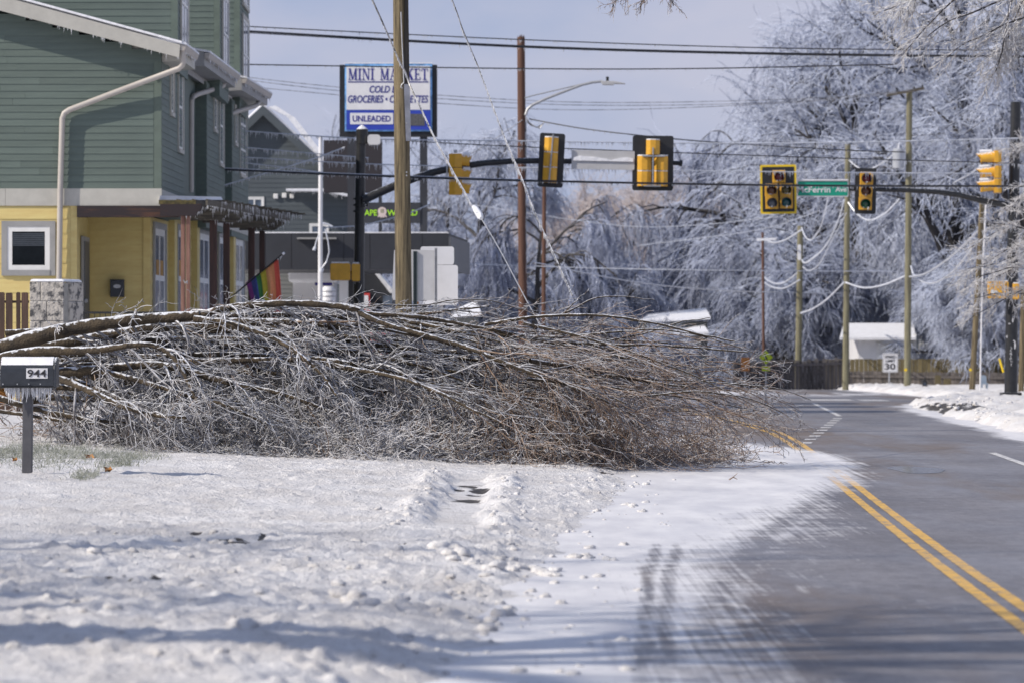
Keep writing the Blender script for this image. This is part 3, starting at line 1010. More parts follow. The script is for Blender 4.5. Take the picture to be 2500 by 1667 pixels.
    for i in range(26):                         # limbs lying deeper in the heap
        f = i / 25.0
        y0 = 800 + 140 * f + rng.normal(0, 8)
        xe = rng.uniform(700, 1500)
        ye = 790 + 230 * f + rng.normal(0, 25)
        ym = 765 + 190 * f + rng.normal(0, 18)
        xs = rng.uniform(-60, 300)
        pts = [(xs, y0), (xs + (xe - xs) * .3, (y0 + ym) / 2 - 12), (xs + (xe - xs) * .6, ym + 6), (xe, ye)]
        L.append((pts, rng.uniform(6, 14), 2.5, Y0 + rng.uniform(.4, 1.6), Y0 + rng.uniform(.6, 2.6)))
    for i in range(22):                         # long wands sweeping down to the right over the outer crown
        f = rng.random()
        xs, ys = rng.uniform(760, 1350), 745 + 175 * f + rng.normal(0, 10)
        xe = xs + rng.uniform(380, 640)
        xe = min(xe, 1900 + rng.normal(0, 25))
        ye = ys + (xe - xs) * rng.uniform(.10, .34) + 25 * f
        ye = min(ye, 1085)
        xm = (xs + xe) / 2
        L.append(([(xs, ys), ((xs + xm) / 2, ys + (ye - ys) * .16), (xm, ys + (ye - ys) * .38), ((xm + xe) / 2, ys + (ye - ys) * .66), (xe, ye)], rng.uniform(3.2, 6.5), .8, Y0 + rng.uniform(-2.0, .2), Y0 + rng.uniform(-2.3, .4)))
    PL, RL = [], []
    K = 26
    for (pts, r0, r1, da, db) in L:
        n = len(pts)
        q = np.array([tuple(P(x, y, da + (db - da) * i / (n - 1))) for i, (x, y) in enumerate(pts)])
        s = np.concatenate([[0], np.cumsum(np.linalg.norm(np.diff(q, axis=0), axis=1))])
        # smooth resampling
        u = np.linspace(0, s[-1], K)
        w = np.stack([np.interp(u, s, q[:, k]) for k in range(3)], -1)
        for _ in range(2): w[1:-1] = .25 * w[:-2] + .5 * w[1:-1] + .25 * w[2:]
        w += np.cumsum(rng.normal(0, .006, w.shape), 0) * np.linspace(0, 1, K)[:, None]
        gz = base_z(w[:, 0], w[:, 1])
        rad = np.linspace(r0, r1, K) * da / F
        w[:, 2] = np.maximum(w[:, 2], gz + rad)
        PL.append(w)
        rad *= 1 + .06 * rng.standard_normal(K)
        RL.append(rad)
        st = Strands().add(w[None], rad[None], 12 if r0 > 5 else 7)
        st.build('limb', M['bark'], root)
    PL, RL = np.array(PL), np.array(RL)
    big = RL[:, 0] > .03

    GX = lambda x: (x - CX) * Y0 / F
    topx = np.array([GX(v) for v in (-60, 60, 150, 400, 500, 700, 900, 1100, 1300, 1420, 1600, 1700, 1800, 1900, 1960)])
    topz = np.array([PZ(v, Y0) for v in (800, 800, 770, 752, 738, 738, 752, 742, 722, 735, 752, 790, 850, 910, 960)])

    def settle(Pn, soft=.9):
        """Keep twigs under the outline the heap has and above the snow."""
        gz = base_z(Pn[..., 0], Pn[..., 1])
        tz = np.interp(Pn[..., 0], topx, topz)
        over = Pn[..., 2] - tz
        Pn[..., 2] = np.where(over > 0, tz + over * soft, Pn[..., 2])
        low = gz + .015 + .05 * rng.random(Pn.shape[:2])
        Pn[..., 2] = np.maximum(Pn[..., 2], low)
        return Pn

    ice, brown = Strands(), Strands()
    br_i, br_b = Strands(), Strands()

    def prune(Pn, Rn, tol, luck=0.0):
        over = (Pn[..., 2] - np.interp(Pn[..., 0], topx, topz)).max(1)
        k = (over < tol) | ((rng.random(len(Pn)) < luck) & (over < .32))
        k = k & (rng.random(len(Pn)) > np.clip((Pn[:, 0, 0] - GX(1380)) / (GX(1800) - GX(1380)), 0, .55))
        far = Pn[..., 0].max(1) > GX(1880) + .75 * rng.random(len(Pn)) ** 1.5
        return Pn[k & ~far], Rn[k & ~far]

    def part(Pn, Rn, m, a, b, sharp=1.0):
        """Twigs in the sunny right half and the tips are browner, the sheltered left is white with ice."""
        u = (Pn[:, 0, 0] - GX(950)) / (GX(1500) - GX(950))
        isb = rng.random(len(Pn)) < np.clip(u, .05, .88)
        a.add(Pn[~isb], Rn[~isb], m)
        b.add(Pn[isb], Rn[isb], m)

    # first order branches
    def branches(sel, n, ln, K_, wander, droop, ang, bias, t0=.25, rscale=.5, rmin=.006, rmax=.022):
        s, d, r, t = spawn(PL[sel], RL[sel], n, t0, 1.0, ang, rng)
        l = ln * (.4 + .9 * rng.random(len(s)))
        p = settle(grow(s, d, l, K_, wander, droop, rng, np.array(bias)))
        q = taper(len(s), K_, np.clip(r * rscale, rmin, rmax), .0035)
        return p, q

    allsel = np.arange(len(PL))
    left = np.array([k for k in allsel if PL[k][0, 0] < GX(500)])
    rest = np.array([k for k in allsel if k not in set(left)])
    pa, qa = branches(left, 6, 1.4, 10, .14, .08, .55, (.06, .09, -.04), t0=.40)
    pb, qb = branches(rest, 6, 1.9, 10, .10, .03, .38, (.08, .035, -.008), t0=.20)
    p1, q1 = np.concatenate([pa, pb]), np.concatenate([qa, qb])
    p1b, q1b = branches(allsel[big], 5, 1.4, 10, .16, .16, .9, (.03, .02, -.06), t0=.15)
    P1, Q1 = [np.concatenate(v) for v in zip(prune(p1, q1, .03, .12), prune(p1b[:, ::1], q1b, .03, .05))] if p1.shape[1] == p1b.shape[1] else (None, None)
    part(P1, Q1, 5, br_i, br_b)
    s2, d2, r2, t2 = spawn(P1, Q1, 7, .12, 1.0, .52, rng)
    P2 = settle(grow(s2, d2, .62 * (.35 + rng.random(len(s2))), 6, .15, .05, rng, np.array((.07, -.012, -.015))))
    Q2 = taper(len(s2), 6, np.clip(r2 * .6, .0035, .009), .0028)
    P2, Q2 = prune(P2, Q2, .10, .3)
    part(P2, Q2, 4, br_i, br_b)
    s3, d3, r3, t3 = spawn(P2, Q2, 4, .15, 1.0, .62, rng)
    P3 = settle(grow(s3, d3, .26 * (.35 + rng.random(len(s3))), 4, .28, .06, rng))
    Q3 = taper(len(s3), 4, .0036, .0030)
    P3, Q3 = prune(P3, Q3, .36)
    part(P3, Q3, 3, ice, brown)

    # sparse outer tips reaching past the rest over the road
    nt_ = 46
    xs = rng.uniform(1420, 1780, nt_)
    ys = np.interp(xs, [1420, 1780], [770, 900]) + rng.uniform(0, 170, nt_)
    St = np.array([tuple(P(x, y, Y0 + rng.uniform(-1.0, 1.2))) for x, y in zip(xs, ys)])
    D = np.stack([np.ones(nt_), rng.normal(0, .18, nt_), rng.normal(-.10, .12, nt_)], -1)
    Pt = grow(St, D, rng.uniform(.9, 1.7, nt_), 10, .08, .03, rng)
    okt = Pt[:, -1, 0] < GX(1975)
    Pt = Pt[okt]
    Qt = taper(len(Pt), 10, .0095, .0035)
    br_b.add(Pt, Qt, 5)
    for n_, l_, q_ in ((6, .42, .0042), (3, .16, .0034)):
        st_, dt_, rt_, tt_ = spawn(Pt, Qt, n_, .25, 1.0, .6, rng)
        Pt = grow(st_, dt_, l_ * (.35 + rng.random(len(st_))), 6, .17, .02, rng)
        Qt = taper(len(Pt), 6, q_, .0030)
        (brown if n_ == 6 else ice).add(Pt[::1], Qt, 3)
    Pi, Ri = icicles(spawn(Pt, Qt, 1, .3, 1.0, .5, rng)[0], .02 + .035 * rng.random(len(Pt)), .0055, rng)
    ice.add(Pi, Ri, 3)

    # the crushed crown resting on the ground in front
    N = 1500
    u = rng.random(N)
    x0 = GX(330) + (GX(1800) - GX(330)) * u
    px_ = CX + x0 * F / Y0
    front = np.interp(px_, [300, 420, 900, 1300, 1700, 1850], [58.6, 57.6, 56.0, 57.3, 60.0, 62.0])
    y0 = front + rng.random(N) ** 1.3 * 4.5
    hgt = np.interp(px_, [300, 500, 900, 1300, 1600, 1850], [.25, .5, .62, .68, .48, .15]) * rng.random(N) ** 1.3
    hgt = hgt * np.clip((y0 - front) / 1.5 + .25, 0, 1)
    St = np.stack([x0, y0, base_z(x0, y0) + .03 + hgt], -1)
    D = np.stack([.55 + .7 * rng.standard_normal(N), -.35 + .6 * rng.standard_normal(N), -.02 + .35 * rng.standard_normal(N)], -1)
    # brush behind the mailbox at the root end
    nb = 260
    xl = rng.uniform(GX(-40), GX(430), nb)
    yl = rng.uniform(59.6, 63.0, nb)
    Sl = np.stack([xl, yl, base_z(xl, yl) + .03 + .5 * rng.random(nb) ** 1.5], -1)
    Pl = settle(grow(Sl, np.stack([.6 + .7 * rng.standard_normal(nb), -.2 + .6 * rng.standard_normal(nb), .35 * rng.standard_normal(nb)], -1), .5 + .7 * rng.random(nb), 7, .2, .03, rng))
    Ql = taper(nb, 7, .006 + .008 * rng.random(nb) ** 3, .0035)
    br_b.add(Pl, Ql, 4)
    sl_, dl_, rl_, tl_ = spawn(Pl, Ql, 6, .05, 1.0, .75, rng)
    Pl = settle(grow(sl_, dl_, .28 * (.4 + rng.random(len(sl_))), 5, .26, .02, rng))
    ice.add(Pl, taper(len(Pl), 5, .0046, .0034), 3)

    Pg = settle(grow(St, D, .55 + .7 * rng.random(N), 7, .2, .03, rng))
    Qg = taper(N, 7, .006 + .009 * rng.random(N) ** 3, .0035)
    Pg, Qg = prune(Pg, Qg, .0)
    fro = Strands()
    part(Pg, Qg, 4, br_i, br_b)
    s5, d5, r5, t5 = spawn(Pg, Qg, 8, .05, 1.0, .75, rng)
    P5 = settle(grow(s5, d5, .25 * (.4 + rng.random(len(s5))), 5, .26, .02, rng))
    part(P5, taper(len(s5), 5, .0054, .0038), 3, fro, brown)
    s6, d6, r6, t6 = spawn(P5, taper(len(s5), 5, .004, .003), 2, .2, 1.0, .9, rng)
    P6 = settle(grow(s6, d6, .09 * (.5 + rng.random(len(s6))), 3, .3, .02, rng))
    part(P6, taper(len(s6), 3, .0054, .0042), 3, fro, brown)

    # weeping curtains of iced shoots hanging from the limbs on the left
    sel = np.array([k for k in allsel[:front_n] if PL[k][0, 0] < GX(600)])
    s7, d7, r7, t7 = spawn(PL[sel], RL[sel], 3, .30, .95, 1.2, rng)
    d7[:, 1] = -np.abs(d7[:, 1]) - .2
    P7 = settle(grow(s7, d7, .5 + .9 * rng.random(len(s7)), 9, .16, .24, rng))
    Q7 = taper(len(s7), 9, .008, .0035)
    br_i.add(P7, Q7, 4)
    s8, d8, r8, t8 = spawn(P7, Q7, 12, .1, 1.0, .8, rng)
    P8 = settle(grow(s8, d8, .20 * (.3 + rng.random(len(s8))), 4, .28, .10, rng))
    cur = Strands().add(P8, taper(len(s8), 4, .0066, .0046), 3)
    cur.build('hanging_shoots', M['twig_frosted'], root, kind='stuff')
    # buds and beads of ice
    s9, d9, r9, t9 = spawn(P3[::2], Q3[::2], 2, .3, 1.0, 1.0, rng)
    P9 = settle(grow(s9, d9, .035 + .04 * rng.random(len(s9)), 3, .2, .2, rng))
    ice.add(P9, taper(len(s9), 3, .0052, .0032), 3)

    br_i.build('branches', M['twig_ice'], root, kind='stuff')
    br_b.build('branches', M['twig_brown'], root, kind='stuff')
    ice.build('iced_twigs', M['twig_ice'], root, kind='stuff')
    fro.build('frosted_twigs', M['twig_frosted'], root, kind='stuff')
    brown.build('brown_twigs', M['twig_brown'], root, kind='stuff')
    # splintered end of the trunk
    b = MB()
    for i in range(9):
        a = P(-30 + i * 2, 930 + i * 5 + random.uniform(-6, 6), Y0 - .6 + random.uniform(-.1, .1))
        e = P(random.uniform(8, 36), 955 + i * 3.4 + random.uniform(-5, 5), Y0 - .7 + random.uniform(-.1, .1))
        b.tube([a, a.lerp(e, .6), e], [.05, .035, .004], 5)
    m = mat('split_pale_wood', (.42, .19, .05), .8, .3, 6, (.5, 3, 3), .5, 20)
    b.build('broken_wood', m, root)
    print('fallen tree tris', sum(len(p.data.polygons) for p in root.children) * 2)


fallen_tree()

# loose sticks on the snow beside the crown
for k, (x, y, dx, dy, lb) in enumerate([(1880, 1096, 30, 4, 'dark bare stick lying on snow just beyond the tips of the fallen crown'),
                                        (1890, 1108, 22, 10, 'small forked twig on snow below the longer dark stick'),
                                        (1935, 1092, 6, -6, 'short curled twig on packed snow near the asphalt edge'),
                                        (1780, 1176, 20, 0, 'thin straight twig lying flat on the smooth packed snow')]):
    a, e = ground_hit(x, y), ground_hit(x + dx, y + dy)
    a.z += .03; e.z += .035
    m = a.lerp(e, .5) + Vector((0, 0, .03))
    b = MB().tube([a, m, e], [.010, .008, .004], 5)
    b.tube([m, m + Vector((.05, -.05, .05))], [.006, .003], 4)
    tag(b.build('stick', M['twig_brown'], None, a), lb, 'stick', 'sticks lying on the snow')


# ---------------------------------------------------------------- snow clods, grass, leaves
def clods():
    V, Q, n = [], [], 0
    ico = [(0, 0, 1), (.89, 0, .45), (.28, .85, .45), (-.72, .53, .45), (-.72, -.53, .45), (.28, -.85, .45), (.72, .53, -.45), (-.28, .85, -.45), (-.89, 0, -.45), (-.28, -.85, -.45), (.72, -.53, -.45), (0, 0, -1)]
    fc = [(0, 1, 2), (0, 2, 3), (0, 3, 4), (0, 4, 5), (0, 5, 1), (1, 6, 2), (2, 6, 7), (2, 7, 3), (3, 7, 8), (3, 8, 4), (4, 8, 9), (4, 9, 5), (5, 9, 10), (5, 10, 1), (1, 10, 6), (6, 11, 7), (7, 11, 8), (8, 11, 9), (9, 11, 10), (10, 11, 6)]
    ico, fc = np.array(ico), np.array(fc)
    # one finer ball
    ed = {}
    vv = [tuple(p) for p in ico]
    ff = []
    def midp(a, b):
        k = (min(a, b), max(a, b))
        if k not in ed:
            m = (np.array(vv[a]) + np.array(vv[b])) / 2
            vv.append(tuple(m / np.linalg.norm(m))); ed[k] = len(vv) - 1
        return ed[k]
    for a, b, c in fc:
        x, y, z = midp(a, b), midp(b, c), midp(c, a)
        ff += [(a, x, z), (b, y, x), (c, z, y), (x, y, z)]
    bv, bf = np.array(vv), np.array(ff)
    r = np.random.default_rng(5)
    spots = []
    for _ in range(80):                        # along the ploughed edge
        Y = 22 + 36 * r.random()
        spots.append((float(snow_l(Y)) - .35 + .35 * r.standard_normal(), Y, .012 + .03 * r.random() ** 2))
    for _ in range(90):                       # beside the cleared strip
        Y = 38 + 14 * r.random()
        s = r.choice([-1, 1])
        spots.append((-.52 + .006 * (Y - 45) + s * (.36 + abs(.16 * r.standard_normal())), Y, .010 + .024 * r.random() ** 2))
    for _ in range(260):                       # trodden foreground
        spots.append((-3.5 + 4.2 * r.random(), 21.5 + 15 * r.random() ** 1.3, .010 + .032 * r.random() ** 3))
    for _ in range(60):
        Y = 38 + 15 * r.random()
        spots.append((-.1 + 1.7 * r.random(), Y, .008 + .016 * r.random() ** 2))
    for (x, y, s) in [(1075, 1350, .07), (1105, 1362, .085), (1130, 1358, .06), (1140, 1385, .075), (1180, 1395, .05), (1435, 1362, .05), (1485, 1366, .045),
                      (1320, 1402, .07), (1290, 1395, .06), (870, 1480, .07), (830, 1470, .06), (1225, 1500, .06), (1182, 1530, .05), (1340, 1395, .05), (590, 1560, .05)]:
        p = ground_hit(x, y)
        for _ in range(4): spots.append((p.x + .06 * r.standard_normal(), p.y + .15 * r.standard_normal(), s * (.5 + .5 * r.random())))
    for _ in range(160):                       # right-hand bank
        Y = 80 + 42 * r.random()
        spots.append((float(road_r(Y)) + .2 + abs(.7 * r.standard_normal()), Y, .02 + .04 * r.random() ** 2))
    for (x, y, s) in spots:
        hz, _ = snow_relief(np.array([x]), np.array([y]))
        z = float(base_z(x, y)) + max(0.0, float(hz[0]))
        k = 1 + .6 * (r.random(len(bv)) - .5)
        ang = r.random() * 6.28
        sc = s * np.array([1 + .5 * r.random(), 1 + .5 * r.random(), .75])
        w = bv * k[:, None] * sc
        w = np.stack([w[:, 0] * math.cos(ang) - w[:, 1] * math.sin(ang), w[:, 0] * math.sin(ang) + w[:, 1] * math.cos(ang), w[:, 2]], -1)
        V.append(w + np.array([x, y, z + s * .12])); Q.append(bf + n); n += len(bv)
    tag(link('snow_clods', npmesh('snow_clods', np.concatenate(V), np.concatenate(Q)), M['snow']), 'lumps of broken snow scattered over the verge', kind='stuff')


clods()


def grass():
    r = np.random.default_rng(9)
    pts = []
    blobs = [(40, 1112, 60, 14, 900), (150, 1115, 70, 14, 900), (240, 1122, 50, 12, 500), (295, 1138, 30, 14, 700), (205, 1172, 28, 6, 260), (330, 1122, 40, 8, 160), (120, 1140, 80, 12, 260), (-60, 1125, 80, 16, 500), (370, 1128, 30, 6, 60)]
    for (x, y, hx, hy, n) in blobs:
        c = ground_hit(x, y); e = ground_hit(x, y - hy)
        a, b = hx * c.y / F, abs(e.y - c.y)
        pts.append(np.stack([c.x + a * .6 * r.standard_normal(n), c.y + b * .6 * r.standard_normal(n)], -1))
    p = np.concatenate(pts)
    h, _ = snow_relief(p[:, 0], p[:, 1])
    St = np.stack([p[:, 0], p[:, 1], base_z(p[:, 0], p[:, 1]) + h - .01], -1)
    D = np.stack([.5 * r.standard_normal(len(p)) + .2, .5 * r.standard_normal(len(p)), np.full(len(p), .75)], -1)
    Pn = grow(St, D, .05 + .09 * r.random(len(p)), 4, .2, .12, r)
    m = mat('frosted_grass', (.44, .45, .40), .6, .3, 14, col2=(.115, .135, .07), top=.2, ramp=(.36, .60))
    Strands().add(Pn, taper(len(p), 4, .0042, .0012), 3).build('frosted_grass', m, kind='stuff')['label'] = 'tufts of frosted grass by the mailbox post'


grass()

for (x, y, s, lb) in [(219, 1128, .055, 'curled brown oak leaf among frosted grass to the side of the mailbox'),
                      (264, 1158, .042, 'small crumpled brown leaf on snow below the grass tufts'),
                      (36, 1133, .03, 'tiny brown leaf beside the mailbox post')]:
    p = ground_hit(x, y)
    p.z += .06
    b = MB()
    n = 12
    rim = []
    for i in range(n):
        a = 2 * math.pi * i / n
        q = s * (1 + .28 * math.cos(5 * a) + .1 * math.sin(3 * a))
        rim.append(p + Vector((q * math.cos(a), -.02 * math.cos(2 * a) * 2 * s / .05, q * math.sin(a) * .85 + .012 * math.sin(3 * a))))
    b.prism(rim, (0, .003, 0))
    b.tube([p + Vector((0, 0, -s)), p + Vector((.005, 0, -s * 1.5))], .0025, 4)
    tag(b.build('oak_leaf', M['leaf'], None, p), lb, 'leaf', 'dry leaves on the snow')


# ---------------------------------------------------------------- building helpers
def board_mesh(name, h, t0=.018, t1=.006):
    """One lap-siding board, one metre long, h high; the bottom edge stands proud."""
    me = bpy.data.meshes.new(name)
    v = [(0, 0, 0), (1, 0, 0), (1, -t0, 0), (0, -t0, 0), (0, 0, h), (1, 0, h), (1, -t1, h), (0, -t1, h)]
    f = [(0, 1, 2, 3), (4, 7, 6, 5), (0, 4, 5, 1), (3, 2, 6, 7), (0, 3, 7, 4), (1, 5, 6, 2)]
    me.from_pydata(v, [], f)
    me.update()
    return me


BM = {}


def boards(parent, org, ang, z0, z1, pitch, mk, s0, s1, name='board', gap=.004):
    """Rows of lap siding on a wall: org is a point of the wall line, ang its direction, s0/s1 the ends (numbers or functions of height)."""
    key = (round(pitch, 4), mk)
    if key not in BM:
        BM[key] = board_mesh(name, pitch + .012)
        BM[key].materials.append(M[mk])
    z = z0
    u = Vector((math.cos(ang), math.sin(ang), 0))
    while z < z1 - pitch * .4:
        a = s0(z) if callable(s0) else s0
        b = s1(z) if callable(s1) else s1
        if b - a > .05:
            segs = [(a, b)]
            if b - a > 3.2:
                c = a + (b - a) * random.uniform(.3, .7)
                segs = [(a, c - gap / 2), (c + gap / 2, b)]
            for (p, q) in segs:
                o = bpy.data.objects.new(name, BM[key])
                COL.objects.link(o)
                o.parent = parent
                w = Vector((org[0], org[1], 0)) + u * p
                o.location = Vector((w.x, w.y, z)) - ORG[parent]
                o.rotation_euler = (0, 0, ang)
                o.scale = (q - p, 1, min(1.0, (z1 - z + .01) / pitch))
        z += pitch


def rot_box(mb, org, ang, s0, s1, d0, d1, z0, z1, mi=0):
    """Box on a wall line: s along it, d outwards from it."""
    u = Vector((math.cos(ang), math.sin(ang), 0))
    n = Vector((math.sin(ang), -math.cos(ang), 0))
    o = Vector((org[0], org[1], 0))
    p = []
    for z in (z0, z1):
        for (s, d) in ((s0, d1), (s1, d1), (s1, d0), (s0, d0)):
            q = o + u * s + n * d
            p.append((q.x, q.y, z))
    return mb.hexa(p, mi)


def window(parent, org, ang, s0, s1, z0, z1, trim='greytrim', tw=.10, fw=.05, bars=(0, 0), pane='glass', name='window', sill=True, tt=.03):
    """Window with surround (part), sash and pane (sub-parts)."""
    t = MB()
    rot_box(t, org, ang, s0 - tw, s0, 0, tt, z0 - tw, z1 + tw)
    rot_box(t, org, ang, s1, s1 + tw, 0, tt, z0 - tw, z1 + tw)
    rot_box(t, org, ang, s0, s1, 0, tt, z1, z1 + tw)
    rot_box(t, org, ang, s0, s1, 0, tt + .015, z0 - tw, z0)
    w = t.build(name, M[trim], parent)
    f = MB()
    rot_box(f, org, ang, s0, s0 + fw, .002, .022, z0, z1)
    rot_box(f, org, ang, s1 - fw, s1, .002, .022, z0, z1)
    rot_box(f, org, ang, s0 + fw, s1 - fw, .002, .022, z1 - fw, z1)
    rot_box(f, org, ang, s0 + fw, s1 - fw, .002, .022, z0, z0 + fw)
    for i in range(bars[0]):
        c = s0 + (s1 - s0) * (i + 1) / (bars[0] + 1)
        rot_box(f, org, ang, c - fw * .4, c + fw * .4, .003, .020, z0 + fw, z1 - fw)
    for i in range(bars[1]):
        c = z0 + (z1 - z0) * (i + 1) / (bars[1] + 1)
        rot_box(f, org, ang, s0 + fw, s1 - fw, .004, .024, c - fw * .4, c + fw * .4)
    f.build('sash', M['white'], w)
    g = MB()
    rot_box(g, org, ang, s0 + fw * .5, s1 - fw * .5, -.02, .010, z0 + fw * .5, z1 - fw * .5)
    g.build('pane', M[pane], w)
    return w


# ---------------------------------------------------------------- green and yellow townhouses
YF = 94.7
FS = 0.0247
FANG = math.atan2(1, FS)


def fx(Y): return -7.79 + FS * (Y - YF)


def fY(x, off=0.0):
    """Distance at which photo column x crosses the street front of the townhouses."""
    k = (x - CX) / F
    return (-7.79 - FS * YF + off) / (k - FS)


def townhouse():
    hx = lambda x: PX(x, YF)
    hz = lambda y: PZ(y, YF)
    root = thing('townhouse', (-7.79, YF, .6), 'three storey green townhouse with yellow ground floor, stepped eaves and beige gutters', 'house')
    ZB, ZT, EA = hz(503), hz(461), hz(112)          # floor band, eaves
    LEFT = hx(-420)
    # cores
    w = MB()
    w.box(LEFT, -7.80, YF + .01, 117, ZT - .2, 8.60)
    green_front = w.build('wall', M['green'], root)
    rk = lambda z: LEFT if z < 0 else min(-7.79, hx(437) - (z - hz(140)) / .262)      # under the sloping eave
    boards(green_front, (0, YF + .01), 0, ZT + .0, hz(-40), 17.0 * YF / F, 'green', LEFT, lambda z: (hx(375) if z < hz(160) else rk(z + .1)) - .002)
    MB().box(hx(376), -7.78, YF - .012, YF + .1, ZT, hz(150)).build('corner_trim', M['green_trim'], root)
    # street-side wall of the upper floor: three projecting units and the recesses between them
    units = [(YF, 99.6), (105.1, 110.0), (112.0, 117.0)]
    for (a, b) in units:
        s = MB()
        rot_box(s, (fx(a), a), FANG, 0, (b - a), -.6, 0, 5.0, 8.6)
        o = s.build('wall', M['green'], root)
        boards(o, (fx(a) + .001, a), FANG, ZT - .25, 8.55, .152, 'green', .02, b - a - .02)
    r = MB()
    rot_box(r, (fx(YF), YF), FANG, 0, 22.3, -1.2, -.45, 5.0, 8.6)
    r.build('recessed_wall', M['green'], root)
    # windows of the street side, seen very obliquely
    def sw(x0, x1, y0, y1, off=0.0, **k):
        a, b = fY(x0, off), fY(x1, off)
        m = (a + b) / 2
        window(root, (fx(YF) + off, YF), FANG, (a - YF) * 1.0003, (b - YF) * 1.0003, PZ(y1, m), PZ(y0, m), tw=.09, fw=.07, tt=.05, **k)
    sw(414, 421, 172, 276, trim='beige', pane='glassfrost')
    sw(433, 444, 158, 366, trim='beige', bars=(0, 1), pane='glassfrost')
    sw(520, 527, 240, 316, trim='beige', pane='glassfrost')
    sw(534, 543, 216, 400, trim='beige', bars=(0, 1), pane='glassfrost')
    sw(571, 577, 266, 350, trim='beige', pane='glassfrost')
    sw(584, 599, 245, 428, trim='beige', bars=(1, 2), pane='glassfrost')
    sw(453, 461, 210, 400, -.45, trim='beige', bars=(0, 1), pane='glass')
    # front band between the floors
    b = MB()
    b.box(LEFT, hx(13), YF - .03, YF + .1, ZB, ZT)
    b.box(hx(13) + .006, -7.775, YF - .03, YF + .1, ZB, ZT)
    b.build('floor_band', M['beige'], root)
    s = MB()
    rot_box(s, (fx(YF), YF), FANG, .0, 22.3, .001, .02, ZB, ZT - .02)
    s.build('floor_band', M['beige'], root)
    # sloping roof with deep fascia over the front
    r = MB()
    Yr = 94.2
    rx, rz = (lambda x: PX(x, Yr)), (lambda y: PZ(y, Yr))
    f0 = [(rx(440), Yr, rz(110)), (rx(437), Yr, rz(141)), (rx(-420), Yr, rz(141 - .262 * 857)), (rx(-420), Yr, rz(110 - .2725 * 860))]
    r.prism(f0[::-1], (0, .04, 0))
    rf = r.build('roof_fascia', M['beige'], root)
    r = MB()
    f1 = [(rx(446), Yr + .04, rz(106)), (rx(446), Yr + .04, rz(122)), (rx(-420), Yr + .04, rz(122 - .2725 * 866)), (rx(-420), Yr + .04, rz(106 - .2725 * 866))]
    r.prism(f1[::-1], (.06, 2.4, 0))
    r.prism([(rx(388), Yr + 2.4, rz(106 + 7)), (rx(388), Yr + 2.4, rz(122 + 6)), (rx(-420), Yr + 2.4, rz(122 - .2725 * 866)), (rx(-420), Yr + 2.4, rz(106 - .2725 * 866))], (.5, 20.4, 0))
    roof = r.build('roof', M['greytrim'], root)
    r = MB()
    f2 = [(rx(444), Yr - .03, rz(101)), (rx(444), Yr - .03, rz(106.5)), (rx(-420), Yr - .03, rz(106.5 - .2725 * 864)), (rx(-420), Yr - .03, rz(101 - .2725 * 864))]
    r.prism(f2[::-1], (.06, 2.4, 0))
    r.prism([(rx(386), Yr + 2.35, rz(95)), (rx(386), Yr + 2.35, rz(113)), (rx(-420), Yr + 2.35, rz(106.5 - .2725 * 864)), (rx(-420), Yr + 2.35, rz(101 - .2725 * 864))], (.5, 20.4, 0))
    r.build('roof_snow', M['roofsnow'], roof)
    icicle_line((rx(60), Yr + .01, rz(141 - .262 * 377)), (rx(437), Yr + .01, rz(141)), 9, .02, .16, .008, roof)
    # eaves boxes, gutters and downspouts of the three units
    eaves = [(94.22, 97.2, 455, 486, 7.03), (101., 109., 513, 587, 7.35), (110.5, 117., 603, 665, 7.38)]
    for i, (a, c, xa, xc, h) in enumerate(eaves):
        A_, C_ = Vector((PX(xa, a), a, HC + h)), Vector((PX(xc, c), c, HC + h))
        d = (C_ - A_)
        prof = [(0, 0), (-.13, 0), (-.13, -.12), (-.045, -.12), (-.02, -.06)]
        g = MB()
        n = [(A_.x + p, a, A_.z + q) for p, q in prof]
        g.prism(n[::-1], d)
        gt = g.build('gutter', M['gutter'], root)
        icicle_line((A_.x - .06, a + .1, A_.z - .12), (C_.x - .06, c, C_.z - .12), 9, .03, .16, .010, gt)
        e = MB()
        a2 = a + (.55 if i == 0 else .02)
        e.prism([(A_.x - .135, a2, A_.z + .03), (fx(a) - .8, a2, A_.z + .22), (fx(a) - .8, a2, A_.z - .38), (A_.x - .135, a2, A_.z - .30)], d)
        e.build('eaves', M['beige'] if i == 0 else M['greytrim'], root)
        s = MB()
        s.prism([(A_.x + .005, a, A_.z + .004), (A_.x + .0, a, A_.z + .05), (fx(a) - .8, a, A_.z + .30), (fx(a) - .8, a, A_.z + .24)][::-1], d)
        s.build('roof_snow', M['roofsnow'], root)
    def spout(pts):
        t = MB().tube(pts, .066, 10)
        k = t.build('downspout', M['gutter'], root, smooth=True)
        k.data.materials[0] = M['spout']
    M['spout'] = mat('beige_downspout_paint', (.43, .40, .37), .45, .05, 4)
    yw = YF - .13
    spout([P(447, 124, 94.33), P(447, 150, 94.33), P(445, 160, 94.35), P(437, 168, 94.38), P(300, 219, 94.5), P(169, 269, yw), P(157, 277, yw), P(152, 290, yw), P(147, 467, yw), P(144, 690, yw), P(142, 960, yw)])
    spout([P(547, 186, 107.5), P(549, 201, 107.4), P(545, 209, 107.2), P(536, 214, 107), P(482, 231, 104), P(471, 237, 103.4), P(467, 246, 103.2), P(466, 470, 103.2)])
    spout([P(632, 231, 115.5), P(632, 250, 115.3), P(628, 256, 115.1), P(621, 260, 115), P(574, 274, 112.6), P(563, 279, 112.3), P(559, 289, 112.2), P(558, 470, 112.2)])
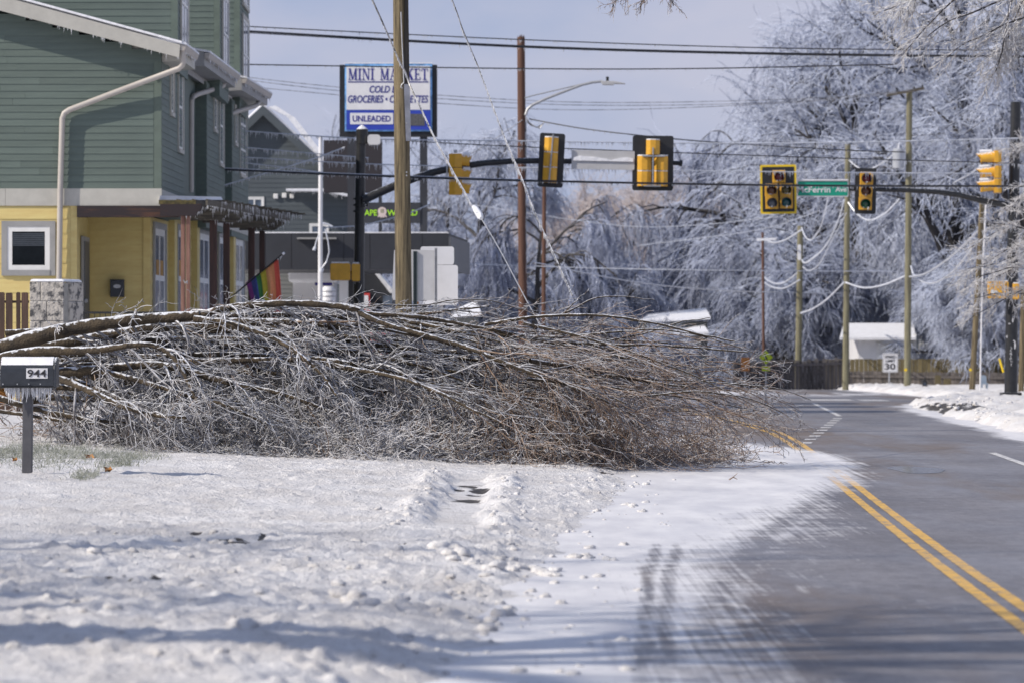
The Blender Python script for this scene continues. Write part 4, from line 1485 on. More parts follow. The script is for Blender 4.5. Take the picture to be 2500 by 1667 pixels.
    # set-back top storey: three blocks
    for (ya, yb, xc, xl, pitch, zb) in ((97., 100.2, 433, -420, 17.0, 8.7), (106., 109.3, 536, 430, 14.7, 8.7), (113., 116.8, 585, 540, 13.4, 8.7)):
        xr, xo = PX(xc, ya), PX(xl, ya)
        w = MB().box(xo, xr, ya + .01, yb, zb - .4, 13.2)
        o = w.build('wall', M['green'], root)
        tr = (16 if xc < 500 else 14) * ya / F
        boards(o, (0, ya + .01), 0, zb - .1, 13.1, pitch * ya / F, 'green', xo, xr - tr)
        MB().box(xr - tr + .002, xr + .01, ya - .014, ya + .1, zb - .1, 13.1).build('corner_trim', M['green_trim'], root)
        boards(o, (xr, ya + .11), math.pi / 2, zb - .1, 13.1, pitch * ya / F, 'green', 0, yb - ya - .12)
        L_ = yb - ya
        for k in range(2):
            window(root, (xr + .018, ya), math.pi / 2, L_ * .22, L_ * .86, 9.0 + k * 2.3, 10.9 + k * 2.3, trim='beige', tw=.10, fw=.09, bars=(1, 1), pane='glassfrost', tt=.04)
    # ground floor, front
    xs = hx(188)
    w = MB().box(LEFT, xs - .02, YF + .01, YF + 2.6, .2, ZB)
    yel = w.build('wall', M['yellow'], root)
    boards(yel, (0, YF + .01), 0, hz(680) - .325 * 7, ZB - .04, 35.9 * YF / F, 'yellow', LEFT, hx(172) - .003)
    MB().box(hx(172), xs, YF - .014, YF + .2, .2, ZB - .004).build('corner_trim', M['yellow'], root)
    w1 = window(root, (0, YF - .012), 0, hx(18), hx(122), hz(660), hz(554), tw=.125, fw=.11, tt=.035)
    b = MB()
    for k in range(7): b.box(hx(31), hx(109), YF - .030, YF - .024, hz(570 + 4.6 * k + 3.4), hz(570 + 4.6 * k))
    b.build('blind', mat('dark_window_blind', (.045, .055, .07), .5), w1)
    # porch recess
    YP = 97.5
    w = MB().box(PX(200, YP), PX(366, YP), YP, YP + .2, .2, ZB + .1)
    bk = w.build('wall', M['yellow'], root)
    boards(bk, (0, YP), 0, PZ(790, YP) - .32 * 5, ZB, 36.0 * YP / F, 'yellow', PX(220, YP), PX(350, YP) - .002)
    MB().box(PX(206, YP), PX(219.5, YP), YP - .03, YP + .1, .2, ZB + .1).build('corner_trim', M['yellow'], root)
    MB().box(PX(350, YP), PX(367, YP), YP - .04, YP + .1, .2, ZB + .1).build('corner_trim', M['yellow'], root)
    MB().box(PX(195, YP) - 1, PX(366, YP) + .6, YF, YP + .3, ZB + .002, ZB + .1).build('porch_ceiling', M['beam'], root)
    b = MB().box(xs + .004, hx(437), YF - .06, YF + .16, hz(531), ZB - .004)
    b.build('porch_beam', M['beam'], root)
    d = MB()
    rot_box(d, (xs, YF), math.pi / 2, .9, 2.3, 0, .05, .5, hz(574))
    dr = d.build('door', M['greytrim'], root)
    d = MB()
    rot_box(d, (xs, YF), math.pi / 2, 1.05, 2.15, .05, .065, .6, hz(586))
    d.build('door_panel', mat('slate_grey_door', (.085, .09, .10), .45), dr)
    MB().disc((xs + .06, YF + 1.15, hz(733)), (1, 0, 0), .05, .06, 10).build('handle', M['galv'], dr)
    # ground floor along the street: piers, windows and returns
    A_ = Vector((PX(366, YP), YP, 0)); C_ = Vector((PX(598, 117.), 117., 0))
    an = math.atan2(C_.y - A_.y, C_.x - A_.x)
    tot = (C_ - A_).length
    w = MB()
    rot_box(w, (A_.x, A_.y), an, 0, tot, -.8, 0, .2, ZB + .25)
    st = w.build('wall', M['yellow'], root)
    u = (C_ - A_).normalized()
    def along(x):
        k = (x - CX) / F
        return (k * A_.y - A_.x) / (u.x - k * u.y)
    boards(st, (A_.x, A_.y), an, .5, ZB + .2, .33, 'yellow', .05, tot - .05)
    for (x0, x1, y0, y1, bars) in ((373, 399, 560, 800, (1, 1)), (430, 441, 563, 800, (0, 1)), (482, 507, 572, 800, (1, 1)), (531, 543, 580, 800, (0, 1)), (570, 591, 586, 800, (1, 1))):
        s0, s1 = along(x0), along(x1)
        m = A_.y + u.y * (s0 + s1) / 2
        wn = window(root, (A_.x + .018, A_.y), an, s0, s1, PZ(y1, m), PZ(y0, m), trim='greytrim', tw=.14, fw=.16, bars=bars, pane='glassfrost', tt=.05)
        if x0 < 440:
            c = MB()
            rot_box(c, (A_.x + .018, A_.y), an, s0 + (s1 - s0) * .2, s1 - (s1 - s0) * .15, .012, .016, PZ(680, m), PZ(636, m))
            c.build('curtain', M['curtain'], wn)
    for x in (410, 466, 556):
        s0 = along(x)
        p = MB()
        rot_box(p, (A_.x, A_.y), an, s0, s0 + .5, -.1, .16, .4, ZB + .15)
        p.build('pier', M['yellow'], root)


townhouse()


def small_parts_of_house():
    YP = 97.42
    x0, x1 = PX(270, YP), PX(304, YP)
    z0, z1 = PZ(726, YP), PZ(684, YP)
    t = thing('wall_mailbox', ((x0 + x1) / 2, YP, z0), 'black wall mounted letter box with an oval badge on the yellow porch wall', 'mailbox')
    b = MB().prism([(x0, YP - .13, z0), (x0, YP - .13, z1 - .03), (x0, YP - .05, z1), (x0, YP, z1), (x0, YP, z0)], (x1 - x0, 0, 0))
    b.build('box', M['mailbox'], t, bevel=.008)
    MB().box(x0 - .006, x1 + .006, YP - .142, YP, z1 - .012, z1 + .008).build('lid', M['black'], t)
    b = MB()
    c = Vector(((x0 + x1) / 2, YP - .131, PZ(700, YP)))
    b.prism([(c.x + .085 * math.cos(a), c.y, c.z + .045 * math.sin(a)) for a in np.linspace(0, 2 * math.pi, 18, False)], (0, -.006, 0))
    b.build('badge', M['galv'], t)
    # porch railing
    YR = 94.1
    t = thing('porch_railing', (PX(300, YR), YR, .8), 'black metal railing with thin balusters along the porch front', 'railing')
    MB().box(PX(200, YR), PX(436, YR), YR - .02, YR + .02, PZ(766, YR), PZ(761, YR)).build('rail', M['black'], t)
    MB().box(PX(200, YR), PX(436, YR), YR - .015, YR + .015, PZ(835, YR), PZ(831, YR)).build('rail', M['black'], t)
    me = MB().box(-.008, .008, -.008, .008, 0, 68 * YR / F)
    src = None
    for i in range(18):
        x = PX(204 + i * 13.4, YR)
        if src is None:
            src = MB().box(x - .008, x + .008, YR - .008, YR + .008, PZ(832, YR), PZ(765, YR)).build('baluster', M['black'], t)
        else:
            o = src.copy(); COL.objects.link(o); o.location.x += i * 13.4 * YR / F
    # pergola along the street side
    posts = [(453, 94.35, .20, 'pergola_l'), (521, 97.2, .165, 'pergola'), (553, 98.8, .15, 'pergola'), (614, 102.5, .155, 'pergola'), (640, 104.6, .135, 'pergola')]
    t = thing('pergola', (PX(521, 97.2), 97.2, .6), 'weathered red brown pergola hung with icicles beside the townhouse', 'pergola')
    zt = HC + 3.54
    for (x, Y, wd, mk) in posts:
        X = PX(x, Y)
        b = MB()
        if mk == 'pergola_l':
            b.box(X - wd / 2, X - .012, Y - .07, Y + .07, .3, zt - .28)
            b.box(X + .012, X + wd / 2, Y - .07, Y + .07, .3, zt - .28)
        else:
            b.box(X - wd / 2, X + wd / 2, Y - wd / 2, Y + wd / 2, .3, zt - .28)
        b.build('post', M[mk], t, bevel=.006)
    # knot of wire on the pale post
    b = MB()
    for k in range(5): b.tube([P(447 + k, 684 + k * 2, 94.2), P(452 + k, 690, 94.18), P(458, 686 + k * 2, 94.2)], .008, 5)
    b.build('wire_knot', M['galv'], t)
    for i, (x, Y, wd, mk) in enumerate(posts):
        X = PX(x, Y)
        e = [.36, .34, .40, .55, .55][i]
        l = -.55
        y0 = Y - .17
        o = [(X + l, y0, zt - .02), (X + l, y0, zt - .28), (X + e * .55, y0, zt - .28), (X + e, y0, zt - .12), (X + e, y0, zt - .02)]
        m = M['rafter'] if i else M['beam']
        for dy in ((0,) if i == 4 else (0, .26)):
            bm = MB().prism([(p[0], p[1] + dy, p[2]) for p in o], (0, .06, 0)).build('cross_beam', m, t)
            icicle_line((X + .0, y0 + dy + .03, zt - .28), (X + e, y0 + dy + .03, zt - .16), 22, .03, .13, .009, bm)
    a, c = Vector((PX(466, 94.4), 94.4, zt - .02)), Vector((PX(652, 104.8), 104.8, zt - .02))
    for k, off in enumerate((-.3, .05, .35)):
        pl = MB().bar(a + Vector((off, 0, .05)), c + Vector((off * 1.2 + .12, 0, .05)), .05, .13).build('purlin', M['rafter'], t)
        icicle_line(a + Vector((off, 0, -.01)), c + Vector((off * 1.2 + .12, 0, -.01)), 12, .03, .22, .009, pl)
    for k in range(12):
        Y = 95.9 + k * .76
        f = (Y - 94.4) / 10.4
        X = a.x + (c.x - a.x) * f
        sl_ = MB().box(X - .42, X + .50 + .55 * f, Y - .02, Y + .03, zt + .095, zt + .135).build('slat', M['rafter'], t)
        icicle_line((X - .2, Y, zt + .095), (X + .48 + .55 * f, Y, zt + .095), 20, .03, .20, .009, sl_)
    b = MB().prism([P(388, 494, 94.5), P(545, 490, 99), P(540, 481, 99), P(390, 478, 94.5)][::-1], (-.15, 1.6, 0))
    b.build('snowy_panel', M['roofsnow'], t)
    b = MB().box(PX(388, 94.4), PX(478, 94.4), 94.35, 94.42, PZ(500, 94.4), PZ(489, 94.4))
    b.build('mossy_board', mat('mossy_wood', (.17, .14, .05), .9, .4, 12, col2=(.05, .045, .025), top=.4), t)
    # rainbow flag
    a, c = P(561, 729, 98.6), P(690, 621, 97.4)
    t = thing('rainbow_flag', a, 'rainbow striped flag hanging from a slanted pole on a pergola post', 'flag')
    b = MB().tube([a, c], .018, 8)
    pl = b.build('pole', M['black'], t)
    MB().disc(c, (1, -.3, .8), .03, .05, 8).build('finial', M['ice'], pl)
    icicle_line(a.lerp(c, .9), c, 30, .04, .13, .008, pl)
    cols = [(.56, .09, .07), (.62, .26, .13), (.66, .32, .15), (.52, .47, .06), (.05, .20, .07), (.06, .09, .34), (.22, .05, .26)]
    ms = [mat('flag_stripe', q, .75, .08, 20) for q in cols]
    edges = [0, .14, .30, .40, .56, .70, .85, 1.0]
    tops = lambda u: (679 - 79 * u, 632 + 59 * u)
    def cloth(u, v):
        x, y = tops(u)
        xb = 690 - 62 * u ** .9
        yb = 800
        X = x + (xb - x) * v ** .8 + 3 * math.sin(v * 5 + u * 4) * v
        Yp = y + (yb - y) * v
        return P(X, Yp, 97.5 + 1.0 * u + (.10 * math.sin(u * 15) + .05 * math.sin(u * 31 + v * 3)) * v ** .5)
    nu, nv = 56, 24
    b = MB()
    V = [cloth(i / nu, j / nv) for j in range(nv + 1) for i in range(nu + 1)]
    fq = [[] for _ in cols]
    for j in range(nv):
        for i in range(nu):
            um = (i + .5) / nu
            k = next(q for q in range(7) if um < edges[q + 1] or q == 6)
            fq[k].append((j * (nu + 1) + i, (j + 1) * (nu + 1) + i, (j + 1) * (nu + 1) + i + 1, j * (nu + 1) + i + 1))
    b.v = [tuple(p) for p in V]
    for k, q in enumerate(fq):
        b.f += q; b.m += [k] * len(q)
    o = b.build('cloth', ms, t, smooth=True)
    sd = o.modifiers.new('thickness', 'SOLIDIFY'); sd.thickness = .004


small_parts_of_house()


def pillar_and_fence():
    Y = 80.0
    x0, x1 = PX(72, Y), PX(156, Y)
    zb, zt = base_z(x0, Y) - .1, PZ(688, Y)
    dp = (x1 - x0) * 1.0
    t = thing('block_pillar', ((x0 + x1) / 2, Y + dp / 2, zb), 'mottled grey concrete block pillar capped with snow, beside the wooden picket fence', 'pillar')
    sk = .30
    core = MB().hexa([(x0 + .02, Y + .02, zb), (x1 - .02, Y + .02, zb), (x1 + sk - .02, Y + dp, zb), (x0 + sk, Y + dp, zb), (x0 + .02, Y + .02, zt - .02), (x1 - .02, Y + .02, zt - .02), (x1 + sk - .02, Y + dp, zt - .02), (x0 + sk, Y + dp, zt - .02)]).build('core', M['mortar'], t)
    n = 7
    h = (zt - zb) / n
    for i in range(n):
        cuts = [0, .5, 1] if i % 2 else [0, .32, 1]
        for a, c in zip(cuts[:-1], cuts[1:]):
            j = random.uniform(-.008, .008)
            xa, xc = x0 + (x1 - x0) * a + .004, x0 + (x1 - x0) * c - .004
            fr = Y + j
            MB().hexa([(xa, fr, zb + i * h + .005), (xc, fr, zb + i * h + .005), (xc + (.004 if c == 1 else 0), Y + .2, zb + i * h + .005), (xa, Y + .2, zb + i * h + .005),
                       (xa, fr, zb + (i + 1) * h - .005), (xc, fr, zb + (i + 1) * h - .005), (xc + (.004 if c == 1 else 0), Y + .2, zb + (i + 1) * h - .005), (xa, Y + .2, zb + (i + 1) * h - .005)]).build('block', M['block'], t, bevel=.012)
        xa, ya = x1 + .004, Y + .2
        MB().hexa([(xa, Y + .2, zb + i * h + .005), (x1 + .10, Y + .2, zb + i * h + .005), (x1 + sk, Y + dp, zb + i * h + .005), (x1 + sk - .25, Y + dp, zb + i * h + .005),
                   (xa, Y + .2, zb + (i + 1) * h - .005), (x1 + .10, Y + .2, zb + (i + 1) * h - .005), (x1 + sk, Y + dp, zb + (i + 1) * h - .005), (x1 + sk - .25, Y + dp, zb + (i + 1) * h - .005)]).build('block', M['block'], t, bevel=.012)
    MB().hexa([(x0 - .01, Y - .02, zt), (x1 + .01, Y - .02, zt), (x1 + sk, Y + dp, zt), (x0 + sk, Y + dp, zt), (x0 + .03, Y + .03, zt + .05), (x1 - .03, Y + .03, zt + .05), (x1 + sk - .05, Y + dp - .05, zt + .05), (x0 + sk, Y + dp - .05, zt + .05)]).build('snow_cap', M['roofsnow'], t, bevel=.02)
    # picket fence
    YK = 81.5
    t = thing('picket_fence', (PX(20, YK), YK, base_z(PX(20, YK), YK)), 'short run of brown wooden pickets next to the block pillar', 'fence')
    for k in range(14):
        xa = PX(69 - k * 19.2, YK)
        wd = 16.6 * YK / F
        if k in (1,): wd *= .62
        top = PZ(714 + random.uniform(-1.5, 1.5), YK)
        y = YK + random.uniform(-.01, .01)
        c = .02
        MB().prism([(xa - wd, y, .3), (xa, y, .3), (xa, y, top - c), (xa - c, y, top), (xa - wd + c, y, top), (xa - wd, y, top - c)], (0, .02, 0)).build('picket', M['fence'], t)
    MB().box(PX(-200, YK), PX(70, YK), YK + .025, YK + .08, PZ(740, YK), PZ(734, YK)).build('rail', M['fence'], t)
    MB().box(PX(-200, YK), PX(70, YK), YK + .025, YK + .08, PZ(850, YK), PZ(844, YK)).build('rail', M['fence'], t)


pillar_and_fence()


def street_mailbox():
    Y = 48.5
    p = ground_hit(67, 1160)
    Y = p.y
    t = thing('street_mailbox', (PX(67, Y), Y, p.z), 'charcoal kerbside mailbox numbered 944, icicles under it, on a square grey post', 'mailbox')
    w = 12.5 * Y / F
    MB().hexa([(PX(54, Y), Y - w, p.z - .2), (PX(78, Y), Y - w, p.z - .2), (PX(78, Y), Y + w, p.z - .2), (PX(54, Y), Y + w, p.z - .2),
               (PX(57, Y), Y - w, PZ(946, Y)), (PX(80.5, Y), Y - w, PZ(946, Y)), (PX(80.5, Y), Y + w, PZ(946, Y)), (PX(57, Y), Y + w, PZ(946, Y))]).build('post', M['post'], t, bevel=.006)
    xa, xb = PX(4, Y), PX(136, Y)
    zb, zt = PZ(942, Y), PZ(872, Y)
    R = .155
    prof = [(-R, zb), (-R, zt - .17)] + [(-R * math.cos(a), zt - .17 + .17 * math.sin(a)) for a in np.linspace(0, math.pi, 14)[1:-1]] + [(R, zt - .17), (R, zb)]
    sk = .05
    b = MB().prism([(xa, Y + q, z) for q, z in prof], (xb - xa, -sk, 0))
    b.build('box', M['mailbox'], t, bevel=.006)
    MB().prism([(xb, Y - sk + q * 1.06, zb - .006 + (z - zb) * 1.03) for q, z in prof], (.028, 0, 0)).build('door', M['mailbox'], t, bevel=.004)
    MB().box(xa + .02, xb - .01, Y - R - sk - .004, Y + R - .05, zb - .018, zb - .001).build('floor_plate', M['black'], t)
    b = MB()
    for x in (12, 47, 75, 103, 121): b.disc((PX(x, Y), Y - R - sk * .6, zb + .025), (0, -1, 0), .008, .012, 8)
    b.build('rivet', M['galv'], t)
    # crust of ice on the lid
    b = MB()
    b.prism([(xa + .01, Y + q * 1.01, z + .008) for q, z in prof[3:-3]] + [(xa + .01, Y + q * .9, z - .004) for q, z in prof[3:-3]][::-1], (xb - xa - .02, -sk, 0))
    b.build('ice_crust', M['roofsnow'], t)
    yl = Y - R - .004
    MB().box(PX(69, Y), PX(121, Y), yl - .046, yl - .036, PZ(923, Y), PZ(898, Y)).build('number_plate', M['signwhite'], t)
    text('944', PX(95, Y), yl - .048, PZ(910.5, Y), PX(118, Y) - PX(72, Y), 18 * Y / F, M['signtext'], t, name='house_number', off=.015)
    r = np.random.default_rng(3)
    n = 84
    xs = xa + .05 + (xb - xa - .08) * r.random(n)
    ll = .05 + .14 * r.random(n) ** 1.4
    St = np.stack([xs, Y - R - sk * .5 + .02 + .05 * r.random(n), np.full(n, zb - .012)], -1)
    Pn, Rn = icicles(St, ll, .0095, r)
    Strands().add(Pn, Rn, 6).build('icicles', M['ice'], t, kind='stuff')


TXT = []


def text(s, x, y, z, w, h, m, parent, name='lettering', shear=0.0, off=0.0, rot=(math.radians(90), 0, 0), spacing=1.0):
    """Printed lettering centred at (x, y, z), fitted to w by h when the scene is finished."""
    c = bpy.data.curves.new(name, 'FONT')
    c.body = s
    c.align_x = 'CENTER'
    c.align_y = 'CENTER'
    c.shear = shear
    c.offset = off
    c.space_character = spacing
    c.extrude = .004
    c.materials.append(m)
    o = bpy.data.objects.new(name, c)
    COL.objects.link(o)
    o.parent = parent
    o.location = Vector((x, y, z)) - ORG[parent]
    o.rotation_euler = rot
    ORG[o] = ORG[parent]
    TXT.append((o, x, z, w, h))
    return o


street_mailbox()


# ---------------------------------------------------------------- traffic signals
def rrect(x0, x1, z0, z1, r, n=4):
    p = []
    for (cx, cz, a0) in ((x1 - r, z1 - r, 0), (x0 + r, z1 - r, 90), (x0 + r, z0 + r, 180), (x1 - r, z0 + r, 270)):
        for i in range(n + 1):
            a = math.radians(a0 + 90 * i / n)
            p.append((cx + r * math.cos(a), cz + r * math.sin(a)))
    return p


def plate(mb, x0, x1, z0, z1, r, y, d, mi=0):
    return mb.prism([(x, y, z) for x, z in rrect(x0, x1, z0, z1, r)], (0, d, 0), mi)


def tilt(t, deg): t.rotation_euler = (0, math.radians(deg), 0)


def visor(parent, c, r, ln, d, m):
    """Tunnel hood over a lens: open at the bottom. d is the direction the lens faces."""
    c, d = Vector(c), Vector(d).normalized()
    u = Vector((0, 0, 1)).cross(d).normalized()
    b = MB()
    n = 14
    v, f = [], []
    for (k, rr, e) in ((0, r, 0), (1, r, 1), (2, r - .012, 1), (3, r - .012, 0)):
        for i in range(n + 1):
            a = math.radians(-50 + 280 * i / n)
            L_ = ln * (1.0 if e else 0)
            if e: L_ = ln * (.72 + .28 * max(0, math.sin(a)))
            v.append(c + u * (rr * math.cos(a)) + Vector((0, 0, rr * math.sin(a))) + d * L_)
    for k in range(3):
        for i in range(n):
            f.append((k * (n + 1) + i, k * (n + 1) + i + 1, (k + 1) * (n + 1) + i + 1, (k + 1) * (n + 1) + i))
    b.add(v, f)
    return b.build('visor', M[m], parent, smooth=True)


def front_signal(name, label, Y, plate_px, secs, border, group, rot):
    """Signal facing the camera. secs: (lens column, lens row, lens material)."""
    x0, y0, x1, y1 = plate_px
    cx, cz = PX((x0 + x1) / 2, Y), PZ((y0 + y1) / 2, Y)
    t = thing('traffic_signal', (cx, Y, cz), label, 'traffic light', group)
    s = Y / F
    if border:
        plate(MB(), PX(x0, Y), PX(x1, Y), PZ(y1, Y), PZ(y0, Y), .05, Y - .012, .01).build('reflective_border', M['bordyellow'], t)
        e = 5.2 * s
        plate(MB(), PX(x0, Y) + e, PX(x1, Y) - e, PZ(y1, Y) + e, PZ(y0, Y) - e, .02, Y - .02, .03).build('backplate', M['black'], t)
    else:
        plate(MB(), PX(x0, Y), PX(x1, Y), PZ(y1, Y), PZ(y0, Y), .06, Y - .02, .02).build('backplate', M['black'], t)
    hw = 15.7 * s
    for (lx, ly, lm) in secs:
        X, Z = PX(lx, Y), PZ(ly, Y)
        h = MB()
        h.box(X - hw, X + hw, Y - .10, Y + .16, Z - hw + .004, Z + hw - .004)
        o = h.build('housing', M['sigyellow'], t, bevel=.012)
        b = MB()
        n = 20
        R = 11.6 * s
        v = [Vector((X, Y - .135, Z))]
        for q in (.55, 1.0):
            for i in range(n):
                a = 2 * math.pi * i / n
                v.append(Vector((X + q * R * math.cos(a), Y - .135 + .028 * q * q, Z + q * R * math.sin(a))))
        f = [(0, 1 + (i + 1) % n, 1 + i) for i in range(n)] + [(1 + i, 1 + (i + 1) % n, 1 + n + (i + 1) % n, 1 + n + i) for i in range(n)]
        b.add(v, f)
        b.build('lens', M[lm], o, smooth=True)
        visor(o, (X, Y - .10, Z), R + .010, .21, (0, -1, -.10), 'black')
        icicle_line((X - R * .7, Y - .25, Z - R * .75), (X + R * .7, Y - .25, Z - R * .75), 11, .03, .12, .008, o)
    tilt(t, rot)
    return t


def back_signal(label, Y, plate_px, secs, group, rot, bracket):
    """Signal seen from behind: black backplate and faceted yellow housings."""
    x0, y0, x1, y1 = plate_px
    cx, cz = PX((x0 + x1) / 2, Y), PZ((y0 + y1) / 2, Y)
    t = thing('traffic_signal', (cx, Y, cz), label, 'traffic light', group)
    plate(MB(), PX(x0, Y), PX(x1, Y), PZ(y1, Y), PZ(y0, Y), .06, Y, .02).build('backplate', M['black'], t)
    for (a, b_, c, d) in secs:
        X0, X1, Z1, Z0 = PX(a, Y), PX(c, Y), PZ(b_, Y), PZ(d, Y)
        w = X1 - X0
        pr = [(X0, Y - .002), (X0, Y - .13), (X0 + w * .30, Y - .20), (X0 + w * .70, Y - .20), (X1, Y - .13), (X1, Y - .002)]
        b = MB().prism([(p, q, Z0) for p, q in pr], (0, 0, Z1 - Z0))
        o = b.build('housing', M['sigyellow'], t, bevel=.008)
        b = MB().prism([(p, q, Z1 + .002) for p, q in pr[1:-1]], (0, 0, .025))
        b.build('snow_cap', M['roofsnow'], o)
    for (xa, ya, xb, yb) in bracket:
        w = 3.4 * Y / F
        b = MB()
        b.bar((PX(xa, Y), Y - .235, PZ(ya, Y)), (PX(xb, Y), Y - .235, PZ(yb, Y)), w, .05, (0, 1, 0))
        b.bar((PX(xa, Y), Y - .268, PZ(ya, Y)), (PX(xb, Y), Y - .268, PZ(yb, Y)), w * .35, .02, (0, 1, 0))
        b.build('bracket', M['galv'], t)
    tilt(t, rot)
    return t


def side_signal(label, Y, x_body0, x_body1, x_tip, rows, group):
    """Signal seen from the side: slim housing and three hoods pointing across the picture."""
    sgn = 1 if x_tip > x_body0 else -1
    X0, X1, XT = PX(x_body0, Y), PX(x_body1, Y), PX(x_tip, Y)
    t = thing('traffic_signal', ((X0 + X1) / 2, Y, PZ(rows[-1][1], Y)), label, 'traffic light', group)
    for (ya, yb) in rows:
        Z1, Z0 = PZ(ya, Y), PZ(yb, Y)
        h = MB()
        wb = (X1 - X0)
        if sgn > 0: pr = [(X0, .13), (X0 + wb * .45, .175), (X1, .175), (X1, -.175), (X0 + wb * .45, -.175), (X0, -.13)]
        else: pr = [(X1, .13), (X0 + wb * .55, .175), (X0, .175), (X0, -.175), (X0 + wb * .55, -.175), (X1, -.13)]
        h.prism([(p, Y + q, Z0 + .004) for p, q in pr], (0, 0, Z1 - Z0 - .008))
        o = h.build('housing', M['sigyellow'], t, bevel=.008)
        xe = X1 if sgn > 0 else X0
        c = ((xe), Y, (Z0 + Z1) / 2)
        R = (Z1 - Z0) * .43
        b = MB().disc(c, (sgn, 0, 0), R * .93, .02, 18).build('lens', M['redlens'], o)
        visor(o, c, R, abs(XT - xe), (sgn, 0, -.12), 'sigyellow')
        s = MB().tube([(xe + sgn * abs(XT - xe) * .1, Y, Z0 + (Z1 - Z0) * .955), (xe + sgn * abs(XT - xe) * .8, Y, Z0 + (Z1 - Z0) * .93)], .05, 8)
        s.build('snow_cap', M['roofsnow'], o, smooth=True)
    b = MB().bar((X0 + (X1 - X0) * .5, Y, PZ(rows[0][0], Y) + .02), (X0 + (X1 - X0) * .5, Y, PZ(rows[0][0], Y) + .10), .10, .10)
    b.bar(((X0 if sgn > 0 else X1) - sgn * .05, Y - .1, PZ(rows[0][0] + 4, Y)), ((X0 if sgn > 0 else X1) - sgn * .05, Y - .1, PZ(rows[-1][1] - 4, Y)), .03, .03)
    b.build('bracket', M['galv'], t)
    return t


YL, YRt = 112.0, 124.0
GS = 'traffic signals on the mast arms'


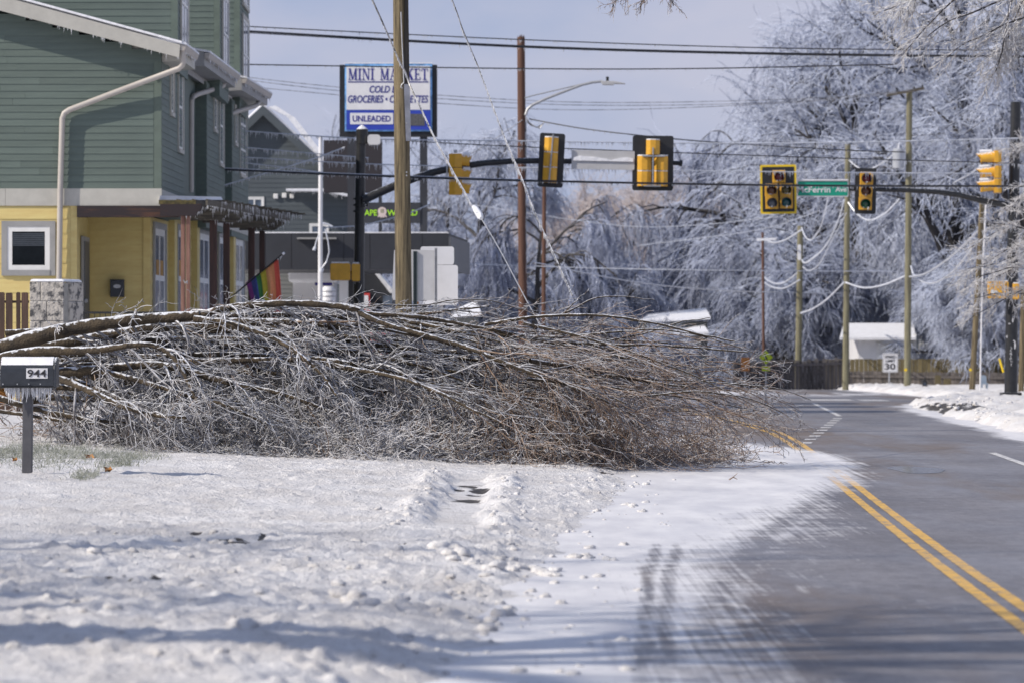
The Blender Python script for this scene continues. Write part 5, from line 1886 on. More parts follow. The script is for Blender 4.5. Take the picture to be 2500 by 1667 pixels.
def mast_poles():
    # near corner pole with its long arm
    base = base_z(PX(880, YL), YL)
    t = thing('signal_mast', (PX(878, YL), YL, base), 'black steel signal pole whose curved arm carries the back-facing signals, before the dark canopy', 'signal pole')
    MB().tube([(PX(873, YL), YL, base), (PX(876, YL), YL, PZ(700, YL)), (PX(881, YL), YL, PZ(345, YL))], [.155, .145, .125], 16).build('pole', M['black_metal'], t, smooth=True)
    b = MB().tube([P(884, 318, YL), P(884, 352, YL)], .16, 14)
    b.tube([P(884, 312, YL), P(884, 318, YL)], [.09, .17], 14)
    b.build('cap', M['black_metal'], t, smooth=True)
    MB().tube([P(884, 306, YL), P(884, 316, YL)], [.03, .15], 12).build('snow_cap', M['roofsnow'], t, smooth=True)
    ap = [(888, 489), (915, 476), (960, 456), (1010, 437), (1060, 421), (1120, 408), (1180, 399), (1250, 394), (1330, 393), (1420, 395), (1520, 397), (1664, 399)]
    arm = MB().tube([P(x, y, YL - .25) for x, y in ap], [.115 - .055 * i / 11 for i in range(12)], 12).build('arm', M['black_metal'], t, smooth=True)
    MB().tube([P(1658, 398.5, YL - .25), P(1666, 399.5, YL - .25)], .085, 10).build('end_cap', M['black_metal'], arm)
    for i in range(len(ap) - 1):
        a, c = P(*ap[i], YL - .25), P(*ap[i + 1], YL - .25)
        a.z -= .07; c.z -= .07
        icicle_line(a, c, 13, .03, .15, .009, arm)
    b = MB()
    for k in range(3):
        b.tube([P(878, 484 + k * 15, YL), P(878, 489 + k * 15, YL)], .17, 14)
    b.box(PX(885, YL), PX(899, YL), YL - .22, YL - .05, PZ(506, YL), PZ(478, YL))
    b.build('clamp', M['black_metal'], t)
    # camera housing
    c = MB()
    plate(c, PX(898, YL), PX(929, YL), PZ(355, YL), PZ(330, YL), .08, YL - .2, .28)
    o = thing('signal_camera', P(905, 356, YL), 'pale ice covered camera box bolted beside the top of the black signal pole', 'camera')
    c.build('housing', M['signwhite'], o)
    MB().bar(P(885, 344, YL - .05), P(900, 344, YL - .05), .05, .05).build('bracket', M['galv'], o)
    icicle_line(P(900, 353, YL - .1), P(925, 352, YL - .1), 26, .05, .28, .014, o)
    back_signal('three light signal seen from behind, single yellow housing on a tilted black backplate', YL - .6, (1315, 326, 1377, 458),
                [(1327, 337, 1361, 373), (1327, 373.5, 1361, 410), (1327, 410.5, 1361, 447)], GS, 3.0, [(1347, 330, 1343, 449)])
    back_signal('five light signal seen from behind, one yellow housing above two pairs', YL - .6, (1544, 332, 1644, 466),
                [(1577, 343, 1610, 379), (1556, 382, 1590, 419), (1556, 419.5, 1590, 456), (1597, 382, 1630, 419), (1597, 419.5, 1630, 456)], GS, .6,
                [(1593.5, 362, 1593.5, 456), (1568, 383, 1622, 383), (1572, 456, 1612, 456)])
    side_signal('yellow three light signal side-on, hoods pointing away from the thick wooden pole', YL - .5, 1096, 1128, 1153, [(376, 410), (410.5, 443), (443.5, 477)], GS)
    # back of the street name sign on this arm
    t2 = thing('street_name_sign', P(1470, 417, YL - .5), 'long grey sign back hanging on the mast arm between the two signals seen from behind', 'sign')
    plate(MB(), PX(1394, YL), PX(1547, YL), PZ(417, YL), PZ(371, YL), .03, YL - .62, .02).build('panel', M['signback'], t2)
    b = MB()
    b.prism([P(x, y, YL - .66) for x, y in ((1398, 394), (1400, 386), (1415, 382), (1450, 384), (1480, 388), (1492, 391), (1510, 386), (1530, 383), (1545, 386), (1546, 394))][::-1], (0, .035, 0))
    b.build('snow', M['roofsnow'], t2)
    t2.rotation_euler = (0, math.radians(1.2), 0)
    # walk signals on this pole
    for (x0, x1, y0, y1, ang, lb) in ((808, 857, 644, 686, 0, 'larger mustard walk signal box seen from behind, beside the black signal pole'), (860, 881, 645, 688, 70, 'narrow mustard walk signal turned edge-on against the black signal pole')):
        t3 = thing('walk_signal', P((x0 + x1) / 2, y1, YL - .35), lb, 'pedestrian signal', 'pedestrian signals on the poles')
        b = MB()
        plate(b, PX(x0, YL), PX(x1, YL), PZ(y1, YL), PZ(y0, YL), .05, YL - .5, .16)
        b.build('housing', M['sigyellow'], t3, bevel=.02)
        if ang:
            MB().prism([(PX(x1, YL), YL - .5, PZ(y0 + 3, YL)), (PX(x1 + 7, YL), YL - .42, PZ(y0 + 6, YL)), (PX(x1 + 7, YL), YL - .42, PZ(y1 + 2, YL)), (PX(x1, YL), YL - .5, PZ(y1, YL))], (0, .2, 0)).build('visor', M['black'], t3)
        MB().bar(P(x1 - 3, (y0 + y1) / 2, YL - .3), P(876, (y0 + y1) / 2, YL - .1), .05, .05).build('bracket', M['black'], t3)
        plate(MB(), PX(x0 + 3, YL), PX(x1 - 3, YL), PZ(y0, YL) + .001, PZ(y0, YL) + .03, .01, YL - .49, .14).build('snow_cap', M['roofsnow'], t3)
        icicle_line(P(x0 + 3, y1, YL - .45), P(x1 - 3, y1, YL - .45), 16, .02, .09, .008, t3)

    # far corner pole with its arm
    xb = PX(2468, YRt)
    base = base_z(xb, YRt)
    t = thing('signal_mast', (xb, YRt, base), 'thick black signal pole with peeling white stickers, standing on the far corner snow', 'signal pole')
    MB().tube([(xb, YRt, base), (PX(2471, YRt), YRt, PZ(700, YRt)), (PX(2480, YRt), YRt, PZ(250, YRt))], [.195, .178, .15], 16).build('pole', M['black_metal'], t, smooth=True)
    b = MB().box(PX(2443, YRt), PX(2492, YRt), YRt - .28, YRt + .28, PZ(966, YRt), PZ(957, YRt))
    for x in (2446, 2484): b.box(PX(x, YRt), PX(x + 7, YRt), YRt - .28, YRt - .18, PZ(975, YRt), PZ(957, YRt))
    b.build('base_plate', M['black_metal'], t, bevel=.01)
    rs = np.random.default_rng(4)
    for (x, y, w, h) in ((2463, 791, 9, 2), (2471, 782, 3, 14), (2458, 822, 5.5, 8), (2476, 843, 3, 20), (2474, 832, 6, 2.5), (2459, 894, 3, 6), (2472, 774, 4, 2)):
        b = MB()
        c = P(x, y, YRt)
        off = c.x - PX(2470, YRt)
        yy_ = YRt - math.sqrt(max(.01, .185 ** 2 - off ** 2)) - .002
        b.prism([(PX(x + (w / 2) * math.cos(a) * (1 + .2 * rs.standard_normal()), YRt), yy_, PZ(y + (h / 2) * math.sin(a) * (1 + .2 * rs.standard_normal()), YRt)) for a in np.linspace(0, 2 * math.pi, 9)[:-1]][::-1], (0, -.004, 0))
        b.build('sticker_remnant', M['signwhite'], t)
    # scrawl down the pole
    b = MB()
    pts = [(2466, 846), (2469, 850), (2464, 855), (2468, 858), (2463, 864), (2469, 862), (2465, 870), (2470, 876), (2463, 874), (2468, 884), (2471, 880), (2466, 890), (2470, 894)]
    for (p, q) in zip(pts[:-1], pts[1:]):
        b.bar((PX(p[0], YRt), YRt - .186, PZ(p[1], YRt)), (PX(q[0], YRt), YRt - .186, PZ(q[1], YRt)), .010, .004, (0, 1, 0))
    b.build('scrawl', M['signwhite'], t)
    ap = [(2474, 503), (2440, 497), (2392, 489), (2340, 476), (2290, 469), (2220, 465), (2140, 463), (2060, 461), (1980, 459), (1900, 457)]
    arm = MB().tube([P(x, y, YRt - .2) for x, y in ap], [.10 - .05 * i / 9 for i in range(10)], 12).build('arm', M['black_metal'], t, smooth=True)
    for i in range(len(ap) - 1):
        a, c = P(*ap[i], YRt - .2), P(*ap[i + 1], YRt - .2)
        a.z -= .06; c.z -= .06
        icicle_line(a, c, 13, .04, .20, .010, arm)
    front_signal('traffic_signal', 'five light signal with unlit lenses inside a bright yellow border, nearest the green sign', YRt - .5, (1856, 403, 1944.5, 523),
                 [(1902, 432, 'redlens'), (1883, 465, 'amberlens'), (1919, 464, 'olivelens'), (1884, 495.5, 'arrowlens'), (1919, 494.5, 'teallens')], True, GS, -.8)
    front_signal('traffic_signal', 'three light signal with dark red, amber and green lenses on a plain black backplate', YRt - .5, (2087, 411, 2139, 523),
                 [(2114.5, 436, 'redlens'), (2113.5, 467, 'amberlens'), (2112.5, 498, 'greenlens')], False, GS, .9)
    side_signal('yellow three light signal side-on, hoods pointing toward the green street sign', YRt - .3, 2426, 2444, 2383, [(368, 402), (405, 436), (437, 472)], GS)
    t2 = thing('street_name_sign', P(2005, 482, YRt - .4), 'green McFerrin Ave street sign with white edge, hung from the far mast arm', 'sign')
    plate(MB(), PX(1944, YRt), PX(2069, YRt), PZ(482.5, YRt), PZ(442.5, YRt), .03, YRt - .40, .02).build('edge', M['signwhite'], t2)
    plate(MB(), PX(1946, YRt), PX(2066.5, YRt), PZ(479.8, YRt), PZ(445.2, YRt), .02, YRt - .408, .012).build('panel', M['signgreen'], t2)
    text('McFerrin', PX(1984.5, YRt), YRt - .41, PZ(465, YRt), PX(2025, YRt) - PX(1944.5, YRt), 14.5 * YRt / F, M['signwhite'], t2, off=.018)
    text('Ave', PX(2050.5, YRt), YRt - .41, PZ(464.5, YRt), PX(2064.5, YRt) - PX(2037, YRt), 12.5 * YRt / F, M['signwhite'], t2, off=.018)
    b = MB()
    for x in (1985, 2040): b.bar(P(x, 442, YRt - .36), P(x, 460, YRt - .3), .04, .04)
    b.build('bracket', M['galv'], t2)
    b = MB()
    b.box(PX(1945, YRt), PX(2068, YRt), YRt - .44, YRt - .37, PZ(443, YRt), PZ(440, YRt))
    b.build('snow', M['roofsnow'], t2)
    for (x0, x1, y0, y1, lb) in ((2407, 2458, 688, 730, 'bright yellow walk signal box with torn white sticker, beside the thick black pole'), (2468, 2484, 693, 732, 'slim yellow walk signal half hidden behind iced twigs on the thick black pole')):
        t3 = thing('walk_signal', P((x0 + x1) / 2, y1, YRt - .35), lb, 'pedestrian signal', 'pedestrian signals on the poles')
        plate(MB(), PX(x0, YRt), PX(x1, YRt), PZ(y1, YRt), PZ(y0, YRt), .05, YRt - .5, .16).build('housing', M['sigyellow'], t3, bevel=.02)
        if x1 - x0 > 30:
            plate(MB(), PX(2451, YRt), PX(2453, YRt), PZ(y1 - 3, YRt), PZ(y0 + 3, YRt), .004, YRt - .506, .006).build('seam', M['black'], t3)
            b = MB()
            b.prism([P(x, y, YRt - .505) for x, y in ((2418, 712), (2420, 708), (2425, 707), (2428, 711), (2433, 709), (2436, 714), (2432, 718), (2426, 716), (2421, 719))][::-1], (0, -.003, 0))
            b.build('torn_sticker', M['signwhite'], t3)
        MB().bar(P((x0 + x1) / 2, (y0 + y1) / 2, YRt - .33), P(2469, (y0 + y1) / 2, YRt - .12), .05, .05).build('bracket', M['black'], t3)
        plate(MB(), PX(x0 + 2, YRt), PX(x1 - 2, YRt), PZ(y0, YRt) + .001, PZ(y0, YRt) + .03, .01, YRt - .49, .14).build('snow_cap', M['roofsnow'], t3)
        icicle_line(P(x0 + 2, y1, YRt - .45), P(x1 - 2, y1, YRt - .45), 15, .02, .08, .008, t3)


mast_poles()


# ---------------------------------------------------------------- utility poles
def utility_pole(label, xt, yt, xb, yb, Y, r, mk, group, top=True, cat='utility pole'):
    a = P(xb, yb, Y)
    a.z = min(a.z, float(base_z(a.x, Y))) - .2
    e = P(xt, yt, Y)
    t = thing('utility_pole', a, label, cat, group)
    k = 14
    pts = [a.lerp(e, i / (k - 1)) for i in range(k)]
    MB().tube(pts, [r * (1.08 - .16 * i / (k - 1)) for i in range(k)], 18).build('pole', M[mk], t, smooth=True)
    return t


GP = 'wooden utility poles'
Y1 = 78.0
t = utility_pole('thick weathered wooden utility pole rising out of frame just behind the fallen tree', 977, -60, 989, 850, Y1, .148, 'pole', GP)
# riser guard, cable and hardware on the near pole
b = MB()
b.hexa([P(985, 208, Y1 - .16), P(1000, 208, Y1 - .11), P(1000, 208, Y1 + .0), P(985, 208, Y1 - .1), P(989, -40, Y1 - .155), P(996.5, -40, Y1 - .11), P(996.5, -40, Y1), P(989, -40, Y1 - .1)])
b.build('shaded_split_strip', mat('shaded_split_wood', (.05, .045, .038), .9, .4, 3, (12, 12, .6), .8, 14), t)  # dark cracks together with the pole's shaded side, put into the colour
b = MB()
b.hexa([P(991, 345, Y1 - .158), P(1003.5, 345, Y1 - .11), P(1003.5, 345, Y1), P(991, 345, Y1 - .1), P(986, 206, Y1 - .162), P(1000.5, 206, Y1 - .11), P(1000.5, 206, Y1), P(986, 206, Y1 - .1)])
b.build('riser_guard', mat('pale_grey_guard', (.40, .40, .42), .7, .2, 5), t)
MB().tube([P(979, 30, Y1 - .16), P(981, 90, Y1 - .16), P(984, 150, Y1 - .165), P(986, 202, Y1 - .165), P(980, 208, Y1 - .165), P(979, 214, Y1 - .165), P(983, 216, Y1 - .165)], .012, 6).build('ground_wire', M['galv'], t)
b = MB()
for y in (300, 420, 428): b.tube([P(991, y, Y1 - .17), P(994, y + 2, Y1 - .17)], .014, 6)
b.build('bolt', M['galv'], t)

YC = 125.0
t = utility_pole('reddish brown utility pole with split top carrying the street light arm', 1272, 92, 1278, 800, YC, .125, 'pole_red', GP)
b = MB()
rr = np.random.default_rng(2)
for i in range(7):
    x = 1265 + i * 2.4
    b.tube([P(x, 98, YC + rr.normal(0, .04)), P(x + rr.normal(0, .6), 84 + 5 * rr.random(), YC)], [.025, .006], 5)
b.build('split_top', M['pole_red'], t)
MB().tube([P(1283, y, YC - .05) for y in (300, 420, 520, 640, 780)], .03, 8).build('conduit', M['wire_half'], t)
t = thing('street_light', P(1284, 285, YC), 'grey street light on a long curved arm reaching out from the reddish pole', 'street light')
ap = [(1283, 282), (1288, 267), (1300, 257), (1330, 243), (1370, 227), (1420, 208), (1445, 202), (1472, 199)]
MB().tube([P(x, y, YC - .1) for x, y in ap], [.045] * 3 + [.04] * 5, 10).build('arm', M['galv'], t, smooth=True)
MB().tube([P(1281, 240, YC - .1), P(1297, 235, YC - .1), P(1420, 206, YC - .1)], .018, 8).build('brace', M['galv'], t)
b = MB()
b.prism([P(x, y, YC - .22) for x, y in ((1468, 198), (1500, 198.5), (1526, 203.5), (1527, 205.5), (1500, 205), (1498, 208), (1472, 207.5), (1469, 203))][::-1], (0, .26, 0))
b.build('lamp_head', M['signback'], t, bevel=.02)
MB().tube([P(1483, 198, YC - .1), P(1483, 188, YC - .1)], .045, 10).build('photocell', M['black'], t)
b = MB()
for k in range(3): b.tube([P(1283, 284 + k * 6, YC - .1), P(1292 + 3 * k, 300 + 4 * k, YC - .1), P(1310 + 4 * k, 312 + k, YC - .1), P(1326 + 2 * k, 303 - 3 * k, YC - .1), P(1330, 298, YC - .1)], .014, 6)
b.build('cable_loop', M['wire_half'], t)
utility_pole('slimmer reddish pole standing between the reddish street light pole and the hanging sign back', 1329, 430, 1326, 810, 150., .075, 'pole_red', GP)

t = utility_pole('grey green utility pole with a tilted crossarm and a pale transformer', 2220, 222, 2215, 950, 164., .125, 'pole_grey', GP)
MB().bar(P(2164, 234, 163.8), P(2256, 216, 163.8), .09, .11).build('crossarm', M['rafter'], t)
b = MB()
for x in (2168, 2190, 2232, 2252): b.tube([P(x, 233 - (x - 2164) * .196 - 1, 163.8), P(x, 226 - (x - 2164) * .196 - 1, 163.8)], [.04, .03], 8)
b.build('insulator', M['black'], t)
b = MB()
b.tube([P(2193, 411, 163.7), P(2193, 368, 163.7)], .22, 18)
b.tube([P(2193, 368, 163.7), P(2193, 363, 163.7)], [.23, .17], 18)
o = b.build('transformer', mat('pale_grey_enamel', (.36, .38, .42), .5, .15, 3), t, smooth=True)
MB().tube([P(2194, 364, 163.7), P(2195, 350, 163.7)], [.05, .03], 8).build('bushing', M['ice'], o)
icicle_line(P(2180, 411, 163.6), P(2206, 411, 163.6), 14, .04, .2, .012, t)
MB().disc(P(2211, 902, 163.8), (0, -1, 0), .06, .02, 10).build('marker', M['bordyellow'], t)
utility_pole('grey green utility pole directly behind the three light signal with green lens', 2070, 352, 2064, 950, 170., .118, 'pole_grey', GP)
utility_pole('short grey utility pole with a pale box, farther along the row', 1954, 552, 1948, 945, 174., .127, 'pole_grey', GP)
t = bpy.data.objects['utility_pole.005'] if 'utility_pole.005' in bpy.data.objects else None
t = utility_pole('thin distant brown pole with a small crossarm, leftmost of the far row', 1862, 568, 1865, 900, 178., .058, 'pole_red', GP)
MB().bar(P(1848, 586, 177.8), P(1895, 584, 177.8), .08, .10).build('crossarm', M['roofsnow'], t)
t = utility_pole('brown utility pole leaning beside a white conduit, near the thick black signal pole', 2398, 494, 2372, 955, 142., .095, 'pole', GP)
MB().tube([P(2407, 500, 141.8), P(2398, 700, 141.8), P(2393, 952, 141.8)], .028, 8).build('conduit', M['signwhite'], t)
MB().disc(P(2369, 902, 141.8), (0, -1, 0), .05, .02, 10).build('marker', M['bordyellow'], t)
utility_pole('pale brown pole cut by the picture edge, beside the thick black signal pole', 2499, 700, 2492, 970, 132., .085, 'pole', GP)
t = utility_pole('white metal service pole dusted with ice, in front of the slate house gable', 783, 335, 781, 800, 126., .068, 'signwhite', None, cat='service pole')
b = MB()
b.tube([P(778, 575, 125.8), P(772, 590, 125.8), P(769, 604, 125.8)], .02, 6)
b.tube([P(766, 612, 125.8), P(770, 603, 125.8)], [.05, .04], 8)
b.tube([P(794, 560, 125.8), P(801, 590, 125.8), P(804, 615, 125.8), P(797, 640, 125.8), P(786, 655, 125.8)], .022, 6)
b.tube([P(788, 545, 125.8), P(800, 548, 125.8), P(812, 554, 125.8)], .03, 6)
b.tube([P(786, 655, 125.8), P(784, 664, 125.8)], .06, 8)
b.build('loose_cables', M['wire_ice'], t)


# ---------------------------------------------------------------- wires
def wire(label, pts, r, mk, ice=0, l0=.03, l1=.12, group='overhead lines', sag=0.0, name='power_line'):
    """pts: (photo x, y, distance); hangs between them along a smooth line."""
    q = [P(*p) for p in pts]
    dense = []
    n = 14
    for i in range(len(q) - 1):
        a, b, c, d = q[max(i - 1, 0)], q[i], q[i + 1], q[min(i + 2, len(q) - 1)]
        for k in range(n):
            u = k / n
            dense.append(.5 * ((2 * b) + (c - a) * u + (2 * a - 5 * b + 4 * c - d) * u * u + (3 * b - a - 3 * c + d) * u ** 3))
    dense.append(q[-1])
    if sag:
        m = len(dense) - 1
        for i in range(m + 1): dense[i] = dense[i] - Vector((0, 0, 4 * sag * (i / m) * (1 - i / m)))
    t = tag(MB().tube(dense, r, 6).build(name, M[mk], None, dense[0], smooth=True), label, 'cable', group)
    ice, l0, l1 = ice * 1.3, l0 * 1.4, l1 * 1.35
    if ice:
        V = Strands()
        for a, b in zip(dense[:-1:2], dense[2::2]):
            a, b = np.array(a), np.array(b)
            k = max(1, int(np.linalg.norm(b - a) * ice))
            u = RNG.random(k)
            Pn, Rn = icicles(a + (b - a) * u[:, None] - np.array([0, 0, r * .8]), l0 + (l1 - l0) * RNG.random(k) ** 2, .012)
            V.add(Pn, Rn, 3)
        V.build('icicles', M['ice'], t, kind='stuff')
    return t


Yw = 118.
wire('uppermost thin dark cable crossing the whole sky above the market sign', [(540, 62, Yw), (1264, 97, Yw), (1900, 118, Yw), (2560, 124, Yw)], .016, 'wire', 8, .03, .09)
wire('thick dark double cable just below the uppermost line', [(540, 73, Yw), (1264, 113, Yw), (1900, 131, Yw), (2560, 139, Yw)], .030, 'wire', 9, .03, .10)
wire('thin dark companion strand hugging the thick double cable', [(540, 77, Yw - .2), (1264, 116, Yw - .2), (1900, 134, Yw - .2), (2560, 141, Yw - .2)], .014, 'wire')
wire('single dark cable passing across the top of the mini market sign', [(540, 157, Yw), (1264, 168, Yw), (1700, 168, Yw), (2180, 158, Yw)], .018, 'wire', 8, .02, .08)
wire('highest of the three faint lines running to the tilted crossarm', [(540, 182, 150), (900, 220, 152), (1400, 250, 156), (1900, 244, 160), (2190, 227, 163)], .013, 'wire_half')
wire('middle of the three faint lines running to the tilted crossarm', [(540, 188, 150), (900, 229, 152), (1400, 257, 156), (1900, 250, 160), (2232, 220, 163)], .013, 'wire_half')
wire('lowest of the three faint lines running to the tilted crossarm', [(600, 212, 150), (1100, 255, 152), (1450, 269, 156), (1900, 253, 160), (2168, 232, 163)], .013, 'wire_half')
wire('twisted service cable sloping from the street light pole behind the five light signal back', [(1292, 291, YC), (1420, 314, 124), (1570, 332, 123), (1760, 349, 124), (2060, 367, 126), (2210, 372, 126)], .018, 'wire', 10, .02, .06)
wire('thin cable dropping from the street light pole toward the side-on signal', [(1278, 292, YC), (1200, 345, 122), (1120, 392, 118), (1060, 420, 116)], .012, 'wire_half')
wire('heavily iced line level with the base of the market sign', [(540, 316, 116), (868, 338, 116), (1200, 344, 116), (1900, 350, 118), (2560, 336, 120)], .017, 'wire_ice', 18, .04, .14)
wire('iced line just below the one at the market sign base', [(1000, 345, 116), (1300, 360, 116), (1900, 382, 118), (2560, 402, 120)], .015, 'wire', 16, .04, .13)
wire('iced line crossing the slate gable at its second level', [(540, 355, 116), (750, 374, 116), (900, 386, 116)], .015, 'wire_ice', 18, .04, .14)
wire('iced line crossing the slate gable at its third level', [(540, 381, 116), (800, 396, 116), (1000, 404, 116), (1400, 412, 116), (1900, 420, 118), (2420, 424, 120)], .015, 'wire_ice', 16, .04, .14)
wire('iced line slanting down across the slate gable', [(540, 392, 116), (700, 410, 116), (800, 424, 116)], .017, 'wire_ice', 14, .03, .10)
wire('thick dark cable strung in front of all the signals', [(540, 414, 110), (860, 428, 110), (1300, 442, 110), (1900, 453, 112), (2400, 455, 113), (2560, 455, 113)], .030, 'wire', 16, .02, .07)
wire('second strand bound to the thick cable in front of the signals', [(540, 410.5, 110), (860, 425, 110), (1300, 440, 110)], .012, 'wire_ice')
wire('broken iced service drop rising to the right across the slate gable', [(540, 455, 112), (660, 420, 112), (770, 387, 112), (810, 372, 112), (842, 360, 112)], .020, 'wire_ice', 14, .04, .15)
wire('limp iced cable sagging past the dark shop board', [(795, 556, 118), (870, 552, 118), (930, 540, 118), (1000, 520, 118), (1050, 499, 118)], .018, 'wire_ice', 10, .02, .08)
wire('faint iced line across the trees below the five light signal back', [(1150, 500, 150), (1500, 550, 150), (1690, 551, 150), (1900, 530, 150)], .013, 'wire_ice')
wire('long iced line across the trees at mid height', [(1100, 643, 140), (1450, 655, 140), (1800, 661, 140), (2190, 663, 145)], .015, 'wire_ice')
wire('iced line sloping down through the trees to the far row of poles', [(1300, 640, 140), (1560, 690, 150), (1800, 711, 170), (2060, 716, 180)], .020, 'wire_ice')
wire('faint iced line beyond the street sign sloping up', [(1560, 600, 150), (1850, 562, 150), (2000, 515, 150)], .014, 'wire_ice')
GF = 'drooping iced cables between the far poles'
fest = [('deep curve of iced cable from the leaning pole to the crossarm pole', [(2221, 676, 163.0), (2260, 668, 158.0), (2320, 628, 150.0), (2392, 560, 142.0)], .045),
        ('lower loop of iced cable near the leaning pole', [(2224, 650, 163.0), (2236, 678, 162.0), (2277, 692, 158.0), (2330, 660, 150.0), (2374, 602, 145.0)], .036),
        ('iced cable bellied between the two grey green poles', [(2064, 690, 166.6), (2110, 703, 165.9), (2160, 695, 165.0), (2212, 673, 164.0)], .042),
        ('short iced swag right under the three light signal', [(2071, 495, 166.6), (2092, 522, 166.2), (2122, 538, 165.6), (2160, 522, 165.0), (2196, 486, 164.2)], .036),
        ('iced swag above the three light signal', [(2073, 392, 166.6), (2098, 411, 166.2), (2125, 413, 165.9), (2160, 395, 165.0), (2186, 372, 164.2)], .030),
        ('iced cable rising from the short grey pole to its taller neighbour', [(1955, 765, 170.6), (1985, 754, 169.4), (2020, 730, 168.2), (2060, 690, 166.7)], .042),
        ('narrow loop of iced cable above the short grey pole', [(1957, 556, 170.6), (1966, 578, 170.1), (1980, 586, 169.8), (2000, 562, 169.0), (2014, 520, 168.2), (2022, 480, 167.8)], .036),
        ('iced cable climbing steeply from the short grey pole', [(1958, 636, 170.6), (1970, 641, 170.2), (2012, 606, 169.1), (2042, 550, 167.8), (2062, 488, 166.9)], .040),
        ('second iced cable climbing steeply just below', [(1960, 652, 170.6), (1976, 661, 170.1), (2000, 645, 169.1), (2030, 590, 168.2), (2066, 520, 166.7)], .024),
        ('iced swag from the thin distant pole at crossarm height', [(1866, 586, 179.2), (1890, 593, 176.2), (1920, 585, 173.0), (1956, 562, 170.7)], .050),
        ('upper of two parallel iced swags low on the thin distant pole', [(1866, 678, 179.2), (1890, 692, 176.2), (1915, 690, 173.8), (1945, 668, 170.9)], .042),
        ('lower of two parallel iced swags low on the thin distant pole', [(1866, 690, 179.2), (1885, 701, 176.2), (1915, 704, 173.8), (1952, 684, 170.7)], .042),
        ('iced cable stretching up behind the side-on yellow signal', [(2330, 446, 140.0), (2360, 430, 136.0), (2392, 410, 130.0)], .035)]
for lb, pts, r in fest: wire(lb, pts, r * .75, 'wire_ice', 0, group=GF, name='iced_cable')

wire('snapped service cable dangling from above past the wooden pole with an iced coupling', [(900, -20, 74), (935, 58, 74), (962, 120, 74.5), (976, 152, 75), (990, 178, 75.5), (1002, 212, 75.5), (1032, 275, 75), (1060, 335, 74), (1090, 390, 73), (1110, 428, 72), (1130, 462, 71), (1150, 500, 70), (1166, 522, 69.5)], .016, 'wire_half', 10, .02, .06, 'fallen wires', name='fallen_wire')
t = tag(MB().tube([P(1156, 505, 69.8), P(1162, 512, 69.7), P(1172, 528, 69.5), P(1175, 534, 69.4)], [.03, .055, .06, .03], 8).build('cable_coupling', M['ice'], None, P(1156, 505, 69.8)), 'lump of ice round a coupling on the snapped service cable', 'coupling')
wire('thin grey strand trailing from the iced coupling down into the branches', [(1174, 532, 69.4), (1220, 610, 68), (1290, 742, 64), (1340, 830, 61)], .009, 'galv', 0, group='fallen wires', name='fallen_wire')
wire('long kinked wire falling from the sky into the fallen crown, beaded with ice', [(1096, -20, 66), (1116, 32, 66), (1128, 68, 66), (1146, 112, 66), (1170, 170, 66), (1200, 250, 65), (1230, 330, 64), (1256, 392, 63), (1276, 440, 62), (1300, 505, 61), (1345, 605, 60), (1398, 722, 58.5)], .0095, 'wire_half', 14, .02, .07, 'fallen wires', name='fallen_wire')


# ---------------------------------------------------------------- market sign
SER = {
    'M': (1.15, [(.14, 0, .14, 1, .09), (.17, 1, .56, .03, .20), (.56, .03, .95, 1, .09), (.96, 0, .96, 1, .20)], [(.0, .30, 0), (.0, .26, 1), (.80, 1.13, 0), (.86, 1.13, 1)]),
    'I': (.50, [(.25, 0, .25, 1, .22)], [(.04, .46, 0), (.04, .46, 1)]),
    'N': (1.0, [(.15, 0, .15, 1, .09), (.17, 1, .83, 0, .21), (.84, 0, .84, 1, .09)], [(.02, .30, 0), (.0, .28, 1), (.70, .98, 1)]),
    'A': (1.0, [(.14, 0, .50, 1, .10), (.48, 1, .86, 0, .22), (.28, .34, .70, .34, .08)], [(.02, .30, 0), (.68, 1.0, 0)]),
    'R': (.98, [(.24, 0, .24, 1, .21), (.24, .96, .62, .96, .08), (.62, .96, .78, .76, .20), (.78, .76, .62, .52, .20), (.24, .52, .62, .52, .08), (.52, .52, .86, 0, .20)], [(.04, .44, 0), (.04, .34, 1), (.76, .98, 0)]),
    'K': (1.0, [(.24, 0, .24, 1, .21), (.30, .42, .82, 1, .10), (.42, .60, .84, 0, .21)], [(.04, .44, 0), (.04, .44, 1), (.66, .98, 0), (.66, .98, 1)]),
    'E': (.86, [(.24, 0, .24, 1, .21), (.24, .96, .76, .96, .08), (.24, .50, .58, .50, .08), (.24, .04, .78, .04, .08), (.75, .96, .75, .76, .07), (.58, .62, .58, .38, .06), (.78, .04, .78, .26, .07)], [(.04, .34, 0), (.04, .34, 1)]),
    'T': (.90, [(.45, 0, .45, 1, .21), (.05, .96, .85, .96, .08), (.06, .96, .06, .74, .07), (.84, .96, .84, .74, .07)], [(.24, .66, 0)]),
    ' ': (.62, [], []),
}


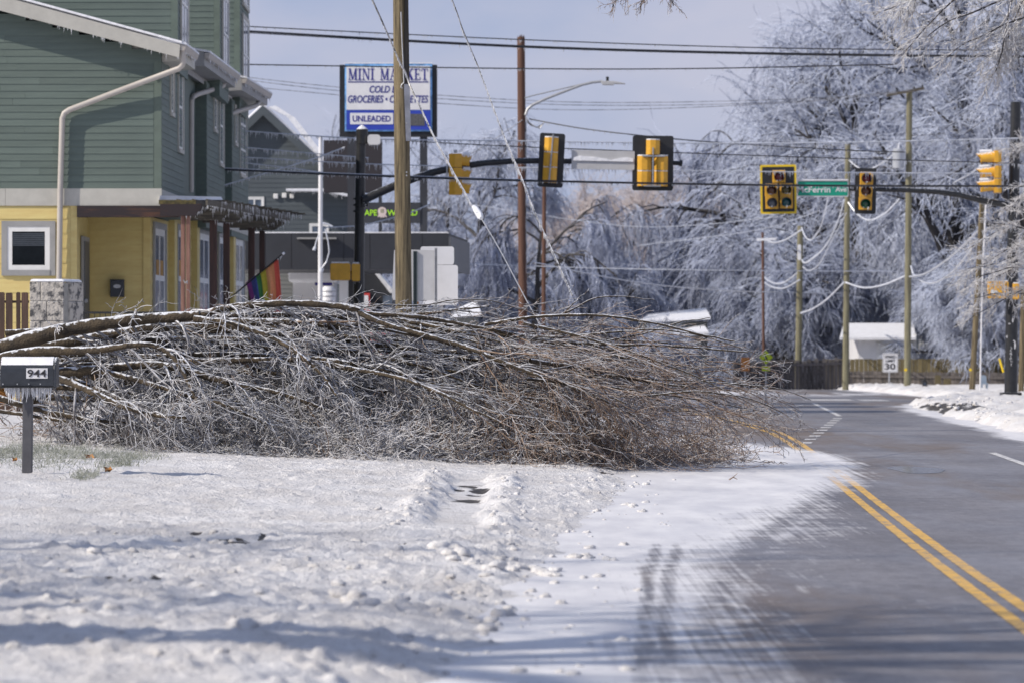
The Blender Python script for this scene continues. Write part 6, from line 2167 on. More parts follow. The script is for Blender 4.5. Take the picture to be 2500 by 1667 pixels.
def serif_text(s, x0, x1, z0, z1, y, m, parent, name='lettering'):
    tot = sum(SER[c][0] for c in s) + .10 * (len(s) - 1)
    k = (x1 - x0) / tot
    h = z1 - z0
    x = x0
    for c in s:
        w, st, sf = SER[c]
        b = MB()
        for n, (a, q, e, f, t) in enumerate(st):
            yo = y - .0015 * n
            if abs(q - f) > .6:      # upright or diagonal: cut level at both ends
                b.prism([(x + (a - t / 2) * k, yo, z0 + q * h), (x + (a + t / 2) * k, yo, z0 + q * h), (x + (e + t / 2) * k, yo, z0 + f * h), (x + (e - t / 2) * k, yo, z0 + f * h)], (0, .006, 0))
            else:
                b.bar((x + a * k, yo + .003, z0 + q * h), (x + e * k, yo + .003, z0 + f * h), t * k if abs(a - e) < .01 else t * h * .9, .006, (0, 1, 0))
        for (a, e, q) in sf:
            zc = z0 + (.035 * h if q == 0 else h - .035 * h)
            b.box(x + a * k, x + e * k, y - .012, y + .002, zc - .035 * h, zc + .035 * h)
        if st: b.build(name, m, parent)
        x += (w + .10) * k


def market_sign():
    Y = 131.0
    t = thing('market_sign', (PX(948, Y), Y, base_z(PX(948, Y), Y)), 'tall mini market pole sign, white over blue with an unleaded price panel', 'sign')
    for x in (857, 1034):
        MB().box(PX(x - 9, Y), PX(x + 9, Y), Y + .05, Y + .3, base_z(PX(x, Y), Y) - .3, PZ(330, Y)).build('post', M['stucco'], t)
    MB().box(PX(829, Y), PX(1067, Y), Y, Y + .38, PZ(334, Y), PZ(159, Y)).build('cabinet', M['black'], t)
    MB().box(PX(842, Y), PX(1055, Y), Y - .05, Y + .37, PZ(321.5, Y), PZ(156.5, Y)).build('face_edge', M['cyanedge'], t)
    MB().box(PX(846, Y), PX(1050, Y), Y - .075, Y, PZ(269, Y), PZ(162, Y)).build('face', M['signwhite'], t)
    MB().box(PX(846, Y), PX(1051.5, Y), Y - .078, Y, PZ(318, Y), PZ(270.5, Y)).build('face', M['bluepanel'], t)
    y = Y - .08
    serif_text('MINI MARKET', PX(851, Y), PX(1045, Y), PZ(196.5, Y), PZ(168.5, Y), y, M['blueprint'], t)
    MB().box(PX(850, Y), PX(1046, Y), y - .004, y, PZ(202.5, Y), PZ(200, Y)).build('rule', M['blueprint'], t)
    text('COLD BEER', PX(949, Y), y - .002, PZ(219, Y), 94 * Y / F, 17 * Y / F, M['blueprint'], t, shear=.22, off=.012)
    text('GROCERIES • CIGARETTES', PX(947.5, Y), y - .002, PZ(243, Y), 196 * Y / F, 18 * Y / F, M['blueprint'], t, shear=.22, off=.010)
    MB().box(PX(855, Y), PX(960, Y), y - .012, y, PZ(304.5, Y), PZ(277, Y)).build('price_label', M['signwhite'], t)
    text('UNLEADED', PX(907.5, Y), y - .014, PZ(291, Y), 93 * Y / F, 15 * Y / F, M['blueprint'], t, off=.022)
    px_ = MB().box(PX(992, Y), PX(1037, Y), y - .012, y, PZ(308, Y), PZ(279, Y)).build('price_display', mat('dead_display', (.10, .10, .105), .5, .3, 30), t)
    b = MB()
    for i in range(3):
        x0 = PX(997 + i * 13.5, Y)
        w, h = 9 * Y / F, 22 * Y / F
        zc = PZ(293.5, Y)
        for (dx, dz, ww, hh) in ((.5, .5, .8, .08), (.5, 0, .8, .08), (.5, -.5, .8, .08), (0.05, .25, .12, .42), (.95, .25, .12, .42), (.05, -.25, .12, .42), (.95, -.25, .12, .42)):
            b.box(x0 + (dx - ww / 2) * w, x0 + (dx + ww / 2) * w, y - .018, y - .010, zc + (dz - hh / 2) * h, zc + (dz + hh / 2) * h)
    b.build('dead_digits', mat('dead_digit', (.15, .15, .155), .4), px_)
    b = MB()
    b.box(PX(841, Y), PX(1056, Y), Y - .06, Y + .37, PZ(156.4, Y), PZ(154, Y))
    b.build('snow', M['roofsnow'], t)
    # lower board of the same sign
    MB().box(PX(884, Y), PX(1026, Y), Y + .02, Y + .34, PZ(545, Y), PZ(495, Y)).build('lower_board', M['stucco'], t)
    yb = Y + .016
    for s, xc, w in (('V', 876, 15), ('APE', 905, 31), ('WORLD', 982, 74)):
        text(s, PX(xc, Y), yb, PZ(520, Y), w * Y / F, 14.5 * Y / F, M['lime'], t, off=.02)
    # round badge with a ribbon between the words
    b = MB()
    cx, cz, r = PX(933, Y), PZ(517, Y), 10.5 * Y / F
    b.prism([(cx + r * (1 + .05 * (i % 2)) * math.cos(a), yb - .01, cz + r * (1 + .05 * (i % 2)) * math.sin(a)) for i, a in enumerate(np.linspace(0, 2 * math.pi, 32, False))], (0, .03, 0))
    b.prism([P(x, q, yb - .006) for x, q in ((924, 524), (942, 524), (945, 532), (939, 529.5), (936, 533), (933, 530), (930, 533.5), (928, 529.5), (922, 531))], (0, .02, 0))
    bd = b.build('badge', mat('cream_badge', (.60, .50, .47), .5, .05), t)
    b = MB()
    for (x, q, w, h) in ((933, 512.5, 7, 3), (933, 516, 6, 2), (933, 519.5, 6, 2), (930, 516, 1.5, 8), (936, 516, 1.5, 8)):
        b.box(PX(x - w / 2, Y), PX(x + w / 2, Y), yb - .016, yb - .004, PZ(q + h / 2, Y), PZ(q - h / 2, Y))
    b.build('badge_print', mat('badge_print', (.32, .30, .20), .5), bd)
    # boarded box behind
    t2 = thing('billboard', P(858, 430, 138.), 'dark brown boarded panel flecked with snow behind the signal pole top', 'billboard')
    MB().box(PX(790, 138), PX(932, 138), 138, 138.6, PZ(470, 138), PZ(343, 138)).build('panel', mat('snow_flecked_brown', (.030, .027, .033), .8, .3, 2.2, (1, 1, 1), col2=(.34, .35, .42), ramp=(.25, .33), detail=8), t2)
    for x in (875, 928): MB().box(PX(x - 4, 138), PX(x + 4, 138), 138.1, 138.4, base_z(PX(x, 138), 138) - .3, PZ(470, 138)).build('post', M['stucco'], t2)


market_sign()


def fuel_station():
    Y = 128.0
    g = float(base_z(PX(850, Y), Y))
    t = thing('fuel_canopy', (PX(850, Y), Y, g), 'long charcoal flat canopy of the fuel station below the dark shop board', 'canopy')
    n = 9
    x0, x1 = PX(520, Y), PX(1095, Y)
    for i in range(n):
        a, b = x0 + (x1 - x0) * i / n, x0 + (x1 - x0) * (i + 1) / n
        MB().box(a + .006, b - .006, Y, Y + .1, PZ(659, Y), PZ(570, Y)).build('fascia_panel', M['stucco'], t)
    MB().hexa([(x0, Y + .1, PZ(657, Y)), (x1, Y + .1, PZ(657, Y)), (x1 + .5, Y + 7, PZ(657, Y)), (x0, Y + 7, PZ(657, Y)), (x0, Y + .1, PZ(571, Y)), (x1, Y + .1, PZ(571, Y)), (x1 + .5, Y + 7, PZ(571, Y)), (x0, Y + 7, PZ(571, Y))]).build('deck', M['stucco'], t)
    MB().hexa([(x1 + .004, Y, PZ(659, Y)), (x1 + .07, Y, PZ(659, Y)), (x1 + .57, Y + 7, PZ(659, Y)), (x1 + .50, Y + 7, PZ(659, Y)), (x1 + .004, Y, PZ(578, Y)), (x1 + .07, Y, PZ(578, Y)), (x1 + .57, Y + 7, PZ(578, Y)), (x1 + .50, Y + 7, PZ(578, Y))]).build('end_panel', mat('lighter_grey_panel', (.11, .115, .13), .5), t)  # end panel is a lighter grey than the fascia panels
    MB().box(x0, x1, Y - .01, Y + 7, PZ(570, Y) + .002, PZ(567, Y)).build('snow', M['roofsnow'], t)
    MB().box(PX(726, Y), PX(822, Y), Y - .3, Y - .01, PZ(585, Y), PZ(581, Y)).build('ledge', M['greytrim'], t)
    for x, w, mk in ((834, 22, 'signwhite'), (640, 22, 'signwhite')):
        MB().box(PX(x - w / 2, Y), PX(x + w / 2, Y), Y + 1.5, Y + 1.8, g - .3, PZ(659, Y)).build('column', M[mk], t)
    # bright snow-roofed kiosk, gas cage, pump poster below the canopy
    t = thing('gas_tank', P(803, 745, 127.), 'white gas tank with ribbed bands standing beneath the canopy', 'tank')
    b = MB().tube([P(802, 760, 127), P(802, 708, 127), P(802, 700, 127)], [.22, .22, .14], 18)
    b.build('tank', M['signwhite'], t, smooth=True)
    for y in (712, 724, 736): MB().tube([P(802, y + 1.5, 127), P(802, y - 1.5, 127)], .232, 18).build('band', M['galv'], t)
    t = thing('pump_poster', P(885, 755, 126.), 'red framed pale poster board low behind the broken limbs', 'poster')
    MB().box(PX(869, 126), PX(903, 126), 126, 126.06, PZ(790, 126), PZ(716, 126)).build('frame', M['red'], t)
    MB().box(PX(873, 126), PX(899, 126), 125.985, 125.995, PZ(752, 126), PZ(722, 126)).build('sheet', M['signwhite'], t)
    Yk = 134.0
    t = thing('kiosk', P(770, 745, Yk), 'low white kiosk with thick snow on its roof seen under the canopy', 'kiosk')
    MB().box(PX(715, Yk), PX(815, Yk), Yk, Yk + 3, g - .3, PZ(690, Yk)).build('wall', M['signwhite'], t)
    MB().box(PX(705, Yk), PX(826, Yk), Yk - .3, Yk + 3.2, PZ(690, Yk), PZ(655, Yk)).build('roof_snow', M['roofsnow'], t, bevel=.1)
    MB().box(PX(770, Yk), PX(812, Yk), Yk - .31, Yk - .29, PZ(698, Yk), PZ(691, Yk)).build('sign_band', M['blueprint'], t)
    Ys = 137.0
    t = thing('shop', P(905, 745, Ys), 'dark shop building with a snow edged gable under the canopy', 'building')
    MB().prism([P(x, y, Ys) for x, y in ((850, 790), (850, 655), (900, 655), (955, 716), (955, 790))][::-1], (0, 5, 0)).build('wall', M['stucco'], t)
    MB().prism([P(x, y, Ys - .3) for x, y in ((893, 640), (902, 640), (966, 716), (952, 716))][::-1], (0, 5.5, 0)).build('roof_snow', M['roofsnow'], t)
    MB().box(PX(935, Ys), PX(958, Ys), Ys - .05, Ys - .01, PZ(770, Ys), PZ(722, Ys)).build('door', M['glassfrost'], t)


fuel_station()


def slate_house():
    Y = 148.0
    g = float(base_z(PX(700, Y), Y)) - .4
    t = thing('slate_house', (PX(700, Y), Y, g), 'dark slate sided house with a steep snow covered gable behind the townhouse', 'house')
    top, rr_ = (642, 268), (860, 492)
    gable = [(500, 800), (860, 800), (860, 480), (642, 276), (500, 409)]
    w = MB().prism([P(x, y, Y) for x, y in gable][::-1], (0, 9, 0)).build('wall', M['slate'], t)
    lo = lambda z: max(PX(500, Y), PX(642, Y) - (PZ(276, Y) - z) / .94)
    hi = lambda z: min(PX(860, Y), PX(642, Y) + (PZ(276, Y) - z) / .937)
    boards(w, (0, Y), 0, PZ(660, Y), PZ(300, Y), 11.2 * Y / F, 'slate', lo, hi)
    # rakes and roof
    for (xa, ya, xb, yb, s) in ((642, 258, 482, 410, -1), (642, 258, 866, 470, 1)):
        f = [P(xa, ya, Y - .4), P(xb, yb, Y - .4), P(xb, yb + 24, Y - .4), P(xa, ya + 24, Y - .4)]
        if s < 0: f = f[::-1]
        MB().prism(f[::-1], (0, .12, 0)).build('fascia', M['slate'], t)
        r = [P(xa, ya + 4, Y - .28), P(xb, yb + 4, Y - .28), P(xb, yb + 22, Y - .28), P(xa, ya + 22, Y - .28)]
        if s < 0: r = r[::-1]
        MB().prism(r[::-1], (0, 9.5, 0)).build('roof', M['greytrim'], t)
        n = [P(xa, ya - 7, Y - .3), P(xb, yb - 12, Y - .3), P(xb, yb + 3, Y - .3), P(xa, ya + 3, Y - .3)]
        if s < 0: n = n[::-1]
        MB().prism(n[::-1], (0 if s < 0 else .0, 9.4, 0)).build('roof_snow', M['roofsnow'], t, bevel=.05)
    # wide snow slope of the right-hand roof, turned a little toward the street
    MB().prism([P(x, y, Y - .34) for x, y in ((655, 262), (700, 285), (770, 372), (862, 478), (862, 466), (781, 366), (720, 288), (672, 258))], (0, .3, 0)).build('roof_snow', M['roofsnow'], t)
    for (x0, x1, y0, y1) in ((600, 642, 484, 510), (758, 800, 549, 585)):
        window(t, (0, Y - .012), 0, PX(x0, Y), PX(x1, Y), PZ(y1, Y), PZ(y0, Y), trim='white', tw=.04, fw=.06, bars=(1, 0), pane='glassfrost')
    for (x0, x1, y0, y1) in ((668, 679, 474, 486), (689, 700, 472, 484), (708, 718, 474, 485)):
        MB().box(PX(x0, Y), PX(x1, Y), Y - .1, Y - .014, PZ(y1, Y), PZ(y0, Y)).build('vent', M['white'], t, bevel=.02)
    o = MB().prism([P(x, y, Y - .9) for x, y in ((698, 461), (790, 461), (856, 476), (856, 481), (788, 467), (698, 466))][::-1], (0, .9, 0)).build('snowy_awning', M['roofsnow'], t)
    icicle_line(P(700, 466, Y - .9), P(788, 467, Y - .9), 12, .05, .18, .012, o)
    icicle_line(P(788, 467, Y - .9), P(856, 481, Y - .9), 12, .05, .18, .012, o)
    # low front wing
    Yw_ = 139.5
    t = thing('house_wing', (PX(690, Yw_), Yw_, g), 'low grey sided gabled wing with a snowy roof edge under the canopy', 'house')
    w = MB().prism([P(x, y, Yw_) for x, y in ((560, 800), (800, 800), (772, 742), (700, 660), (560, 660))][::-1], (0, 4, 0)).build('wall', M['slate'], t)
    boards(w, (0, Yw_), 0, PZ(800, Yw_), PZ(662, Yw_), 10.5 * Yw_ / F, 'wing', PX(560, Yw_), lambda z: min(PX(772, Yw_), PX(700, Yw_) + (PZ(662, Yw_) - z) * .86))
    MB().prism([P(x, y, Yw_ - .3) for x, y in ((690, 655), (700, 655), (786, 750), (774, 756))][::-1], (0, .14, 0)).build('fascia', M['greytrim'], t)
    MB().prism([P(x, y, Yw_ - .34) for x, y in ((702, 652), (724, 652), (792, 742), (786, 750))][::-1], (0, 4, 0)).build('roof_snow', M['roofsnow'], t)


M['wing'] = mat('grey_wing_siding', (.16, .165, .16), .65, .08, 1.5, (1, 1, 4))
slate_house()


def road_signs():
    Y = 87.0
    g = float(base_z(PX(1030, Y), Y))
    t = thing('sign_back', (PX(1012, Y), Y, g), 'big grey sign back with a pale bottom strip, leaning partly behind the thick utility pole', 'sign', 'backs of roadside signs')
    MB().prism([P(x, y, Y) for x, y in ((966, 609), (1061, 612), (1064, 615), (1061, 733), (1013, 735), (960, 733), (957, 728), (962, 612))][::-1], (0, .012, 0)).build('panel', M['signback'], t)
    MB().box(PX(1013, Y), PX(1059, Y), Y + .0, Y + .014, PZ(746, Y), PZ(735.3, Y)).build('lower_panel', M['signwhite'], t)
    MB().disc(P(1019, 740, Y - .001), (0, -1, 0), .028, .004, 12).build('sticker', M['orange'], t)
    for x0, x1, mk in ((1009, 1018.5, 'dgreen'), (1061, 1068, 'galv')):
        b = MB()
        xa, xb = PX(x0, Y), PX(x1, Y)
        top = PZ(614 if x0 < 1050 else 606, Y)
        b.box(xa, xa + (xb - xa) * .25, Y - .05, Y - .005, g - .2, top)
        b.box(xb - (xb - xa) * .25, xb, Y - .05, Y - .005, g - .2, top)
        b.box(xa + (xb - xa) * .25, xb - (xb - xa) * .25, Y - .015, Y - .005, g - .2, top)
        p = b.build('channel_post', M[mk], t)
        h = MB()
        for k in range(26):
            h.box((xa + xb) / 2 - .007, (xa + xb) / 2 + .007, Y - .0175, Y - .0148, top - .05 - k * .045, top - .036 - k * .045)
        h.build('punched_holes', M['black'], p)
    t2 = thing('sign_back', (PX(1090, Y + .8), Y + .8, g), 'pair of sunlit white sign backs, one above the other on a punched post', 'sign', 'backs of roadside signs')
    plate(MB(), PX(1025, Y), PX(1107.5, Y), PZ(645, Y), PZ(600.5, Y), .05, Y + .6, .012).build('panel', M['signwhite'], t2)
    plate(MB(), PX(1040, Y), PX(1117, Y), PZ(744, Y), PZ(646, Y), .05, Y + .6, .012).build('panel', M['signwhite'], t2)
    MB().box(PX(1072, Y), PX(1080, Y), Y + .62, Y + .66, g - .2, PZ(604, Y)).build('channel_post', M['galv'], t2)
    icicle_line(P(1045, 744, Y + .6), P(1110, 744, Y + .6), 12, .02, .06, .006, t2)
    # red board half hidden behind the limbs
    t = thing('red_sign', P(920, 850, 84.), 'red sign board with white edging showing between the limbs of the fallen tree', 'sign')
    MB().box(PX(886, 84), PX(952, 84), 84, 84.02, PZ(870, 84), PZ(812, 84)).build('panel', M['red'], t)
    b = MB()
    for k in range(5): b.box(PX(893 + k * 11, 84), PX(899 + k * 11, 84), 83.99, 83.998, PZ(825, 84), PZ(817, 84))
    b.build('print', M['signwhite'], t)
    MB().box(PX(917, 84), PX(921, 84), 84.025, 84.06, base_z(PX(919, 84), 84) - .2, PZ(815, 84)).build('post', M['galv'], t)


M['dgreen'] = mat('dark_green_post', (.035, .055, .06), .5, .1)
road_signs()


def far_right():
    # speed limit sign
    Y = 168.0
    g = float(base_z(PX(2172, Y), Y))
    t = thing('speed_limit_sign', (PX(2172, Y), Y, g), 'white speed limit 30 sign on a thin post before the weathered fence', 'sign')
    plate(MB(), PX(2155, Y), PX(2192.5, Y), PZ(908, Y), PZ(862, Y), .04, Y, .01).build('panel', M['signwhite'], t)
    b = MB()
    x0, x1, z0, z1 = PX(2156.5, Y), PX(2191, Y), PZ(906.5, Y), PZ(863.5, Y)
    w = .016
    for q in ((x0, x1, z1 - w, z1), (x0, x1, z0, z0 + w), (x0, x0 + w, z0 + w, z1 - w), (x1 - w, x1, z0 + w, z1 - w)): b.box(q[0], q[1], Y - .004, Y - .001, q[2], q[3])
    b.build('rule', mat('grey_sign_rule', (.25, .25, .26), .5), t)
    text('SPEED', PX(2174, Y), Y - .006, PZ(870.5, Y), 27 * Y / F, 6.5 * Y / F, M['signtext'], t, off=.02)
    text('LIMIT', PX(2174, Y), Y - .006, PZ(880, Y), 23 * Y / F, 6.5 * Y / F, M['signtext'], t, off=.02)
    text('30', PX(2173, Y), Y - .006, PZ(894, Y), 26 * Y / F, 15 * Y / F, M['signtext'], t, off=.02)
    MB().box(PX(2169, Y), PX(2172.5, Y), Y + .012, Y + .05, g - .3, PZ(866, Y)).build('post', M['galv'], t)
    # crossing warning signs behind the twigs
    Y = 120.
    t = thing('crossing_sign', (PX(1870, Y), Y, float(base_z(PX(1870, Y), Y))), 'fluorescent yellow green crossing sign glimpsed through the iced twigs', 'sign')
    c = P(1870, 872, Y)
    s = 17 * Y / F
    MB().prism([(c.x + p * s, Y, c.z + q * s) for p, q in ((0, 1), (1, 0), (0, -1), (-1, 0))], (0, .012, 0)).build('panel', M['fluor'], t)
    MB().box(PX(1860, Y), PX(1880, Y), Y, Y + .012, PZ(905, Y), PZ(893, Y)).build('lower_panel', M['fluor'], t)
    b = MB()
    b.bar((c.x - .02, Y - .003, c.z + .04), (c.x + .03, Y - .003, c.z - .04), .035, .006, (0, 1, 0))
    b.bar((c.x, Y - .004, c.z), (c.x + .06, Y - .004, c.z - .10), .02, .006, (0, 1, 0))
    b.bar((c.x, Y - .005, c.z), (c.x - .06, Y - .005, c.z - .10), .02, .006, (0, 1, 0))
    b.disc((c.x - .02, Y - .001, c.z + .085), (0, -1, 0), .022, .005, 10)
    b.build('walking_symbol', M['signtext'], t)
    MB().box(PX(1868, Y), PX(1872, Y), Y + .014, Y + .05, base_z(PX(1870, Y), Y) - .2, PZ(858, Y)).build('post', M['galv'], t)
    Y = 135.
    t = thing('warning_sign', (PX(1819, Y), Y, float(base_z(PX(1819, Y), Y))), 'small dull orange sign behind the twigs beside the crossing sign', 'sign')
    MB().box(PX(1809, Y), PX(1830, Y), Y, Y + .012, PZ(905, Y), PZ(872, Y)).build('panel', M['orange'], t)
    MB().box(PX(1817, Y), PX(1821, Y), Y + .014, Y + .05, base_z(PX(1819, Y), Y) - .2, PZ(874, Y)).build('post', M['galv'], t)

    def fence(label, x0, x1, Y0, Y1, y0, y1, wpx, mk, jit, rails=True):
        n = int((x1 - x0) / wpx)
        t = thing('board_fence', P((x0 + x1) / 2, 950, (Y0 + Y1) / 2), label, 'fence')
        for i in range(n):
            f = (i + .5) / n
            Yq = Y0 + (Y1 - Y0) * f + random.uniform(-.02, .02)
            xa, xb = PX(x0 + (x1 - x0) * i / n, Yq), PX(x0 + (x1 - x0) * (i + 1) / n, Yq) - .012
            zt = PZ(y0 + (y1 - y0) * f + random.uniform(-jit, jit), Yq)
            zb = float(base_z(xa, Yq)) - .3
            MB().box(xa, xb, Yq, Yq + .03, zb, zt).build('board', M[mk], t)
        if rails:
            a, c = P(x0, y0 + 12, Y0 - .04), P(x1, y1 + 12, Y1 - .04)
            MB().bar(a, c, .05, .09).build('rail', M[mk], t)
    fence('tall dark weathered board fence left of the speed limit sign', 1790, 2075, 172, 174, 884, 874, 9.5, 'fence_dark', 3)
    fence('low grey brown board fence running behind the poles on the right', 2075, 2560, 174, 173, 905, 911, 8.4, 'fence_grey', 1.5)
    fence('olive tan board fence farther back behind the speed limit sign', 2010, 2560, 178, 177.5, 876, 876, 11, 'fence_tan', 1, False)
    t = thing('rustic_posts', P(2300, 945, 173.), 'two tan brown wooden posts in front of the low fence', 'post')
    for x, w in ((2289, 7), (2312, 9)):
        MB().box(PX(x - w, 173.), PX(x + w, 173.), 172.8, 172.95, float(base_z(PX(x, 173.), 173.)) - .3, PZ(915 + (x > 2300) * 8, 173.)).build('post', M['fence_tan'], t)
    # buildings behind
    Y = 181.
    t = thing('garage', P(2150, 900, Y), 'small white garage with a thick snow roof between two grey green poles', 'garage')
    MB().box(PX(2096, Y), PX(2232, Y), Y, Y + 5, -1.5, PZ(826, Y)).build('wall', M['signwhite'], t)
    b = MB()
    b.hexa([P(2050, 830, Y - .5), P(2236, 830, Y - .5), P(2230, 795, Y + 4), P(2060, 795, Y + 4), P(2050, 824, Y - .5), P(2236, 824, Y - .5), P(2230, 789, Y + 4), P(2060, 789, Y + 4)])
    b.build('roof_snow', M['roofsnow'], t)
    MB().box(PX(2230, Y), PX(2237, Y), Y - .1, Y, -1.5, PZ(815, Y)).build('corner_trim', M['white'], t)
    for k in range(8): MB().box(PX(2140 + k * 11, Y), PX(2150 + k * 11, Y), Y - .03, Y - .002, -1.2, PZ(834, Y)).build('door_board', M['white'], t)
    Y = 190.
    t = thing('dark_house', P(2290, 900, Y), 'dark slate house mostly hidden behind iced branches on the right', 'house')
    MB().box(PX(2236, Y), PX(2370, Y), Y, Y + 7, -2, PZ(700, Y)).build('wall', M['slate'], t)
    b = MB().prism([P(x, y, Y - .4) for x, y in ((2226, 704), (2380, 704), (2380, 692), (2226, 692))][::-1], (0, 8, 0))
    b.build('roof', M['stucco'], t)
    for x in (2246, 2300): window(t, (0, Y - .01), 0, PX(x, Y), PX(x + 16, Y), PZ(852, Y), PZ(822, Y), trim='white', tw=.05, fw=.05, bars=(1, 1), pane='glassfrost')
    b = MB().hexa([P(2236, 862, Y - 2.4), P(2372, 862, Y - 2.4), P(2372, 858, Y), P(2236, 858, Y), P(2236, 859, Y - 2.4), P(2372, 859, Y - 2.4), P(2372, 855, Y), P(2236, 855, Y)])
    b.build('porch_roof', M['roofsnow'], t)
    # small things by the fence
    Y = 160.
    g = float(base_z(PX(2258, Y), Y))
    t = thing('garden_lantern', (PX(2258, Y), Y, g), 'small dark blue lantern standing on snow before the low fence', 'lantern')
    MB().box(PX(2252, Y), PX(2264, Y), Y - .09, Y + .09, PZ(942, Y), PZ(940, Y)).build('base', M['black'], t)
    b = MB()
    for x in (2253, 2262): b.box(PX(x - 1, Y), PX(x + 1, Y), Y - .08, Y + .08, PZ(950, Y), PZ(930, Y))
    b.build('legs', M['black'], t)
    MB().prism([P(x, y, Y - .1) for x, y in ((2251, 932), (2265, 932), (2261, 926), (2255, 926))][::-1], (0, .2, 0)).build('roof', M['black'], t)
    MB().tube([P(2258, 926, Y), P(2258, 920, Y)], .02, 6).build('handle', M['black'], t)
    MB().box(PX(2254.5, Y), PX(2260.5, Y), Y - .05, Y + .05, PZ(940, Y), PZ(932, Y)).build('glass', M['glassfrost'], t)
    Y = 150.
    g = float(base_z(PX(2400, Y), Y))
    t = thing('garden_chair', (PX(2402, Y), Y, g), 'pale blue plastic garden chair behind the white conduit', 'chair')
    m = mat('pale_blue_plastic', (.26, .32, .40), .5, .1)
    MB().prism([P(x, y, Y) for x, y in ((2394, 935), (2409, 935), (2408, 918), (2404, 915), (2398, 915), (2395, 918))][::-1], (0, .05, 0)).build('backrest', m, t)
    MB().box(PX(2393, Y), PX(2410, Y), Y - .4, Y + .02, PZ(937, Y), PZ(934.5, Y)).build('seat', m, t)
    for x in (2395, 2408):
        for dy in (-.36, -.02): MB().box(PX(x - 1.5, Y), PX(x + 1.5, Y), Y + dy - .02, Y + dy + .02, g - .1, PZ(936, Y)).build('leg', m, t)
    Y = 134.
    a, c = P(2400, 700, Y), P(2462, 950, Y)
    t = thing('guy_wire', c, 'slanted guy wire with a yellow plastic guard left of the thick black pole', 'guy wire')
    MB().tube([a, c], .012, 6).build('cable', M['wire_half'], t)
    MB().tube([P(2440, 874, Y - .05), P(2450, 908, Y - .05)], .035, 8).build('guard', M['bordyellow'], t)
    # box on the short pole
    Y = 173.8
    t = thing('meter_box', P(1951, 636, Y), 'pale narrow box fixed to the short grey utility pole', 'box')
    plate(MB(), PX(1947, Y), PX(1955, Y), PZ(636, Y), PZ(598, Y), .05, Y - .2, .15).build('housing', M['signwhite'], t)
    MB().box(PX(1949, Y), PX(1953, Y), Y - .05, Y + .1, PZ(624, Y), PZ(610, Y)).build('bracket', M['galv'], t)
    # snow roofed low buildings down the far street
    for (x0, x1, yr, ye, yb, Y, lb) in ((1560, 1735, 766, 784, 830, 187., 'snow roofed low building far down the street beyond the crown tips'), (1100, 1175, 748, 774, 800, 176., 'low snow covered shed roof right of the white sign backs'),
                                      (1610, 1730, 806, 820, 850, 182., 'second low snow roof nearer than the far building down the street')):
        t = thing('low_building', P((x0 + x1) / 2, 900, Y), lb, 'building')
        MB().box(PX(x0 + 8, Y), PX(x1 - 8, Y), Y, Y + 6, -4, PZ(ye + 2, Y)).build('wall', M['wing'], t)
        MB().hexa([P(x0, ye + 4, Y - .6), P(x1, ye - 4, Y - .6), P(x1 - 12, yr - 8, Y + 6), P(x0 + 24, yr + 8, Y + 6), P(x0, ye - 2, Y - .6), P(x1, ye - 10, Y - .6), P(x1 - 12, yr - 14, Y + 6), P(x0 + 24, yr + 2, Y + 6)]).build('roof_snow', M['roofsnow'], t)


far_right()


# ---------------------------------------------------------------- trees
TREES['broad'] = tree_meshes(11, 15, 6.0, .30, .07, n1=14, n2=10, n3=9, n4=6, thick=1.25)
TREES['weeping'] = tree_meshes(12, 13, 5.5, .26, .17, n1=14, n2=10, n3=9, n4=6, twig=1.25, thick=1.25)
TREES['upright'] = tree_meshes(13, 17, 5.0, .30, .04, n1=15, n2=10, n3=9, n4=6, up=.9, thick=1.25)
TREES['bent'] = tree_meshes(14, 9, 5.5, .20, .30, n1=14, n2=9, n3=9, n4=7, twig=1.1, up=.35, thick=1.25)
TREES['bush'] = tree_meshes(15, 5.5, 3.6, .10, .12, n1=18, n2=9, n3=8, n4=8, twig=.8, fork=.04, thick=1.1)
TREES['bare'] = tree_meshes(16, 15, 6.0, .30, .03, n1=13, n2=9, n3=6, n4=3, up=.7, thick=.8)
GT = 'ice covered trees behind the crossing'
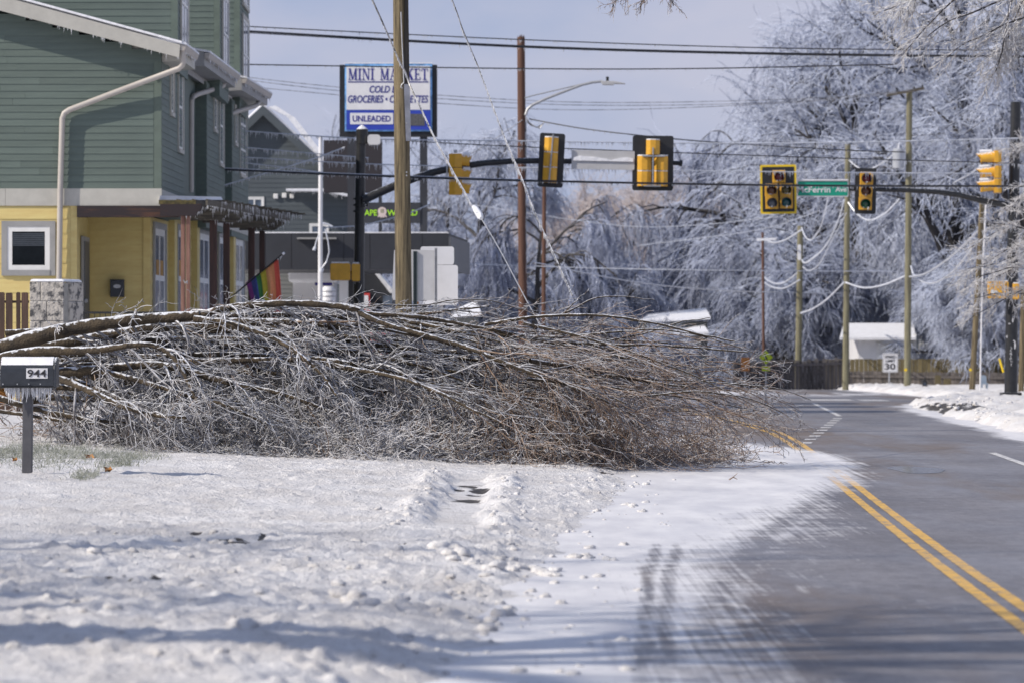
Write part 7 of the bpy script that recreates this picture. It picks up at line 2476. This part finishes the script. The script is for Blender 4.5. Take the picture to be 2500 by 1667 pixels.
LIST = [
    # kind, photo column, distance, scale, turn, material, label
    ('upright', 2330, 185, 1.45, .3, 'frost', 'tallest ice laden tree, spreading above the tilted crossarm pole'),
    ('broad', 2090, 205, 1.35, 1.2, 'frost', 'broad iced tree behind the transformer pole'),
    ('weeping', 1965, 215, 1.56, 2.0, 'frost_b', 'dark weeping iced tree whose crown stands against the sky left of the crossarm pole'),
    ('weeping', 2450, 200, 1.35, 2.9, 'frost', 'weeping iced tree above the side-on yellow signal'),
    ('upright', 2230, 225, 1.25, 4.1, 'frost_b', 'tall iced tree rising behind the transformer'),
    ('broad', 2540, 178, 1.25, 5.0, 'frost', 'iced tree at the picture edge behind the thick black pole'),
    ('bent', 1870, 230, 1.35, .9, 'frost', 'rounded bowed iced tree behind the five light signal'),
    ('weeping', 1775, 240, 1.22, 1.7, 'frost_b', 'weeping iced tree left of the five light signal'),
    ('bent', 1730, 225, 1.05, 3.3, 'frost_b', 'low bowed iced tree behind the far snow roof'),
    ('bent', 1440, 215, 1.22, 5.2, 'frost', 'arched iced tree right of the slim reddish pole, limbs bowed over'),
    ('weeping', 1180, 200, 1.0, 2.4, 'frost', 'iced tree behind the reddish street light pole'),
    ('bent', 1340, 190, 1.1, .2, 'frost_b', 'bowed iced tree behind the slim reddish pole'),
    ('weeping', 1090, 215, 1.02, 3.9, 'frost', 'pale iced tree standing right of the market sign'),
    ('bare', 1060, 250, 1.05, 1.0, 'frost', 'sparse iced treetop showing against the sky right of the market sign'),
    ('bare', 790, 235, .98, 2.2, 'frost_b', 'sparse iced treetop showing left of the market sign above the gable'),
    ('bent', 1505, 250, 1.05, 4.4, 'frost_b', 'grey iced tree at the edge of the far street gap'),
    ('bush', 1690, 235, 1.1, .4, 'frost_b', 'iced thicket beside the far snow roof'),
    ('weeping', 1860, 208, .62, 5.5, 'frost', 'small weeping iced tree above the dark fence'),
    ('bush', 1960, 200, 1.35, 1.9, 'frost_b', 'iced thicket behind the tall dark fence'),
    ('bush', 2040, 205, 1.2, 3.0, 'frost', 'iced bush between the short grey pole and the garage'),
    ('bush', 2310, 183, .95, 4.2, 'frost', 'iced bush reaching in front of the dark house'),
    ('bush', 2390, 186, 1.2, 5.0, 'frost_b', 'iced bush behind the leaning brown pole'),
    ('bush', 2480, 176, 1.1, .7, 'frost', 'iced bush behind the base of the thick black pole'),
    ('bent', 2320, 205, 1.1, 2.7, 'frost_b', 'bowed iced tree over the dark house roof'),
    ('bent', 2060, 225, 1.35, 4.9, 'frost', 'bowed iced tree over the white garage'),
    ('bush', 1240, 205, 1.4, 1.5, 'frost_b', 'iced thicket low between the two reddish poles'),
    ('bush', 1400, 200, 1.2, 3.5, 'frost_b', 'iced thicket low right of the slim reddish pole'),
    ('bush', 1120, 190, 1.0, 5.9, 'frost_b', 'iced thicket behind the white sign backs'),
    ('bush', 1540, 228, 1.2, 2.6, 'frost_b', 'iced thicket left of the far snow roof'),
    ('bush', 1650, 176, .5, 1.1, 'frost_b', 'small iced scrub in front of the low snow roofs down the street'),
    ('bush', 980, 200, 1.3, 2.1, 'frost_b', 'iced thicket behind the fuel canopy'),
]
DEC = {'frost': 'bark_far', 'frost_b': 'bark_far', 'frost_warm': 'bark_far'}
for (k, x, Y, s, rot, mk, lb) in LIST:
    X = PX(x, Y)
    tree(k, 'bush' if k == 'bush' else 'tree', X, Y, float(base_z(np.clip(X, -40, 40), Y)) - .1, s, rot, 'tangled ' + lb if k == 'bush' and not lb.startswith('tangled') else lb, GT, mk, cat='bush' if k == 'bush' else 'tree')
# sunlit trees closing the end of the street
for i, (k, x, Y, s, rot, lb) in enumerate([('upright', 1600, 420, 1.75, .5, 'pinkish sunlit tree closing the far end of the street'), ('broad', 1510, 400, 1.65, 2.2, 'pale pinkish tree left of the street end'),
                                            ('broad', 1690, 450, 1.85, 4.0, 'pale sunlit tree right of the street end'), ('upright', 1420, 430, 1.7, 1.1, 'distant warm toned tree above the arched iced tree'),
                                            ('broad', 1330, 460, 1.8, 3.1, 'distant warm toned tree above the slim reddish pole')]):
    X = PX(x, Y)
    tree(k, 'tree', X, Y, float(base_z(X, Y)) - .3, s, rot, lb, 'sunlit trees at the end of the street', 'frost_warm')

# a wood too far off to tell its trees apart
def far_wood():
    g = np.random.default_rng(77)
    n = 150
    x = g.uniform(950, 2700, n)
    Y = g.uniform(300, 390, n)
    gap = np.abs(x - 1620) < 130
    x, Y = x[~gap], Y[~gap]
    n = len(x)
    X = (x - CX) * Y / F
    Z = base_z(np.clip(X, -40, 40), Y)
    tr = np.zeros((n, 6, 3))
    h = g.uniform(8, 12, n) * np.where(x > 1900, 1.4, 1.0)
    for k in range(6):
        tr[:, k] = np.stack([X + g.normal(0, .1 * k, n), Y, Z - 1 + h * k / 5], -1)
    tR = taper(n, 6, .17, .04)
    st = Strands().add(tr, tR, 5)
    s1, d1, r1, t1 = spawn(tr, tR, 14, .15, 1.0, .8, g)
    d1[:, 2] = np.abs(d1[:, 2]) + .3
    p1 = grow(s1, d1, 3.2 * (.5 + .7 * g.random(len(s1))), 6, .2, .16, g)
    q1 = taper(len(s1), 6, .045, .012)
    st.add(p1, q1, 4)
    s2, d2, r2, t2 = spawn(p1, q1, 10, .1, 1.0, .8, g)
    st.add(grow(s2, d2, 1.8 * (.4 + .8 * g.random(len(s2))), 4, .25, .35, g), taper(len(s2), 4, .016, .009), 3)
    tag(st.build('far_wood', M['frost'], kind='stuff'), 'distant iced wood rising beyond the crossing')


far_wood()


# ---------------------------------------------------------------- iced branches reaching into the picture
def bough(name, label, starts, Y, ln, ang, n2, n3, n4, seed, mk, r0=.030, droop=.05, l2=1.2, l3=.5, l4=.22, bark='bark_far', rt=.0045):
    """A bough hanging in from a tree outside the frame: starts are (photo x, y, direction x, direction up)."""
    g = np.random.default_rng(seed)
    St = np.array([tuple(P(x, y, Y + g.normal(0, .5))) for x, y, _, _, _ in starts])
    D = np.array([(dx, g.normal(0, .15), dz) for _, _, dx, dz, _ in starts])
    Ls = np.array([q[4] for q in starts])
    t = thing(name, tuple(St.mean(0)), label, 'branch', 'iced boughs reaching in at the edges')
    p1 = grow(St, D, Ls, 10, .10, droop, g)
    q1 = taper(len(St), 10, r0, .007)
    for k in range(len(p1)): Strands().add(p1[k:k + 1], q1[k:k + 1], 6).build('limb', M[bark], t)
    st = Strands()
    s, d, r, u = spawn(p1, q1, n2, .05, 1.0, ang, g)
    p2 = grow(s, d, l2 * (.35 + .8 * g.random(len(s))) * (1.1 - .4 * u), 7, .14, droop, g)
    q2 = taper(len(s), 7, np.minimum(r * .6, .014), rt)
    st.add(p2, q2, 4)
    s, d, r, u = spawn(p2, q2, n3, .1, 1.0, ang, g)
    p3 = grow(s, d, l3 * (.35 + .8 * g.random(len(s))), 5, .18, droop, g)
    q3 = taper(len(s), 5, rt * 1.4, rt * .85)
    st.add(p3, q3, 3)
    if n4:
        s, d, r, u = spawn(p3, q3, n4, .1, 1.0, ang * 1.1, g)
        p4 = grow(s, d, l4 * (.35 + .8 * g.random(len(s))), 4, .2, droop, g)
        st.add(p4, taper(len(s), 4, rt, rt * .7), 3)
    st.build('twigs', M[mk], t, kind='stuff')
    s, d, r, u = spawn(p3, q3, 1, .2, 1.0, .5, g)
    Pn, Rn = icicles(s, .03 + .10 * g.random(len(s)) ** 2, .006, g)
    Strands().add(Pn, Rn, 3).build('icicles', M['ice'], t, kind='stuff')
    return t


bough('iced_bough', 'iced twigs fanning in from the top corner over the tall trees',
      [(2560, -30, -1, -.25, 2.2), (2560, 20, -1, -.32, 1.9), (2440, -60, -1, -.40, 2.0), (2360, -80, -1, -.50, 1.6), (2530, -60, -.6, -.8, 1.7), (2300, -60, -1, -.45, .9), (2560, 90, -1, -.2, .9), (2480, -40, -.35, -1, 1.5)],
      70, 2, .5, 14, 7, 3, 31, 'twig_frosted', .022, .035, .75, .30, .12, rt=.0044)
bough('iced_bough', 'bare dark twigs dipping in at the top edge above the five light signal back',
      [(1640, -70, -1, -.28, 1.1), (1560, -60, -.9, -.5, .65), (1620, -60, .3, -1, .5), (1600, -60, -.2, -1, .5)],
      62, 1, .6, 8, 4, 2, 32, 'twig_brown', .012, .06, .34, .16, .07, rt=.0028)
bough('iced_bough', 'short dark twig tip touching the top edge left of the tall trees',
      [(2110, -40, -.7, -.8, .45), (2140, -40, -.8, -.4, .5)], 66, 1, .5, 4, 2, 0, 33, 'twig_brown', .008, .05, .2, .1, .05, rt=.0028)
bough('iced_bough', 'hoar covered bush twigs reaching in front of the thick black pole',
      [(2590, 330, -1, -.05, 1.0), (2590, 420, -1, -.3, 1.2), (2590, 520, -1, .05, 2.3), (2590, 560, -1, -.12, 2.3), (2590, 600, -1, .1, 2.4), (2590, 650, -1, .0, 2.2), (2590, 690, -1, .1, 2.3), (2590, 740, -1, .2, 2.0), (2590, 620, -1, -.25, 2.0), (2590, 580, -1, .2, 1.6)],
      92, 2, .55, 15, 7, 4, 34, 'twig_frosted', .016, .03, .65, .28, .11, rt=.0042)

# trees beside the road, outside the frame, whose shadows fall across the foreground
for (x, Y, s, r, lb) in ((-17.0, 17.0, 1.55, .4, 'bare tree beside the road, nearest the camera on the house side'), (-19.5, 26.0, 1.0, 4.0, 'bare tree set back from the verge on the house side')):
    tree('bare', 'tree', x, Y, float(base_z(x, Y)) - .1, s, r, lb, 'bare trees along the verge', 'frost_b')

# fit the lettering
bpy.context.view_layer.update()
for (o, x, z, w, h) in TXT:
    d = o.dimensions
    if d.x > 0 and d.y > 0: o.scale = (w / d.x, h / d.y, 1)
bpy.context.view_layer.update()
for (o, x, z, w, h) in TXT:                 # centre the letters by their own outline
    bb = [Vector(c) for c in o.bound_box]
    cx = (min(c.x for c in bb) + max(c.x for c in bb)) / 2
    cy = (min(c.y for c in bb) + max(c.y for c in bb)) / 2
    o.location.x -= cx * o.scale.x
    o.location.z -= cy * o.scale.y

bpy.context.view_layer.update()
dg = bpy.context.evaluated_depsgraph_get()
for (o, x, z, w, h) in TXT:                 # letters become plain meshes
    me = bpy.data.meshes.new_from_object(o.evaluated_get(dg))
    nm = o.name
    k = bpy.data.objects.new(nm, me)
    COL.objects.link(k)
    k.parent = o.parent
    k.location, k.rotation_euler, k.scale = o.location, o.rotation_euler, o.scale
    bpy.data.objects.remove(o)
    k.name = nm
